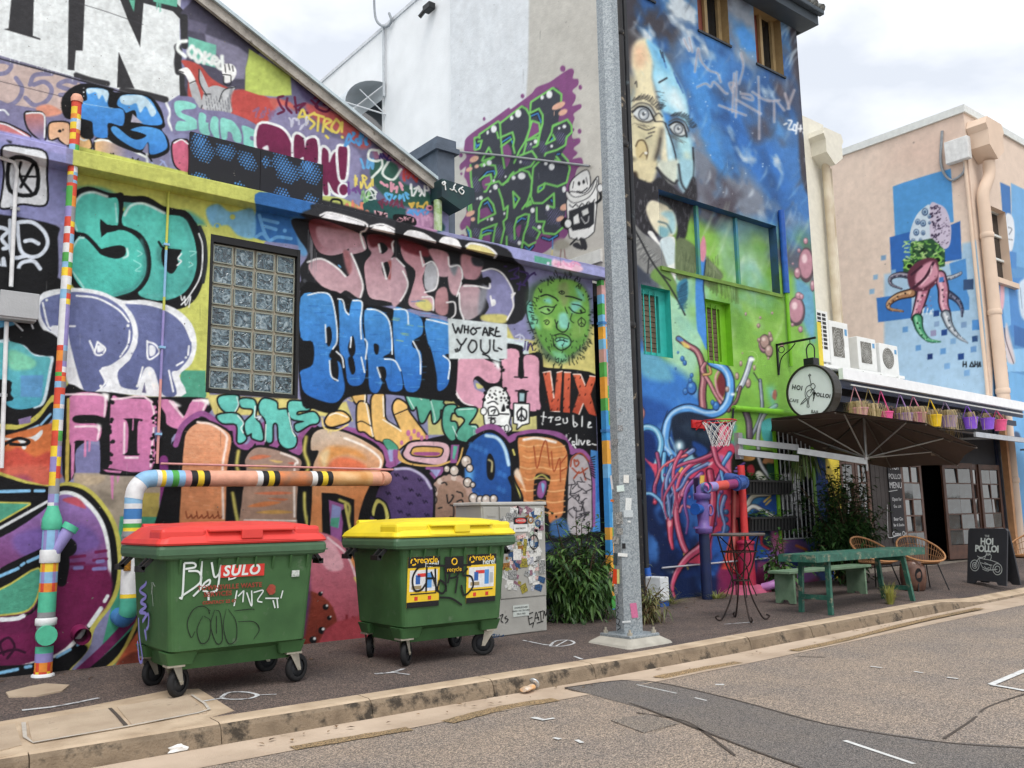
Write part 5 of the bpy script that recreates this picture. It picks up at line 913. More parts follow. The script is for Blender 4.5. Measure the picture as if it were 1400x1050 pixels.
def paint_octo():
    c = Canvas(1090,100,1410,620,'e2cdbb')
    F,P,S,B,E = c.F,c.P,c.S,c.B,c.E;r = np.random.RandomState(6)
    c.fr(1100,140,4.04)
    P('e5d0bf','0,0 1300,0 1300,2000 0,2000');F('dcc0b0','520,180 860,90 900,400 820,480 500,380 420,420',soft=60,al=.7);F('d8bfae','700,100 900,70 960,600 900,500',soft=50,al=.6)
    P('a9cce6','440,950 800,890 940,760 965,880 1000,1000 1000,2000 440,2000',soft=5);P('a8cde8','870,780 950,765 965,875 870,885',soft=6)
    P('4a9ede','487,465 540,445 620,420 700,395 808,366 824,660 500,740');P('2a6fc0','470,745 580,715 700,720 860,655 868,865 780,880 480,950');P('4a98dc','800,890 890,862 900,1000 820,1010')
    for x,y,w,col in ((436,858,14,'7ca4c8'),(392,964,13,'8fb6d4'),(905,1005,28,'3c5a84'),(372,1045,14,'9cc0da'),(492,935,12,'7cb0dc')): P(col,[(x-w,y-w+3),(x+w,y-w-2),(x+w,y+w-3),(x-w,y+w+2)])
    # egg head, halves
    F('cfe0ee','582,760 590,690 620,620 660,580 690,565 700,620 705,760 640,770',soft=1);F('cfc4da','692,570 740,563 780,590 805,660 810,730 795,800 740,812 700,800',soft=1)
    for x,y,a in ((665,605,18),(625,660,14),(655,668,16),(617,718,16),(600,765,12),(690,630,10),(655,720,12),(690,665,8),(640,760,9)): E('3a5a86',x,y,a,a*1.2);E('b4cfe6',x,y-2,a*.7,a*.85);E('48688f',x,y,a*.4,a*.5)
    c.speck('3a2c4a','692,575 740,565 760,600 750,690 745,810 705,800',110,2.5,6,3);c.speck('5a4a6a','750,600 800,660 800,780 750,800',40,2,3.4,4)
    P('2c5a38','585,775 705,750 775,815 775,905 690,925 600,955 545,945 545,870 585,865')
    for i in range(150):
        x,y = r.uniform(550,770),r.uniform(765,940)
        if c.a[int(c.oy+y/c.k-c.y0),int(c.ox+x/c.k-c.x0),0] < .3: S(['8fd04e','14301e','6fb848','c4e88a'][i % 4],7,[(x,y),(x+r.uniform(-14,14),y+r.uniform(-6,14)),(x+r.uniform(-22,22),y+r.uniform(4,16))],al=.85)
    for x,y in ((580,905),(735,870)): E('8fd04e',x,y,24,20);E('101c14',x,y,15,13)
    # tentacles
    c.fr(1100,380,4.373)
    P('2f7ccc','430,120 640,90 640,240 440,265');P('4a98dc','700,20 950,10 985,120 985,190 880,200 700,210')
    def tent(dk,md,lt,w,q,w2=8):
        tube(c,dk,md,lt,w,q,w2);Q = crom(pts_(q),False,8)
        for i in range(2,len(Q)-1,2): E([dk,lt][i % 4 // 2],Q[i][0]+r.uniform(-w*.2,w*.2),Q[i][1]+r.uniform(-w*.2,w*.2),w*.11*(1-i/len(Q))+1.5)
    tent('20202c','5a5a70','c0b8c4',34,'640,-10 570,-20 515,0 520,40 580,65');tent('2a1c1a','b08058','e8c090',46,'640,90 560,110 505,150 510,185 590,200');tent('2c2c3c','9aa4b4','e8ecf0',26,'780,-10 860,0 920,-20 935,-30',14)
    tent('1a2038','48506c','a0a0b8',40,'850,90 910,130 940,180 942,230');tent('3a2434','c87a94','f0bccb',70,'720,20 700,110 680,180 660,240',40);tent('3a2434','d08aa2','f4c8d4',62,'810,-10 830,70 830,150 850,215',44)
    F('6a3448','620,-40 700,-110 790,-110 800,0 760,60 700,80 630,60',soft=2);F('d896aa','690,-60 770,-100 800,-20 740,40 690,60 660,10',soft=3);S('4a2438',16,'770,-90 720,0 650,60');S('4a2438',14,'640,-20 700,-70');S('f0c4d0',10,'700,40 750,-20 760,-70',al=.8)
    for i in range(50): E(['f4ccd6','5a2c40','b86a84'][i % 3],r.uniform(650,860),r.uniform(-70,200),r.uniform(3,7),al=.6) if r.uniform() < .6 else None
    tent('12382a','3fa070','9fe0b0',54,'675,245 690,310 740,370 812,382',6);tent('3c4450','98a4b0','e4e8ec',50,'845,220 870,290 920,350 975,388',6)
    c.tag('e8f0f6',705,180,70,50,3,5,4)
    for x,y,w,col in ((788,212,17,'204c90'),(602,308,16,'5f9cd4'),(790,275,15,'88a8cc'),(835,326,17,'204c90'),(770,330,17,'9a98bc'),(888,378,16,'7fb0dc'),(952,280,17,'7fa4cc'),(680,418,16,'5f9cd4'),(828,438,17,'5f9cd4'),(750,470,16,'1c3c78'),(935,470,18,'204c90'),(852,527,17,'7cb0e0'),(1018,364,17,'2c5488'),(1032,280,30,'4f98dc'),(1010,426,17,'6a9cd0'),(970,568,17,'7cb0e0'),(402,80,13,'90b8d8'),(980,40,30,'3c5a84'),(425,-3,12,'90b8d8'),(818,10,14,'3c80cc')): P(col,[(x-w,y-w+2),(x+w,y-w-3),(x+w,y+w-2),(x-w,y+w+3)])
    for q in ('948,500 948,530','966,502 966,532','948,516 966,517','988,530 1012,530 1000,503 988,530','1018,500 1018,530','1034,502 1034,532','1018,515 1034,516','1040,530 1048,503 1052,530'): S('14181e',7,q,sm=False)
    weather(c,4,.03)
    return c
def paint_octo_front():
    c = Canvas(1340,100,1480,760,'e2cdbb')
    F,P,S,E = c.F,c.P,c.S,c.E
    c.fr(1100,140,4.04)
    P('5a9bd4','1040,870 1600,1000 1600,2600 1040,2600');P('3d7cc0','1080,440 1135,465 1150,860 1110,820');P('6fb0e4','1140,445 1212,480 1600,600 1600,1000 1150,900');P('4a90d4','1130,820 1170,830 1170,920 1130,910')
    F('dfe6ee','1110,625 1130,612 1155,650 1160,740 1145,820 1120,800 1108,700',soft=1.5);S('5a6470',4,'1125,690 1145,700 1130,730');S('5a6470',4,'1125,755 1150,760')
    c.fr(1100,380,4.373)
    P('4a90d4','1200,0 1330,0 1330,380 1240,350 1210,200');P('78b8ea','1170,0 1215,0 1235,280 1200,300');P('3a74b8','1250,280 1330,310 1330,420 1255,400');P('88c4f0','1200,430 1330,420 1330,560 1210,560')
    F('e9b4c0','1170,0 1190,20 1195,120 1185,190 1170,160',soft=2);F('d8cdd0','1205,270 1225,340 1260,500 1215,500 1195,400',soft=3);S('5a4a54',5,'1195,300 1205,380 1250,510');F('eef2f6','1275,60 1300,10 1330,20 1330,240 1290,220',soft=4,al=.7);S('7f98b4',4,'1290,60 1300,180')
    P('6fb4e8','1220,560 1400,600 1400,1600 1220,1600');F('4a5a78','1255,920 1285,930 1290,980 1262,970',soft=2)
    return c
# ================================================================ THE SETTING
def road_material(name='road_asphalt',tint=(1,1,1),lo=.78,sc=130):
    m = bpy.data.materials.new(name);m.use_nodes = True;t = m.node_tree;N,L = t.nodes,t.links;b = N['Principled BSDF'];b.inputs['Roughness'].default_value = .88
    tc = N.new('ShaderNodeTexCoord')
    v = N.new('ShaderNodeTexVoronoi');v.inputs['Scale'].default_value = sc;L.new(tc.outputs['Object'],v.inputs['Vector'])
    r = N.new('ShaderNodeValToRGB');cs = ['5d5650','857a71','9f9086','75706a','bbab9c']
    r.color_ramp.interpolation = 'CONSTANT';e = r.color_ramp.elements;e[0].color = (*srgb(cs[0]),1);e[1].position = .8;e[1].color = (*srgb(cs[4]),1)
    for p,c in ((.2,cs[1]),(.42,cs[3]),(.6,cs[2])): q = e.new(p);q.color = (*srgb(c),1)
    sp = N.new('ShaderNodeSeparateColor');L.new(v.outputs['Color'],sp.inputs[0]);L.new(sp.outputs[0],r.inputs['Fac'])
    n = N.new('ShaderNodeTexNoise');n.inputs['Scale'].default_value = 1.1;n.inputs['Detail'].default_value = 9;n.inputs['Roughness'].default_value = .6;L.new(tc.outputs['Object'],n.inputs['Vector'])
    r2 = N.new('ShaderNodeValToRGB');r2.color_ramp.elements[0].position = .34;r2.color_ramp.elements[0].color = (lo*tint[0],lo*tint[1]*1.01,lo*tint[2]*1.03,1);r2.color_ramp.elements[1].position = .6;r2.color_ramp.elements[1].color = (tint[0],.96*tint[1],.9*tint[2],1);L.new(n.outputs['Fac'],r2.inputs['Fac'])
    x = N.new('ShaderNodeMixRGB');x.blend_type = 'MULTIPLY';x.inputs['Fac'].default_value = 1;L.new(r.outputs['Color'],x.inputs['Color1']);L.new(r2.outputs['Color'],x.inputs['Color2']);L.new(x.outputs['Color'],b.inputs['Base Color'])
    bp = N.new('ShaderNodeBump');bp.inputs['Strength'].default_value = .6;bp.inputs['Distance'].default_value = .006;L.new(v.outputs['Distance'],bp.inputs['Height']);L.new(bp.outputs['Normal'],b.inputs['Normal'])
    return m
def strip(name,x0,x1,rows,m,dx=2.,sub=None,k='structure'):       # a long ground strip: rows = [(y, height offset fn)]
    xs = np.arange(x0,x1+.01,dx);V = [];F = []
    for x in xs:
        for y,h in rows: V.append((x,y,h(x)))
    n = len(rows)
    for i in range(len(xs)-1):
        for j in range(n-1): F.append((i*n+j,(i+1)*n+j,(i+1)*n+j+1,i*n+j+1))
    b = MB();b.add(V,F);o = b.build(name,m);return kind(o,k)
M_road = road_material()
M_path = road_material('footpath_asphalt',(.42,.39,.42),.62,110)
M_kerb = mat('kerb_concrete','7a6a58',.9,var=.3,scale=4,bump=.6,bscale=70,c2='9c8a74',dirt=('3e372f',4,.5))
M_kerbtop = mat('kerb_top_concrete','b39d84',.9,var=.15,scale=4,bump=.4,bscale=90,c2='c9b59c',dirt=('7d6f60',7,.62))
M_gut = mat('gutter_concrete','b9a48f',.9,var=.14,scale=2,bump=.4,bscale=110,c2='c9b6a2',dirt=('8a7a68',3,.6))
M_patch = road_material('asphalt_patch',(.56,.61,.68),.85,170)
M_yel = road_material('faded_yellow_paint',(1.06,.9,.58),.8,130)
M_whitep = mat('white_road_paint','cfd0cf',.8,var=.15,scale=20,bump=.2,dirt=('8a8684',18,.56))
M_earth = mat('bare_earth','6b6258',.95,var=.2,scale=.5)
g = MB();g.add([(-200,-150,-.45),(300,-150,-.45),(300,250,-.45),(-200,250,-.45)],[(0,1,2,3)]);kind(g.build('ground',M_earth),'structure')
road = strip('road',-60,120,[(-14,rz),(0,rz),(5.85,rz)],M_road)
gutter = strip('gutter',-60,120,[(5.83,lambda x: rz(x)+.004),(6.1,lambda x: rz(x)-.012),(6.42,lambda x: rz(x)-.004)],M_gut)
def kerb_drop(x): return .10*max(0,min(1,(x-12.9)/1.2))*(1 if x < 19.5 else max(0,min(1,(20.7-x)/1.2)))
footpath = strip('footpath',-60,120,[(6.58,lambda x: gz(x,6.58)-.6*kerb_drop(x)),(7.3,lambda x: gz(x,7.3)),(8,lambda x: gz(x,8)),(9.6,lambda x: gz(x,9.6)),(10.5,lambda x: gz(x,9.6))],M_path,.6)
far = strip('opposite_footpath',-60,120,[(-20,lambda x: rz(x)+.12),(-14,lambda x: rz(x)+.12),(-13.99,lambda x: rz(x)-.02)],M_path)
kerb = kind(bpy.data.objects.new('kerb',None),'structure');col.objects.link(kerb)
x = -9.6;i = 0
while x < 36:
    L_ = 1.2;a,b_ = x+.004,x+L_-.004;k = MB();V = [];n = 5;pr = []
    xs = [a+(b_-a)*j/4 for j in range(5)];rr = random.Random(i)
    for xx in xs:
        t = -kerb_drop(xx);e = rise(xx);jo = [rr.uniform(-.006,.006) for _ in range(4)]
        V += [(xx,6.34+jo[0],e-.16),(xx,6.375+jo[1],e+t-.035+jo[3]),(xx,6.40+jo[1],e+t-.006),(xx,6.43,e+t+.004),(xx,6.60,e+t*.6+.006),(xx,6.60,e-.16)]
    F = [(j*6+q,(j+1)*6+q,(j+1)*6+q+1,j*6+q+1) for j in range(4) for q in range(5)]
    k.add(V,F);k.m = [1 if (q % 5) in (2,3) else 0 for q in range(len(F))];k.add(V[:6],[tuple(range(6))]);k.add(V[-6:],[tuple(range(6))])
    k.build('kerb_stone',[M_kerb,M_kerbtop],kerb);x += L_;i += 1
def gpoly(name,pxs,m,parent,dz,fn=None):                 # a thin sheet on the ground, outlined in photo pixels
    P = [on(x,y,Z=0) for x,y in pts_(pxs)];out = []
    for x,y in pts_(pxs):
        p = on(x,y,Z=-.13 if fn else 0)
        for _ in range(5): p = on(x,y,Z=(fn(p.x) if fn else gz(p.x,p.y)))
        out.append((p.x,p.y,p.z+dz))
    b = MB();n = len(out);b.add(out+[(p[0],p[1],p[2]-dz-.01) for p in out],[tuple(range(n))]+[(i,(i+1) % n,n+(i+1) % n,n+i) for i in range(n)]);return b.build(name,m,parent)
def gline(name,pxs,w,m,parent,dz=.004,road_=False,sm=True,taper=False):
    P = pts_(pxs);P = crom(P,False,5) if sm and len(P) > 2 else np.array(P);Q = []
    for x,y in P:
        p = on(x,y,Z=-.13 if road_ else 0)
        for _ in range(4): p = on(x,y,Z=rz(p.x) if road_ else gz(p.x,p.y))
        Q.append(p+Vector((0,0,dz)))
    V = [];F = []
    for i,p in enumerate(Q):
        d = Q[min(i+1,len(Q)-1)]-Q[max(i-1,0)];r = Vector((d.y,-d.x,0)).normalized()*w/2*((.4+.6*math.sin(PI*i/(len(Q)-1))) if taper else 1)*random.uniform(.8,1.15);V += [p-r,p+r]
    for i in range(len(Q)-1): F.append((2*i,2*i+1,2*i+3,2*i+2))
    b = MB();b.add(V,F);return b.build(name,m,parent)
# road repairs and paint
gpoly('asphalt_patch','772,940 850,930 905,934 1010,958 1130,990 1290,1015 1480,1026 1480,1070 1150,1070 1020,1022 900,975',M_patch,road,.004,rz)
gpoly('asphalt_patch','835,986 885,978 930,990 880,1003',road_material('asphalt_patch_grey',(.74,.78,.82),.85,150),road,.009,rz)
for q,ww in (('612,988 660,975 700,966 760,957',.15),('900,927 960,915 1010,906',.14),('1085,890 1150,876 1250,851 1340,832',.13),('400,1024 470,1012 560,997',.12)): gline('yellow_line',q,ww,M_yel,road,.006,True)
for q,ww in (('1355,937 1400,918 1460,900',.07),('1355,937 1400,945 1460,955',.05),('1155,1014 1250,1046',.035),('1190,912 1206,914',.03),('1250,919 1262,921',.03),('1295,927 1310,929',.03),('978,937 990,937',.05),('870,937 925,949',.02),('950,955 966,959',.02),('728,982 742,985',.05),('740,986 758,983',.03),('757,1010 766,1012',.04),('788,1013 796,1017',.04)): gline('paint_mark',q,ww,M_whitep,road,.008,True,sm=False)
M_spray = mat('white_spray','c6c8ca',.8,var=.2,scale=30,bump=.2,dirt=('6a6668',14,.5))
for q,ww in (('302,955 312,948 335,947 352,951 340,956 315,957 302,955',.035),('275,960 305,955',.03),('352,951 378,950',.02),('512,922 535,920 552,915',.05),('536,920 560,923',.03),('715,876 745,882 755,882',.035),('752,884 760,877 778,876 785,880 770,884 752,884',.03),('760,884 775,876',.02),('785,898 796,902',.03),('30,972 80,966 135,955',.05),('990,854 1030,851',.03)): gline('spray_mark',q,ww,M_spray,footpath,.006)
M_slab = mat('slab_concrete','b09c86',.9,var=.16,scale=2.5,bump=.5,bscale=80,c2='c0ae98',dirt=('6f6357',5,.6))
M_putty = mat('joint_putty','b9b2a8',.85,var=.15,scale=14,bump=.3)
gpoly('slab_surround','-90,1008 0,987 120,966 230,944 272,942 320,972 250,992 120,1014 0,1036 -60,1050',M_kerbtop,footpath,.003)
gpoly('concrete_slab','38,988 152,969 172,994 44,1018',M_slab,footpath,.009);gpoly('concrete_slab','160,968 256,950 283,976 180,992',M_slab,footpath,.009);gpoly('concrete_slab','-90,1014 20,991 30,1020 -60,1044',M_slab,footpath,.009)
gline('joint_putty','32,990 34,1010 45,1018 170,996 270,977 286,972 280,964 262,952',.025,M_putty,footpath,.014,sm=False)
gline('crack','150,970 160,980 172,994',.03,mat('crack_dark','4c443e',.95),footpath,.012,sm=False)
M_crack = MATS['crack_dark']
for q in ('772,941 850,931 905,935 1010,959 1130,991 1290,1016 1440,1026','860,962 900,976 1020,1023 1110,1056','1290,1011 1330,985 1350,968 1400,950 1440,940','1005,1034 960,1000 930,985 870,975','1090,898 1130,899'): gline('crack',q,.022,M_crack,road,.007,True)
for q in ('1012,862 1000,866 960,868','1370,806 1330,810 1290,807','905,842 960,846 1010,838'): gline('crack',q,.016,M_crack,footpath,.005)
gpoly('concrete_collar','8,948 40,940 62,936 95,938 85,946 50,953 12,954',M_slab,footpath,.012)
# ================================================================ GRAFFITI BUILDING (left)
YA = 9.3
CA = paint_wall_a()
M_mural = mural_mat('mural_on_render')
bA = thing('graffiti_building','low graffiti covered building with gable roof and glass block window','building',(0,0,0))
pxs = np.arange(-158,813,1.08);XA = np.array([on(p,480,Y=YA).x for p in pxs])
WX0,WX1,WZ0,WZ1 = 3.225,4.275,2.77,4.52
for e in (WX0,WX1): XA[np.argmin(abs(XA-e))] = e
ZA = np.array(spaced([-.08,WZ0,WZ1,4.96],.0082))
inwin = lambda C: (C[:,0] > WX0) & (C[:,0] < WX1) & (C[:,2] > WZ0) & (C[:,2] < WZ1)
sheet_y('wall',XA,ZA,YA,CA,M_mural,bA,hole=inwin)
XG = XA[XA < 6.36];BL0,BL1,BU0,BU1 = on(296,20,Y=9.2),on(580,246,Y=9.2),on(320,20,Y=9.2),on(597,243,Y=9.2)
RS = (BL1.z-BL0.z)/(BL1.x-BL0.x);BWID = ((BU0.z-RS*BU0.x)-(BL0.z-RS*BL0.x)+(BU1.z-RS*BU1.x)-(BL1.z-RS*BL1.x))/2
zroof = lambda x: BL0.z+RS*(np.asarray(x)-BL0.x)+.05
sheet_y('gable_wall',np.append(XG,6.36),np.array(spaced([5.03,8.6],.0095)),YA-.012,CA,M_mural,bA,ztop=lambda x: np.maximum(zroof(x),5.12))
# coping ledge: face, soffit, top
XC = np.append(XA,9.42);CZ0,CZ1,CY = 4.885,5.045,9.08
v0 = np.array([(x,y,z) for (y,z) in [(YA,CZ0)]+[(YA-(YA-CY)*t,CZ0) for t in np.linspace(.1,1,20)]+[(CY,CZ0+(CZ1-CZ0)*t) for t in np.linspace(.06,1,17)]+[(YA+.14,CZ1+.004)] for x in XC])
paint_mesh('coping',v0,len(XC),39,CA,M_mural,bA)
XE = XA[0]
M_ext = mat('old_painted_wall','7d7aa0',.8,var=.3,scale=.9,bump=.3,c2='b59a6a')
e_ = MB();e_.box((-6,YA,-.1),(XE,YA+.25,5.03));e_.box((-6,CY,CZ0),(XE,YA,CZ1));e_.build('wall_extension',M_ext,bA)
e_ = MB();e_.prism([(-6,5.03),(XE,5.03),(XE,float(zroof(XE))),(-1.2,float(zroof(-1.2))),(-6,7.2)],1,YA,YA+.2);e_.build('gable_extension',M_ext,bA)
M_roofmetal = mat('galvanised_roof','aeb6bb',.45,.6,var=.1,scale=3,bump=.05)
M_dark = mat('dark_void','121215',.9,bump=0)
e_ = MB();e_.box((6.3,YA+.14,4.7),(9.4,14,4.9));e_.build('back_roof',mat('membrane_roof','4a4c50',.9),bA)
# roof: sheet with corrugated edge, weathered barge board
nrm = Vector((-RS,0,1)).normalized()
xe = BU1.x;p0 = Vector((-1.2,0,float(zroof(-1.2))-.05));p1 = Vector((xe,0,float(zroof(xe))-.05))
M_bb = mat('weathered_timber','9a958e',.85,var=.25,scale=6,bump=.5,bscale=40,c2='b9b4ac',dirt=('4a423a',9,.58))
bh = BWID*.72;rf = MB()
def slab(b,ya,yb_,za,zb,mi=0):
    V = [Vector((q.x,y,q.z+z)) for q in (p0,p1) for y,z in ((ya,za),(yb_,za),(yb_,zb),(ya,zb))]
    b.add(V,[(0,1,2,3),(7,6,5,4),(0,4,5,1),(1,5,6,2),(2,6,7,3),(3,7,4,0)],mi)
slab(rf,9.16,24,bh+.003,BWID);rf.add([Vector((-1.2,9.16,p0.z+BWID)),Vector((-1.2,24,p0.z+BWID)),Vector((-9,24,p0.z-3.0)),Vector((-9,9.16,p0.z-3.0))],[(0,1,2,3)])
roof = rf.build('roof',mat('pale_flashing','b4c2c8',.4,.3,bump=.05),bA)
bb = MB();slab(bb,9.2,9.245,0,bh);bb.build('barge_board',M_bb,roof)
sf = MB();slab(sf,9.247,YA-.02,.03,.05);sf.build('soffit',mat('dark_soffit','2c2a2c',.9),roof)
# rain head and short painted downpipe at the eave corner
A0 = on(604,244,Y=9.02);rh = MB()
rh.prism([(A0.x,A0.z),(A0.x+.52,A0.z-.02),(A0.x+.52,A0.z-.2),(A0.x+.3,A0.z-.36),(A0.x,A0.z-.24)],1,9.02,9.45)
rhd = rh.build('rain_head',mat('dark_green_gutter','1f4a48',.5,var=.25,scale=6,bump=.1,c2='1b2f38'),bA)
dp = MB();dp.tube([(A0.x+.03,9.16,A0.z-.25),(A0.x+.03,9.16,CZ1)],.055,12);dp.build('downpipe',mat('lime_pipe','8fb84a',.5,var=.3,scale=12,c2='c9d8c4'),bA)
for q in ('330,480 312,490 325,510 345,490 330,478 340,520 345,560','385,545 410,560 430,535','440,500 420,540 450,580','510,530 470,560 500,600 520,570 480,540'):
    P = [on(560+a/7,180+b/7,Y=9.016) for a,b in pts_(q)];t_ = MB();t_.tube(smooth_path(P,4),.009,5);t_.build('painted_tag',mat('white_tag','e2e6e6',.6),rhd)
# patterned boards fixed to the gable
CBD = Canvas(250,165,460,300,'2b2c33');CBD.fr(220,20,3.5)
for i,(x,y,a,b_) in enumerate(((185,590,40,40),(200,650,55,60),(310,655,50,42),(412,700,48,50),(500,705,25,28),(575,710,48,50),(610,755,60,55),(715,755,55,60),(700,720,30,30),(585,860,40,35),(718,885,36,28),(190,775,40,20),(370,810,30,14))): CBD.halftone('4a9ae6',x,y,a*1.05,b_*1.05,i,14,5.2)
x0,x1,xm = 2.95,4.52,3.745
for a,b_ in ((x0,xm-.003),(xm+.003,x1)):
    t0,t1 = on(258,179,Y=9.25).z,on(257,239,Y=9.25).z
    g_ = np.array(spaced([a,b_],.0045));gz_ = np.array(spaced([t1,t0],.0045))
    sh = sheet_y('board',g_,gz_,9.245,CBD,mural_mat('board_paint',.4,.05) if 'board_paint' not in MATS else MATS['board_paint'],bA)
    bk = MB();bk.box((a,9.247,t1),(b_,9.287,t0));bk.build('board_edge',mat('board_back','24252a',.6),sh)
# glass block window
win = bpy.data.objects.new('window',None);col.objects.link(win);win.parent = bA
M_wf = mat('black_reveal','16171a',.6,bump=.1);M_mort = mat('block_mortar','9a9484',.85,var=.12,bump=.3)
fr_ = MB();D = .13
fr_.box((WX0,YA,WZ0-.0),(WX0+.035,YA+D,WZ1));fr_.box((WX1-.035,YA-.004,WZ0),(WX1,YA+D,WZ1));fr_.box((WX0+.035,YA,WZ1-.08),(WX1-.035,YA+D,WZ1));fr_.box((WX0+.035,YA-.01,WZ0),(WX1-.035,YA+D,WZ0+.04))
fr_.build('window_frame',M_wf,win)
bx0,bx1,bz0,bz1 = WX0+.035,WX1-.035,WZ0+.04,WZ1-.08
mo = MB();mo.box((bx0,YA+.06,bz0),(bx1,YA+D,bz1));mo.build('mortar',M_mort,win)
def glass_block_mat():
    m = bpy.data.materials.new('glass_block');m.use_nodes = True;t = m.node_tree;N,L = t.nodes,t.links;b = N['Principled BSDF']
    b.inputs['Roughness'].default_value = .06;b.inputs['Specular IOR Level'].default_value = .9
    tc = N.new('ShaderNodeTexCoord');oi = N.new('ShaderNodeObjectInfo');ad = N.new('ShaderNodeVectorMath');ad.operation = 'ADD';L.new(tc.outputs['Object'],ad.inputs[0]);L.new(oi.outputs['Location'],ad.inputs[1])
    n = N.new('ShaderNodeTexNoise');n.inputs['Scale'].default_value = 13;n.inputs['Detail'].default_value = 3;n.inputs['Distortion'].default_value = 1.6;L.new(ad.outputs[0],n.inputs['Vector'])
    r = N.new('ShaderNodeValToRGB');e = r.color_ramp.elements;e[0].position = .38;e[0].color = (*srgb('1b2c36'),1);e[1].position = .68;e[1].color = (*srgb('8fa0a8'),1);q = e.new(.52);q.color = (*srgb('47606c'),1)
    L.new(n.outputs['Fac'],r.inputs['Fac']);L.new(r.outputs['Color'],b.inputs['Base Color'])
    bp = N.new('ShaderNodeBump');bp.inputs['Strength'].default_value = .9;bp.inputs['Distance'].default_value = .03;L.new(n.outputs['Fac'],bp.inputs['Height']);L.new(bp.outputs['Normal'],b.inputs['Normal']);return m
M_gb = glass_block_mat();cw,ch = (bx1-bx0)/4,(bz1-bz0)/7
gb = MB();gb.box((-cw/2+.012,0,-ch/2+.012),(cw/2-.012,.06,ch/2-.012),bev=.012);gb_frame = gb.mesh('glass_block',[M_gb])
gi = MB();fw,fh = cw/2-.02,ch/2-.02
for s_ in (-1,1): gi.box((s_*fw-.006,-.006,-fh),(s_*fw+.006,.01,fh));gi.box((-fw,-.006,s_*fh-.006),(fw,.01,s_*fh+.006))
gi_me = gi.mesh('block_rim',[mat('block_rim','8c9288',.4,var=.15)])
for r_ in range(7):
    for c_ in range(4):
        p = Vector((bx0+cw*(c_+.5),YA+.045,bz0+ch*(r_+.5)));o = link('glass_block',gb_frame,win,p);link('block_rim',gi_me,win,p)
# conduits, boxes and pipes on the wall
M_cond = mat('grey_conduit','b9bcc0',.5,var=.1)
def band_tube(name,P,rad,bands,parent,n=14):             # a pipe whose length is split in painted bands: [(t end, material)]
    P = smooth_path(P,8) if len(P) > 2 else [Vector(P[0]).lerp(Vector(P[1]),t) for t in np.linspace(0,1,41)]
    m = len(P)-1;mats = [];b = MB();s = 0
    for t,mm in bands:
        e = max(s+1,min(m,int(round(t*m))))
        if mm not in mats: mats.append(mm)
        if s < m: b.tube(P[s:e+1],rad,n,mats.index(mm),cap=(s == 0 or e == m));s = e
    return b.build(name,mats,parent)
PC = {k: mat('pipe_paint_'+k,v,.55,var=.12,scale=14,bump=.15) for k,v in dict(red='cf4a34',orange='e08a34',yellow='e6c838',green='4ba04a',mint='52b795',sky='86b4d6',white='d8dadc',teal='4ba892',lav='9088c0',plum='6f2a55',blue='3d78b4',pink='c98f8c',black='1c1c20',peach='d8a088',deep='7c2050',grey='8a8c90').items()}
rr = random.Random(3)
# tall painted stack
pX,pY = 1.79,9.14
st = thing('painted_stack_pipe','tall waste pipe painted in small multicoloured blocks beside white conduit','pipe',(pX,pY,0))
up_ = [];t = 0;seq = ['red','orange','white','yellow','red','sky','green','yellow','sky','red','green','orange','sky','red','yellow','white','green','red']
zs = [1.56]; 
b = MB();mats = list(PC.values());keys = list(PC)
z = 1.56;i = 0
while z < 5.58:                                                # patchwork: each ring split into three arcs
    dz = rr.uniform(.03,.11);dz = min(dz,5.6-z);n = 12
    V = [(.047*math.cos(2*PI*j/n),.047*math.sin(2*PI*j/n),zz) for zz in (z,z+dz) for j in range(n)]
    cc = [rr.choice(['red','orange','yellow','green','sky','white','red','lav','grey']) for _ in range(4)]
    if 3.05 < z < 3.42: cc = ['lav','lav','white','lav']
    o_ = len(b.v);b.v += V
    for j in range(n): b.f.append((o_+j,o_+(j+1) % n,o_+n+(j+1) % n,o_+n+j));b.m.append(keys.index(cc[j//3]));b.sm.append(True)
    z += dz
b.lathe([(.055,5.56),(.058,5.6),(.04,5.64),(0,5.65)],n=12,mi=keys.index('peach'));b.build('upper_pipe',mats,st)
b = MB();b.lathe([(.047,1.58),(.05,1.56),(.085,1.46),(.088,1.38),(.08,1.36)],n=16);b.build('reducer',PC['mint'],st)
lo = MB()
for z0,z1,k in ((.03,.1,'red'),(.1,.18,'orange'),(.18,.26,'lav'),(.26,.32,'mint'),(.32,.47,'plum'),(.47,.62,'grey'),(.62,.80,'mint'),(.80,.88,'orange'),(.88,.98,'sky'),(.98,1.07,'yellow'),(1.07,1.16,'white'),(1.16,1.37,'sky')):
    n = 14;V = [(.076*math.cos(2*PI*j/n),.076*math.sin(2*PI*j/n),zz) for zz in (z0,z1) for j in range(n)];o_ = len(lo.v);lo.v += V
    alt = {'orange': 'red','yellow': 'orange','white': 'red','sky': 'lav','red': 'yellow'}.get(k,k)
    for j in range(n): lo.f.append((o_+j,o_+(j+1) % n,o_+n+(j+1) % n,o_+n+j));lo.m.append(keys.index(alt if j % 5 in (1,3) else k));lo.sm.append(True)
lo.build('lower_pipe',mats,st)
for pr_ in ([(.084,1.06),(.088,1.07),(.088,1.17),(.084,1.18)],[(.082,.50),(.092,.51),(.092,.56),(.082,.57)],[(.08,.0),(.1,.02),(.098,.07),(.08,.08)]): MB().lathe(pr_,n=16).build('collar',PC['white'],st)
b = MB();b.tube([(.0,-.02,1.12),(.14,-.03,1.36)],.06,14);b.build('branch',PC['lav'],st);b = MB();b.tube([(.135,-.03,1.35),(.165,-.032,1.40)],.072,14);b.build('branch_cap',PC['mint'],st)
b = MB();b.tube([(-.01,-.07,.42),(-.01,-.12,.42)],.088,18);b.build('inspection_cap',PC['mint'],st)
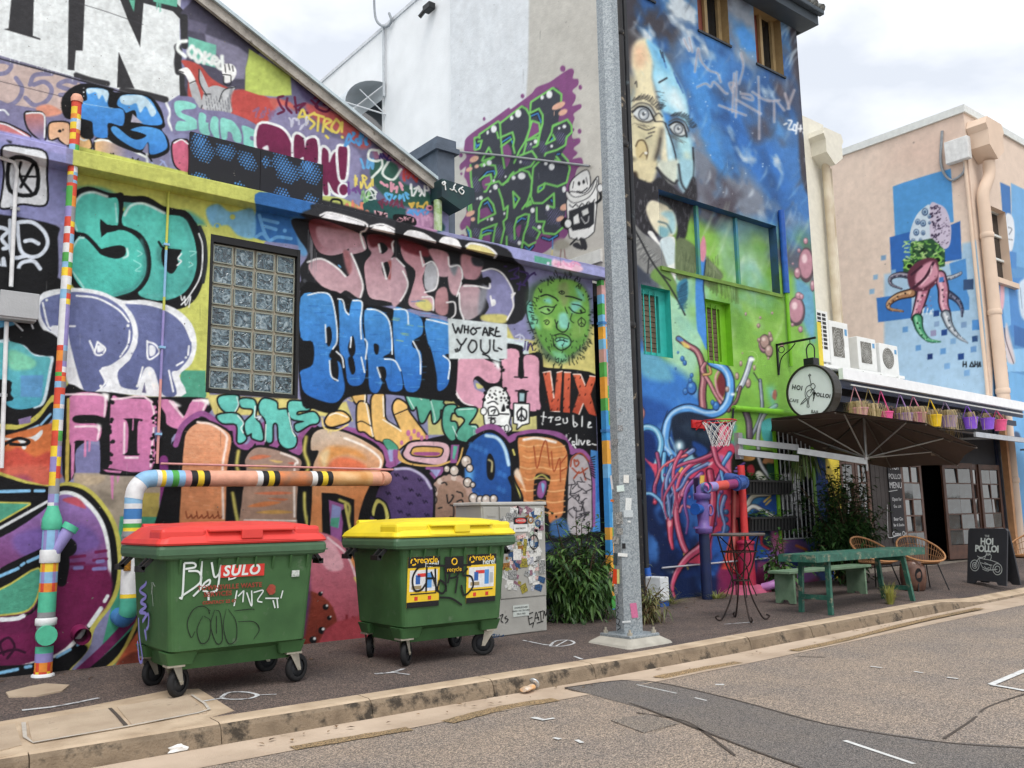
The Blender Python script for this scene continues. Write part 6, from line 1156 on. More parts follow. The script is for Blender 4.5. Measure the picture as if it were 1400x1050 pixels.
tag(MB().tube([on(108,864,Y=YA),on(108,864,Y=YA)+Vector((-.02,-.24,-.02))],.075,16,cap=False).tube([on(108,864,Y=YA)+Vector((0,.0,0)),on(108,864,Y=YA)+Vector((-.018,-.22,-.018))],.066,16,cap=False).build('pipe_stub',PC['deep']),'short open plum pipe stub poking out of painted wall','pipe')
# big elbow pipe running along the wall
ep = thing('painted_elbow_pipe','fat painted drain pipe with elbows running along wall above red bin','pipe',(0,0,0))
eX = 2.48;eY = 9.06;zt = 1.83
band_tube('lower_elbow',[(eX-.02,YA+.02,.52),(eX-.01,9.17,.50),(eX,eY+.02,.56),(eX,eY,.66),(eX,eY,.74)],.083,[(.5,PC['blue']),(.86,PC['teal']),(1,PC['yellow'])],ep)
b = MB();b.tube([(eX,eY,.74),(eX,eY,1.2)],.083,16);b.build('white_pipe',PC['white'],ep)
b = MB();b.tube([(eX,eY,1.19),(eX,eY,1.33)],.09,16);b.tube([(eX,eY,1.23),(eX,eY,1.25)],.096,16);b.tube([(eX,eY,1.28),(eX,eY,1.30)],.096,16);b.build('coupling',PC['grey'],ep)
b = MB();b.box((eX-.082,eY-.087,.96),(eX-.02,eY-.07,1.1));b.build('sticker',mat('orange_sticker','d8962a',.5,var=.3,scale=90,c2='2a2218'),ep)
band_tube('riser',[(eX,eY,1.33),(eX,eY,1.66)],.083,[(.1,PC['yellow']),(.22,PC['green']),(.36,PC['white']),(.66,PC['blue']),(.8,PC['white']),(1,PC['sky'])],ep)
band_tube('upper_elbow',[(eX,eY,1.64),(eX+.02,eY,1.74),(eX+.09,eY,1.82),(eX+.18,eY,1.84),(eX+.24,eY,1.84)],.085,[(.4,PC['white']),(.8,PC['sky']),(1,PC['white'])],ep)
band_tube('horizontal_pipe',[(eX+.22,eY,1.84),(5.2,eY,1.87)],.083,[(.02,PC['yellow']),(.05,PC['sky']),(.07,PC['green']),(.11,PC['sky']),(.135,PC['pink']),(.16,PC['black']),(.18,PC['yellow']),(.2,PC['black']),(.40,PC['peach']),(.42,PC['white']),(.445,PC['black']),(.47,PC['yellow']),(.49,PC['black']),(.66,mat('taupe_orange','b08870',.55,var=.3,scale=8,c2='d8804a')),(.68,PC['white']),(.70,PC['black']),(.72,PC['yellow']),(.74,PC['black']),(.96,mat('pipe_ochre','d89a58',.55,var=.2,scale=5,c2='e0b888')),(1,PC['peach'])],ep)
band_tube('end_bend',[(5.2,eY,1.87),(5.3,eY+.05,1.875),(5.36,eY+.16,1.88),(5.37,YA+.02,1.88)],.083,[(1,PC['peach'])],ep)
rod = MB();rod.tube([(eX+.3,YA-.05,2.0),(5.5,YA-.05,1.99)],.012,8);tag(rod.build('thin_conduit',PC['pink']),'thin pink conduit running above the fat horizontal pipe','conduit')
# thin vertical conduits
c1 = thing('wall_conduit','thin vertical conduit painted over between green letters and window','conduit',(0,0,0))
tx = on(232,235,Y=9.255).x
band_tube('conduit_pipe',[(tx,9.262,4.89),(tx,9.262,2.0)],.014,[(.22,mat('lime_conduit','c0c458',.5)),(.4,PC['sky']),(.46,mat('lime_conduit','c0c458')),(.7,PC['lav']),(.8,PC['pink']),(1,PC['pink'])],c1,8)
for z in (4.3,3.2,2.3): MB().box((tx-.03,9.24,z-.012),(tx+.03,9.285,z+.012)).build('saddle_clip',PC['sky'],c1)
c2 = thing('white_conduit','white conduit dropping into grey junction box on black painted wall','conduit',(0,0,0))
P = [on(-30,205,Y=9.26),on(8,218,Y=9.26),on(20,222,Y=9.26),on(23,232,Y=9.26),on(21,260,Y=9.26),on(15,392,Y=9.26)]
b = MB();b.tube(P,.02,8);b.tube([on(9,440,Y=9.26),on(2,640,Y=9.26)],.02,8);b.build('conduit_pipe',PC['white'],c2)
q0,q1 = on(2,396,Y=9.15),on(50,440,Y=9.15)
b = MB();b.box((q0.x,9.15,q1.z),(q1.x,9.285,q0.z),bev=.012);bx = b.build('junction_box',mat('grey_plastic','a6a9ac',.55,var=.06),c2)
b = MB();b.box((q0.x-.01,9.135,q1.z+.02),(q1.x+.01,9.152,q0.z),bev=.006);b.build('box_lid',MATS['grey_plastic'],bx)
for zz in (2.6,3.4,4.4): p = on(15,392,Y=9.26);MB().box((p.x-.05,9.25,zz-.015),(p.x+.03,9.285,zz+.015)).build('saddle_clip',PC['grey'],c2)
# corner downpipe with coloured blocks
lp = thing('block_painted_downpipe','square downpipe in wall corner painted with blue, orange and green blocks','pipe',(9.08,9.2,0))
b = MB();z = .1;i = 0;kk = ['blue','orange','pink','green','blue','orange','sky','pink','green']
ks2 = {'blue': mat('lego_blue','3d92d0',.5),'orange': mat('lego_orange','e0a23c',.5),'pink': mat('lego_pink','c59a98',.5),'green': mat('lego_green','4fa54e',.5),'sky': mat('lego_sky','72b2dc',.5)}
ml = list(ks2.values());kl = list(ks2)
while z < 4.85:
    dz = rr.uniform(.12,.24);zz = min(z+dz,4.87)
    for a,b2 in ((-.075,-.02),(-.02,.075)): 
        if z < 2.0 and z > 1.2: k = rr.choice(['blue','sky'])
        else: k = rr.choice(kk)
        b.box((a+.0005,-.05,z+.0005),(b2-.0005,.05,zz),kl.index(k))
    z = zz
b.build('pipe',ml,lp)
b = MB();b.box((-.085,-.06,0),(.085,.06,.1));b.box((-.085,-.058,4.2),(.085,.06,4.24));b.box((-.085,-.058,2.6),(.085,.06,2.64));b.build('pipe_strap',PC['blue'],lp)
# ================================================================ TALL MURAL BUILDING
YB,XB,XB1,ZBT = 9.3,9.4,14.86,11.15
CB = paint_wall_b();M_muralB = mural_mat('mural_on_block',bump=.3,brick=True)
bB = thing('mural_building','tall building with painted bearded face above green and blue mural','building')
rx0,rx1,rz1,rz0 = 10.53,13.74,6.67,on(980,383,Y=YB).z
w1 = (10.02,10.70,3.87,4.99);w2 = (11.56,12.24,3.88,4.98);u1 = (10.02,10.62,10.03,11.05);u2 = (11.78,12.66,9.91,11.05);u3 = (13.46,14.33,9.82,11.05);bw = (13.3,14.35,.92,2.84)
HO = [(rx0,rx1,rz0,rz1),w1,w2,u1,u2,u3,bw]
pB = np.arange(838,1117,1.2);XBv = np.unique(np.concatenate([[XB],[x for x in (on(p,450,Y=YB).x for p in pB) if XB < x < XB1],[XB1]]))
for h_ in HO:
    for e in h_[:2]: XBv[np.argmin(abs(XBv-e))] = e
ZBv = np.array(spaced(sorted(set([-.05,ZBT]+[round(z,3) for h_ in HO for z in h_[2:]])),.0145))
def holeB(C):
    m = np.zeros(len(C),bool)
    for a,b,c,d in HO: m |= (C[:,0] > a) & (C[:,0] < b) & (C[:,2] > c) & (C[:,2] < d)
    return m
sheet_y('facade',XBv,ZBv,YB,CB,M_muralB,bB,hole=holeB)
xr = np.array([x for x in XBv if rx0 <= x <= rx1]);zr = np.array([z for z in ZBv if rz0-.01 <= z <= rz1+.01])
sheet_y('recessed_panel',xr,zr,YB+.17,CB,M_muralB,bB)
def reveal(name,h_,d,m,parent,m2=None):
    a,b,c,e = h_;r = MB();t = .002
    r.add([(a+t,YB-.001,c),(a+t,YB+d,c),(a+t,YB+d,e),(a+t,YB-.001,e)],[(0,1,2,3)]);r.add([(b-t,YB-.001,c),(b-t,YB+d,c),(b-t,YB+d,e),(b-t,YB-.001,e)],[(0,1,2,3)],1 if m2 else 0)
    r.add([(a,YB-.001,e-t),(b,YB-.001,e-t),(b,YB+d,e-t),(a,YB+d,e-t)],[(0,1,2,3)]);r.add([(a,YB-.001,c+t),(b,YB-.001,c+t),(b,YB+d,c+t),(a,YB+d,c+t)],[(0,1,2,3)])
    return r.build(name,[m,m2] if m2 else m,parent)
G_teal = mat('teal_paint','2fa9a0',.55,var=.1);G_green = mat('leaf_green_paint','6fae22',.55,var=.12);G_blue = mat('cobalt_paint','1f55a8',.5,var=.2);G_dk = mat('dark_grey_paint','23282c',.7)  # G_dk is an even dark grey for bracket, reveal and core
reveal('recess_reveal',HO[0],.17,mat('recess_paint','3a5a50',.7,var=.4,scale=2,c2='2c5aa0'),bB)
for x in (11.62,12.70): b = MB();b.box((x-.03,YB+.11,rz0+.02),(x+.03,YB+.168,rz1-.02));b.build('mullion',mat('mullion_paint','5aa870',.6,var=.3,scale=3,c2='3a78a8'),bB)
b = MB();b.box((rx0-.04,YB-.03,rz0-.05),(rx1+.04,YB+.168,rz0+.012));b.build('recess_sill',mat('sill_green','6a8a3a',.7,var=.3,scale=4),bB)
M_slat = mat('louvre_slat','8f7d66',.6,var=.3,scale=7,c2='5a4636');M_glassd = mat('dark_glass','141a20',.08,var=.2,scale=4,bump=0,spec=.8)
def barred_window(h_,gm):
    a,b,c,e = h_;wn = bpy.data.objects.new('window',None);col.objects.link(wn);wn.parent = bB
    reveal('reveal',(a,b,c,e),.24,gm,wn)
    f = MB();y0 = YB+.12;wd = .07
    f.box((a,y0,c),(a+wd*.5,y0+.08,e));f.box((b-wd*2.2,y0,c),(b,y0+.08,e));f.box((a+wd*.5,y0,e-.1),(b-wd*2.2,y0+.08,e));f.box((a+wd*.5,y0,c),(b-wd*2.2,y0+.08,c+.08));f.build('window_frame',gm,wn)
    sl_ = MB();sl_.bar((a+.04,y0+.06,0),(b-.16,y0+.06,0),.012,.075);me = sl_.mesh('louvre',[M_slat]);n = 11
    for i in range(n): link('louvre',me,wn,(0,.0,c+.12+(e-c-.26)*i/(n-1)))
    g_ = MB();g_.box((a,y0+.1,c),(b,y0+.11,e));g_.build('pane',M_glassd,wn)
    br = MB();br.tube([(0,0,c+.03),(0,0,e-.05)],.011,8);me = br.mesh('bar',[gm])
    for i in range(3): link('bar',me,wn,(a+.07+(b-a-.27)*(i+.5)/3,YB+.09,0))
barred_window(w1,G_teal);barred_window(w2,G_green)
M_sash = mat('ochre_sash','a08a64',.6,var=.15,scale=5);M_cur = mat('brick_red_blind','8a4f44',.8,var=.2,scale=3)
for h_ in (u1,u2,u3):
    a,b,c,e = h_;wn = bpy.data.objects.new('window',None);col.objects.link(wn);wn.parent = bB
    reveal('reveal',h_,.3,M_sash,wn,mat('ochre_reveal','8f7a56',.7))
    f = MB();y0 = YB+.16
    f.box((a,y0,c),(a+.05,y0+.06,e));f.box((b-.09,y0,c),(b,y0+.06,e));f.box(((a+b)/2-.04,y0,c),((a+b)/2+.04,y0+.06,e));f.box((a,y0+.002,c),(b,y0+.058,c+.07));f.build('window_frame',M_sash,wn)
    g_ = MB();g_.box((a,y0+.07,c),((a+b)/2,y0+.08,e));g_.build('blind',M_cur,wn);g_ = MB();g_.box(((a+b)/2,y0+.07,c),(b,y0+.08,e));g_.build('pane',M_glassd,wn)
    s_ = MB();s_.box((a-.03,YB-.03,c-.035),(b+.03,YB+.05,c+.004));s_.build('window_sill',mat('dark_sill','2a3038',.6),wn)
# eave: soffit, fascia, gutter with old tiles
M_fas = mat('slate_fascia','3d4750',.6,var=.15,scale=4);M_tile = mat('lichen_tile','5a5c5c',.9,var=.4,scale=18,bump=.6,c2='8a8c88')
rfB = MB();rfB.add([(XB+.05,YB-.4,ZBT+.18),(XB1+.25,YB-.4,ZBT+.18),(XB1+.25,YB+4.3,ZBT+3.0),(XB+.05,YB+4.3,ZBT+3.0)],[(0,1,2,3)]);rfB.add([(XB,YB-.4,ZBT+.10),(XB1+.2,YB-.4,ZBT+.10),(XB1+.2,YB+4,ZBT+.1),(XB,YB+4,ZBT+.1)],[(0,1,2,3)])
rB = rfB.build('roof',M_tile,bB)
b = MB();b.box((XB,YB-.38,ZBT-.16),(XB1+.2,YB-.34,ZBT+.1));b.box((XB1+.16,YB-.34,ZBT-.16),(XB1+.2,YB+.6,ZBT+.1));b.box((XB,YB-.34,ZBT-.16),(XB1+.16,YB,ZBT-.13));b.build('fascia',M_fas,rB)
b = MB();b.box((XB,YB-.5,ZBT+.02),(XB1+.25,YB-.382,ZBT+.12),bev=.02);b.build('gutter',M_fas,rB)
tl = MB();tl.tube([(0,YB-.5,0),(0,YB-.0,.32)],.09,8);tme = tl.mesh('ridge_tile',[M_tile])
for i in range(22): link('ridge_tile',tme,rB,(XB1+.18-i*.24,0,ZBT+.13))
# pipes on the facade
tp = lambda p,q,r,m,nm,par: MB().tube([p,q],r,10).build(nm,m,par)
M_old = mat('flaking_black_pipe','1d1c1e',.6,var=.3,scale=8,bump=.3,dirt=('a89a84',5,.6));M_old2 = mat('painted_old_pipe','23262c',.6,var=.3,scale=3,dirt=('6a7a80',2.2,.58))
d1 = thing('old_downpipe','dark flaking downpipe at edge of face mural behind grey pole','pipe',(9.62,YB-.1,0))
tp((0,0,.15),(0,0,11.1),.085,M_old,'pipe',d1)
b = MB();b.lathe([(.087,0),(.1,.01),(.1,.09),(.087,.1)],n=12);b.box((-.15,.02,.03),(.15,.09,.07));me_ = b.mesh('pipe_collar',[M_old])
for z in (1.9,4.2,5.6,7.1,9.0): link('pipe_collar',me_,d1,(0,0,z))
d2 = thing('slim_downpipe','slim pipe painted to match mural, right beside flaking downpipe','pipe',(9.83,YB-.06,0));tp((0,0,.5),(0,0,11.1),.04,M_old2,'pipe',d2);tp((.02,-.02,.42),(0,0,.62),.055,G_blue,'pipe_end',d2)
d3 = thing('vent_pipe','short vent pipe painted blue above and green below on facade','pipe',(0,0,0));p = on(1068,288,Y=YB-.06);q = on(1072,400,Y=YB-.06);s = on(1077,500,Y=YB-.06)
tp(p,(p.x,p.y,q.z),.06,G_blue,'upper_pipe',d3);tp((p.x,p.y,q.z),(p.x,p.y,s.z),.035,G_green,'lower_pipe',d3)
d4 = thing('green_pipe','horizontal green pipe across mural behind round sign','pipe');p = on(1003,558,Y=YB-.07);q = on(1100,562,Y=YB-.07);tp(p,(q.x,q.y,p.z+.02),.05,G_green,'pipe',d4);tp((p.x,p.y,p.z),(p.x,p.y+.1,p.z-.5),.02,G_dk,'bracket',d4)
# barred ground-floor window
wn = bpy.data.objects.new('window',None);col.objects.link(wn);wn.parent = bB;M_wbar = mat('pale_bar','b8bcc0',.5,var=.1)
reveal('reveal',bw,.14,G_dk,wn);b = MB();b.box((bw[0],YB+.13,bw[2]),(bw[1],YB+.14,bw[3]));b.build('pane',M_glassd,wn)
for i in range(8):
    x = bw[0]+.06+(bw[1]-bw[0]-.12)*i/7;b = MB();b.tube([(x,YB-.03,bw[2]+.02),(x,YB-.03,bw[3]-.02)],.012,8);b.build('bar',M_wbar,wn)
b = MB()
for i,z in enumerate((1.35,1.55,2.2,2.4)): x = bw[0]+.06+(i*2 % 5)*.14;b.bar((x,YB-.03,z),(x+.28,YB-.03,z),.014)
b.bar((bw[0],YB-.03,bw[2]+.02),(bw[1],YB-.03,bw[2]+.02),.02);b.build('cross_bar',M_wbar,wn)
b = MB();b.box((bw[0]-.08,YB-.025,bw[2]-.05),(bw[0]-.001,YB+.02,bw[3]+.08));b.box((bw[1]+.001,YB-.025,bw[2]-.05),(bw[1]+.08,YB+.02,bw[3]+.08));b.box((bw[0]-.08,YB-.026,bw[3]),(bw[1]+.08,YB+.02,bw[3]+.08));b.build('window_frame',G_green,wn)
# side wall with lettering
CS = paint_side_wall();M_side = mural_mat('mural_on_side',bump=.25)
YS = np.unique(np.array([on(p,200,X=XB).y for p in np.arange(617,842,1.1)]+[YB,13.62]));YS = YS[(YS >= YB) & (YS <= 13.62)]
sheet_x('side_wall',YS,np.array(spaced([4.8,13.6],.0165)),XB,CS,M_side,bB)
b = MB();b.tube([on(610,206,X=XB-.05),on(680,212,X=XB-.05),on(806,227,X=XB-.05)],.022,8);tag(b.build('tie_rod',mat('rod_grey','8a8c90',.5,.3)),'thin grey rod strung across the purple and green lettering wall','rod')
b = MB();b.add([(XB,YB,ZBT),(XB,13.6,ZBT),(XB,13.6,14),(XB,YB,ZBT+.1)],[(0,1,2,3)]); 
b = MB();b.box((XB+.02,YB+.9,-.1),(XB1-.01,13.6,ZBT));b.build('core',G_dk,bB)
b = MB();b.add([(XB1,YB,-.05),(XB1,13.6,-.05),(XB1,13.6,ZBT),(XB1,YB,ZBT)],[(0,1,2,3)]);b.build('return_wall',mat('render_cream','cfc6b4',.8,var=.06),bB)
b = MB();b.box((XB1,YB+.02,0),(XB1+.17,YB+.5,5.0));b.build('corner_strip',mat('yellow_paint','d8c23a',.6,var=.1),bB)
# flashing at the foot of the side wall
b = MB();p = on(790,350,X=XB-.02);b.box((XB-.05,YB+.2,5.3),(XB-.002,12,5.5));b.build('flashing',mat('white_flashing','d4d4ce',.7,var=.1),bB)
# ---- white rear building
wB = thing('white_rear_building','white rendered building with arched window awning rising behind gable roof','building');M_wr = mat('white_render','e6e8ea',.8,var=.05,scale=2,bump=.15,bscale=40)
b = MB();b.box((XB+.06,13.62,4),(XB+8,24,12.45));b.build('wall',M_wr,wB);b = MB();b.box((XB+.03,13.6,12.45),(XB+8.1,24,12.53));b.build('parapet_cap',mat('cap_grey','c9ccd0',.7),wB)
p,q = on(486,180,X=XB+.05),on(524,130,X=XB+.05);ya,yb_,za,zb = q.y,p.y,9.6,10.75
b = MB();b.box((XB+.04,ya,za),(XB+.07,yb_,zb));wwn = b.build('window',M_glassd,wB);b = MB();b.box((XB+.02,ya-.05,za-.05),(XB+.058,ya,zb+.05));b.box((XB+.02,yb_,za-.05),(XB+.058,yb_+.05,zb+.05));b.build('window_frame',mat('frame_white','c9ccce',.6),wwn)
aw = MB();n = 10
for y in (ya-.1,yb_+.1): aw.add([(XB+.05-1.0*math.sin(t),y,zb+.35-.75*(1-math.cos(t))) for t in np.linspace(0,PI/2,n)],[])
aw.f = [(i,i+1,n+i+1,n+i) for i in range(n-1)];aw.m = [0]*(n-1);aw.sm = [True]*(n-1);aw.build('window_awning',mat('awning_shell','b4bcc2',.35,var=.06),wB)
for y in (ya-.1,yb_+.1): MB().tube([(XB+.05,y,zb-.4),(XB-.95,y,zb-.4)],.02,6).tube([(XB+.05,y,zb-.4),(XB-.6,y,zb+.0)],.015,6).build('awning_arm',mat('arm_white','d0d4d8',.5),wB)
pc_ = on(589,13,X=XB);cc = thing('security_camera','small black security camera mounted high on white wall','camera',pc_);cc.scale = (.5,.5,.5)
b = MB();b.box((-.28,-.3,-.12),(0.04,.22,.16),bev=.03);b.build('housing',mat('black_plastic','1a1b1e',.5),cc);b = MB();b.tube([(-.2,.2,-.05),(-.3,.42,-.25)],.09,10);b.build('lens',M_glassd,cc);b = MB();b.bar((.06,0,0),(-.1,0,0),.08);b.build('bracket',MATS['black_plastic'],cc)
lc = thing('wall_cable','looping cable and long conduit running down the white wall','cable')
b = MB();P = [on(x,y,X=XB-.02) for x,y in ((511,-12),(513,22),(520,34),(530,36),(535,28),(532,18))];b.tube(smooth_path(P,5),.03,6);b.build('cable',mat('cable_grey','8c9298',.6),lc);b = MB();b.tube([on(524,34,X=XB-.0),on(525,132,X=XB-.0)],.035,6);b.build('conduit_pipe',mat('conduit_pale','b4babf',.6),lc)
# ---- capped pier between the roofs
pr = thing('capped_pier','slate grey capped parapet pier between gable roof and lettering wall','pier');M_pier = mat('slate_render','56606e',.8,var=.2,scale=5,bump=.25,dirt=('9aa0a8',20,.68))
b = MB();A = on(598,205,Y=10.9);B2 = on(617,205,Y=10.9);b.box((A.x,10.9,4.8),(B2.x+.06,13.4,A.z));b.build('shaft',M_pier,pr)
b = MB();b.box((A.x-.06,10.84,A.z),(B2.x+.12,13.45,A.z+.08));b.box((A.x-.02,10.88,A.z+.08),(B2.x+.08,13.4,A.z+.22));b.build('cap',M_pier,pr)
# ================================================================ OCTOPUS BUILDING
XO,YO,ZO = 22.8,9.6,11.6
CO = paint_octo();M_oct = mural_mat('mural_on_peach',bump=.12);bO = thing('octopus_building','peach rendered building painted with octopus collage on blue squares','building')
YOv = np.array(sorted([on(p,300,X=XO).y for p in np.arange(1120,1346,1.1)]));YOv = YOv[(YOv > YO)];YOv = np.append(np.insert(YOv,0,YO),15)
sheet_x('side_wall',YOv,np.array(spaced([2.5,ZO],.021)),XO,CO,M_oct,bO)
CF2 = paint_octo_front();ow = [(23.55,24.75,7.3,9.3),(25.9,27.1,6.4,8.7),(23.6,24.9,2.2,4.4)]
XOv = np.array(spaced([XO,23.55,24.75,25.9,27.1,31],.03));ZOv = np.array(spaced([0,2.2,4.4,6.4,7.3,8.7,9.3,ZO],.03))
def holeO(C):
    m = np.zeros(len(C),bool)
    for a,b,c,d in ow[:2]: m |= (C[:,0] > a) & (C[:,0] < b) & (C[:,2] > c) & (C[:,2] < d)
    return m
sheet_y('front_wall',XOv,ZOv,YO,CF2,M_oct,bO,hole=holeO)
M_peach = mat('peach_render','d9c2ae',.8,var=.06,scale=2);M_cap = mat('pale_capping','d2d6d4',.5,var=.08)
for a,b_,c,d in ow[:2]:
    wn = bpy.data.objects.new('window',None);col.objects.link(wn);wn.parent = bO
    b = MB();b.box((a,YO+.22,c),(b_,YO+.25,d));b.build('pane',M_glassd,wn)
    b = MB()
    for i in range(4): zz = c+(d-c)*i/3;b.box((a,YO+.16,zz-.03),(b_,YO+.218,zz+.03))
    b.box(((a+b_)/2-.03,YO+.165,c),((a+b_)/2+.03,YO+.215,d));b.build('window_frame',M_cap,wn)
    b = MB();b.box((a-.1,YO-.12,c-.14),(b_+.1,YO+.15,c-.001));b.build('window_sill',M_peach,wn)
    b = MB();t = .002;b.add([(a+t,YO,c),(a+t,YO+.25,c),(a+t,YO+.25,d),(a+t,YO,d)],[(0,1,2,3)]);b.add([(b_-t,YO,c),(b_-t,YO+.25,c),(b_-t,YO+.25,d),(b_-t,YO,d)],[(0,1,2,3)]);b.add([(a,YO,d-t),(b_,YO,d-t),(b_,YO+.25,d-t),(a,YO+.25,d-t)],[(0,1,2,3)]);b.build('reveal',M_peach,wn)
lv = bpy.data.objects.new('vent_grille',None);col.objects.link(lv);lv.parent = bO;lm = MB();lm.bar((XO+.25,YO-.03,0),(XO+.95,YO-.03,0),.05,.1);lme = lm.mesh('vent_slat',[mat('slat_grey','8a8078',.6)])
for i in range(9): link('vent_slat',lme,lv,(0,0,4.0+i*.19))
b = MB();b.box((XO-.06,YO-.06,ZO),(XO+.25,15,ZO+.2));b.box((XO+.25,YO-.06,ZO),(31,YO+.25,ZO+.2));b.build('parapet_capping',M_cap,bO)
b = MB();b.box((XO+.03,YO+.3,0),(31,15,ZO-.05));b.build('core',M_peach,bO)
b = MB();b.add([(XO,YO,0),(XO,15,0),(XO,15,2.5),(XO,YO,2.5)],[(0,1,2,3)]);b.build('lower_side_wall',mat('navy_wall','1c2740',.7,var=.1),bO)
# rain heads and downpipes
def rain_head(parent,p,m,s=1.):
    b = MB();b.prism([(p.x,p.z),(p.x+.85*s,p.z),(p.x+.95*s,p.z-.2*s),(p.x+.85*s,p.z-.35*s),(p.x+.85*s,p.z-.75*s),(p.x+.42*s,p.z-1.05*s),(p.x,p.z-.75*s),(p.x,p.z-.35*s),(p.x-.1*s,p.z-.2*s)],1,p.y-.5*s,p.y);return b.build('rain_head',m,parent)
dO = thing('peach_downpipe','peach downpipe with rain head at corner of octopus painted building','pipe');p = Vector((XO+.12,YO-.01,11.35));rain_head(dO,p,M_peach)
b = MB();b.tube(smooth_path([(XO+.54,YO-.28,10.3),(XO+.52,YO-.25,9.9),(XO+.25,YO-.18,9.4),(XO+.22,YO-.18,8.9)],5)+[Vector((XO+.22,YO-.18,.3))],.15,14);b.build('pipe',M_peach,dO)
b = MB();b.lathe([(.155,0),(.17,.02),(.17,.12),(.155,.14)],n=14);me_ = b.mesh('pipe_collar',[M_peach])
for z in (2,4.2,6.2,8.2): link('pipe_collar',me_,dO,(XO+.22,YO-.18,z))
dc = thing('corner_conduit','slender conduit with small white box near top corner of peach wall','conduit');b = MB();y_ = on(1322,240,X=XO).y;b.tube([(XO-.04,y_,10.3),(XO-.04,y_,3.9)],.045,8);b.build('conduit_pipe',M_peach,dc);b = MB();b.box((XO-.2,y_-.18,10.3),(XO-.01,y_+.42,10.9),bev=.02);b.build('junction_box',mat('box_white','d6d8d8',.6),dc)
b = MB();b.tube(smooth_path([(XO-.03,y_+.5,11.3),(XO-.05,y_+.6,10.4),(XO-.05,y_+.4,9.9),(XO-.05,y_+.05,10.0),(XO-.05,y_,10.3)],5),.035,6);b.build('cable',mat('cable_grey','8c9298',.6),dc)
# cream pier between the two tall buildings
pk = thing('cream_pier','cream rendered pier with rain head between mural building and peach wall','pier');a0 = on(1106,190,Y=10.4);a1 = on(1127,190,Y=10.4);M_cream = mat('cream_render','dcd9cc',.8,var=.06)
b = MB();b.box((a0.x-.6,10.4,3.5),(a1.x,11.2,a0.z+.5));b.build('shaft',M_cream,pk);rain_head(pk,Vector((a0.x+.05,10.4,a0.z+.15)),M_cream,.75)
b = MB();b.tube([(a0.x+.35,10.25,a0.z-.55),(a0.x+.35,10.25,4.2)],.09,10);b.tube([(a0.x+.58,10.3,a0.z-.6),(a0.x+.58,10.3,4.2)],.05,8);b.build('downpipe',mat('stained_pipe','cbb79a',.6,var=.2,scale=2,c2='dcd4c0'),pk)
# ================================================================ CAFE
cf = thing('cafe','low cafe front with timber glass doors under white roof','building');YC = 9.42;X0,X1 = XB1+.17,XO
M_brown = mat('brown_timber','4a3026',.5,var=.2,scale=6,bump=.15,c2='5f4032');M_plank = mat('dark_plank','35302f',.7,var=.2,scale=5,bump=.2);M_navy = mat('navy_paint','1c2740',.5,var=.15);M_cglass = mat('door_glass','0e1316',.04,var=.3,scale=7,bump=.02,bscale=5,spec=1.,c2='3a4448')  # plank tone darkened for shade; paler noise on door_glass stands in for reflections
def roofz(y): return 3.86+.16*(y-8.9)
b = MB();b.add([(X0-.1,8.9,3.98),(X1-.02,8.9,3.86),(X1-.02,13,4.7),(X0-.1,13,4.8)],[(0,1,2,3)]);b.add([(X0-.1,8.9,3.93),(X1-.02,8.9,3.81),(X1-.02,13,4.6),(X0-.1,13,4.7)],[(0,1,2,3)]);M_wroof = mat('white_roof','e6e8ea',.45,var=.05,bump=.05);cr = b.build('roof',M_wroof,cf)
b = MB();b.bar((X0-.2,8.86,3.92),(X1-.05,8.86,3.80),.09,.2);b.build('fascia_gutter',M_wroof,cr)
b = MB();b.bar((X0-.2,8.93,3.74),(X1-.05,8.93,3.62),.05,.16);b.bar((X0-.2,9.1,3.5),(X1-.05,9.1,3.42),.05,.12);b.build('beam',M_navy,cr)
b = MB();b.box((X0,YC+.02,2.42),(X1-.01,YC+.1,3.9));b.build('head_panel',mat('shaded_panel','2c2f36',.7,var=.1),cf)  # panel grey darkened to hold the deep shade above the doors
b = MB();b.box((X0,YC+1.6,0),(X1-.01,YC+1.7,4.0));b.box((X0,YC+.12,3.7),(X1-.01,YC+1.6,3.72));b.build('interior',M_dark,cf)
b = MB();b.box((X0,YC-.05,rise(16)-.05),(X1-.02,YC+.5,rise(20)+.09));b.build('threshold',mat('threshold_concrete','7d746a',.9,var=.15),cf)
def gx(px): return on(px,640,Y=YC).x
yp = MB();yp.box((gx(1126),YC-.09,.1),(gx(1142),YC+.02,3.0));yp.build('pilaster',MATS['yellow_paint'],cf)
zb_,zt_ = .32,2.42
def door(xa,xb,ang,cols,rows,nm='door',kick=.5,y=YC):
    d = bpy.data.objects.new(nm,None);col.objects.link(d);d.parent = cf;d.location = (xa,y,0);d.rotation_euler.z = ang;W = xb-xa;s = .09
    f = MB();f.box((0,0,zb_),(s,.05,zt_));f.box((W-s,0,zb_),(W,.05,zt_));f.box((s,.001,zt_-.12),(W-s,.049,zt_));f.box((s,.001,zb_),(W-s,.049,zb_+kick));f.build('door_frame',M_brown,d)
    z0,z1 = zb_+kick,zt_-.12;cw_,rh_ = (W-2*s)/cols,(z1-z0)/rows;g = MB()
    for i in range(1,cols): g.box((s+cw_*i-.015,.008,z0),(s+cw_*i+.015,.042,z1))
    for j in range(1,rows): g.box((s,.01,z0+rh_*j-.015),(W-s,.04,z0+rh_*j+.015))
    g.build('glazing_bar',M_brown,d);pm = MB();pm.box((.012,.02,.012),(cw_-.012,.028,rh_-.012));pme = pm.mesh('pane',[M_cglass]);prr = random.Random(int(xa*100))
    for i in range(cols):
        for j in range(rows): link('pane',pme,d,(s+cw_*i,0,z0+rh_*j),(prr.uniform(-.05,.03),0,prr.uniform(-.09,.09)))
    return d
door(gx(1148),gx(1168),0,1,3,kick=.9);door(gx(1169),gx(1188),0,2,3,kick=.9)
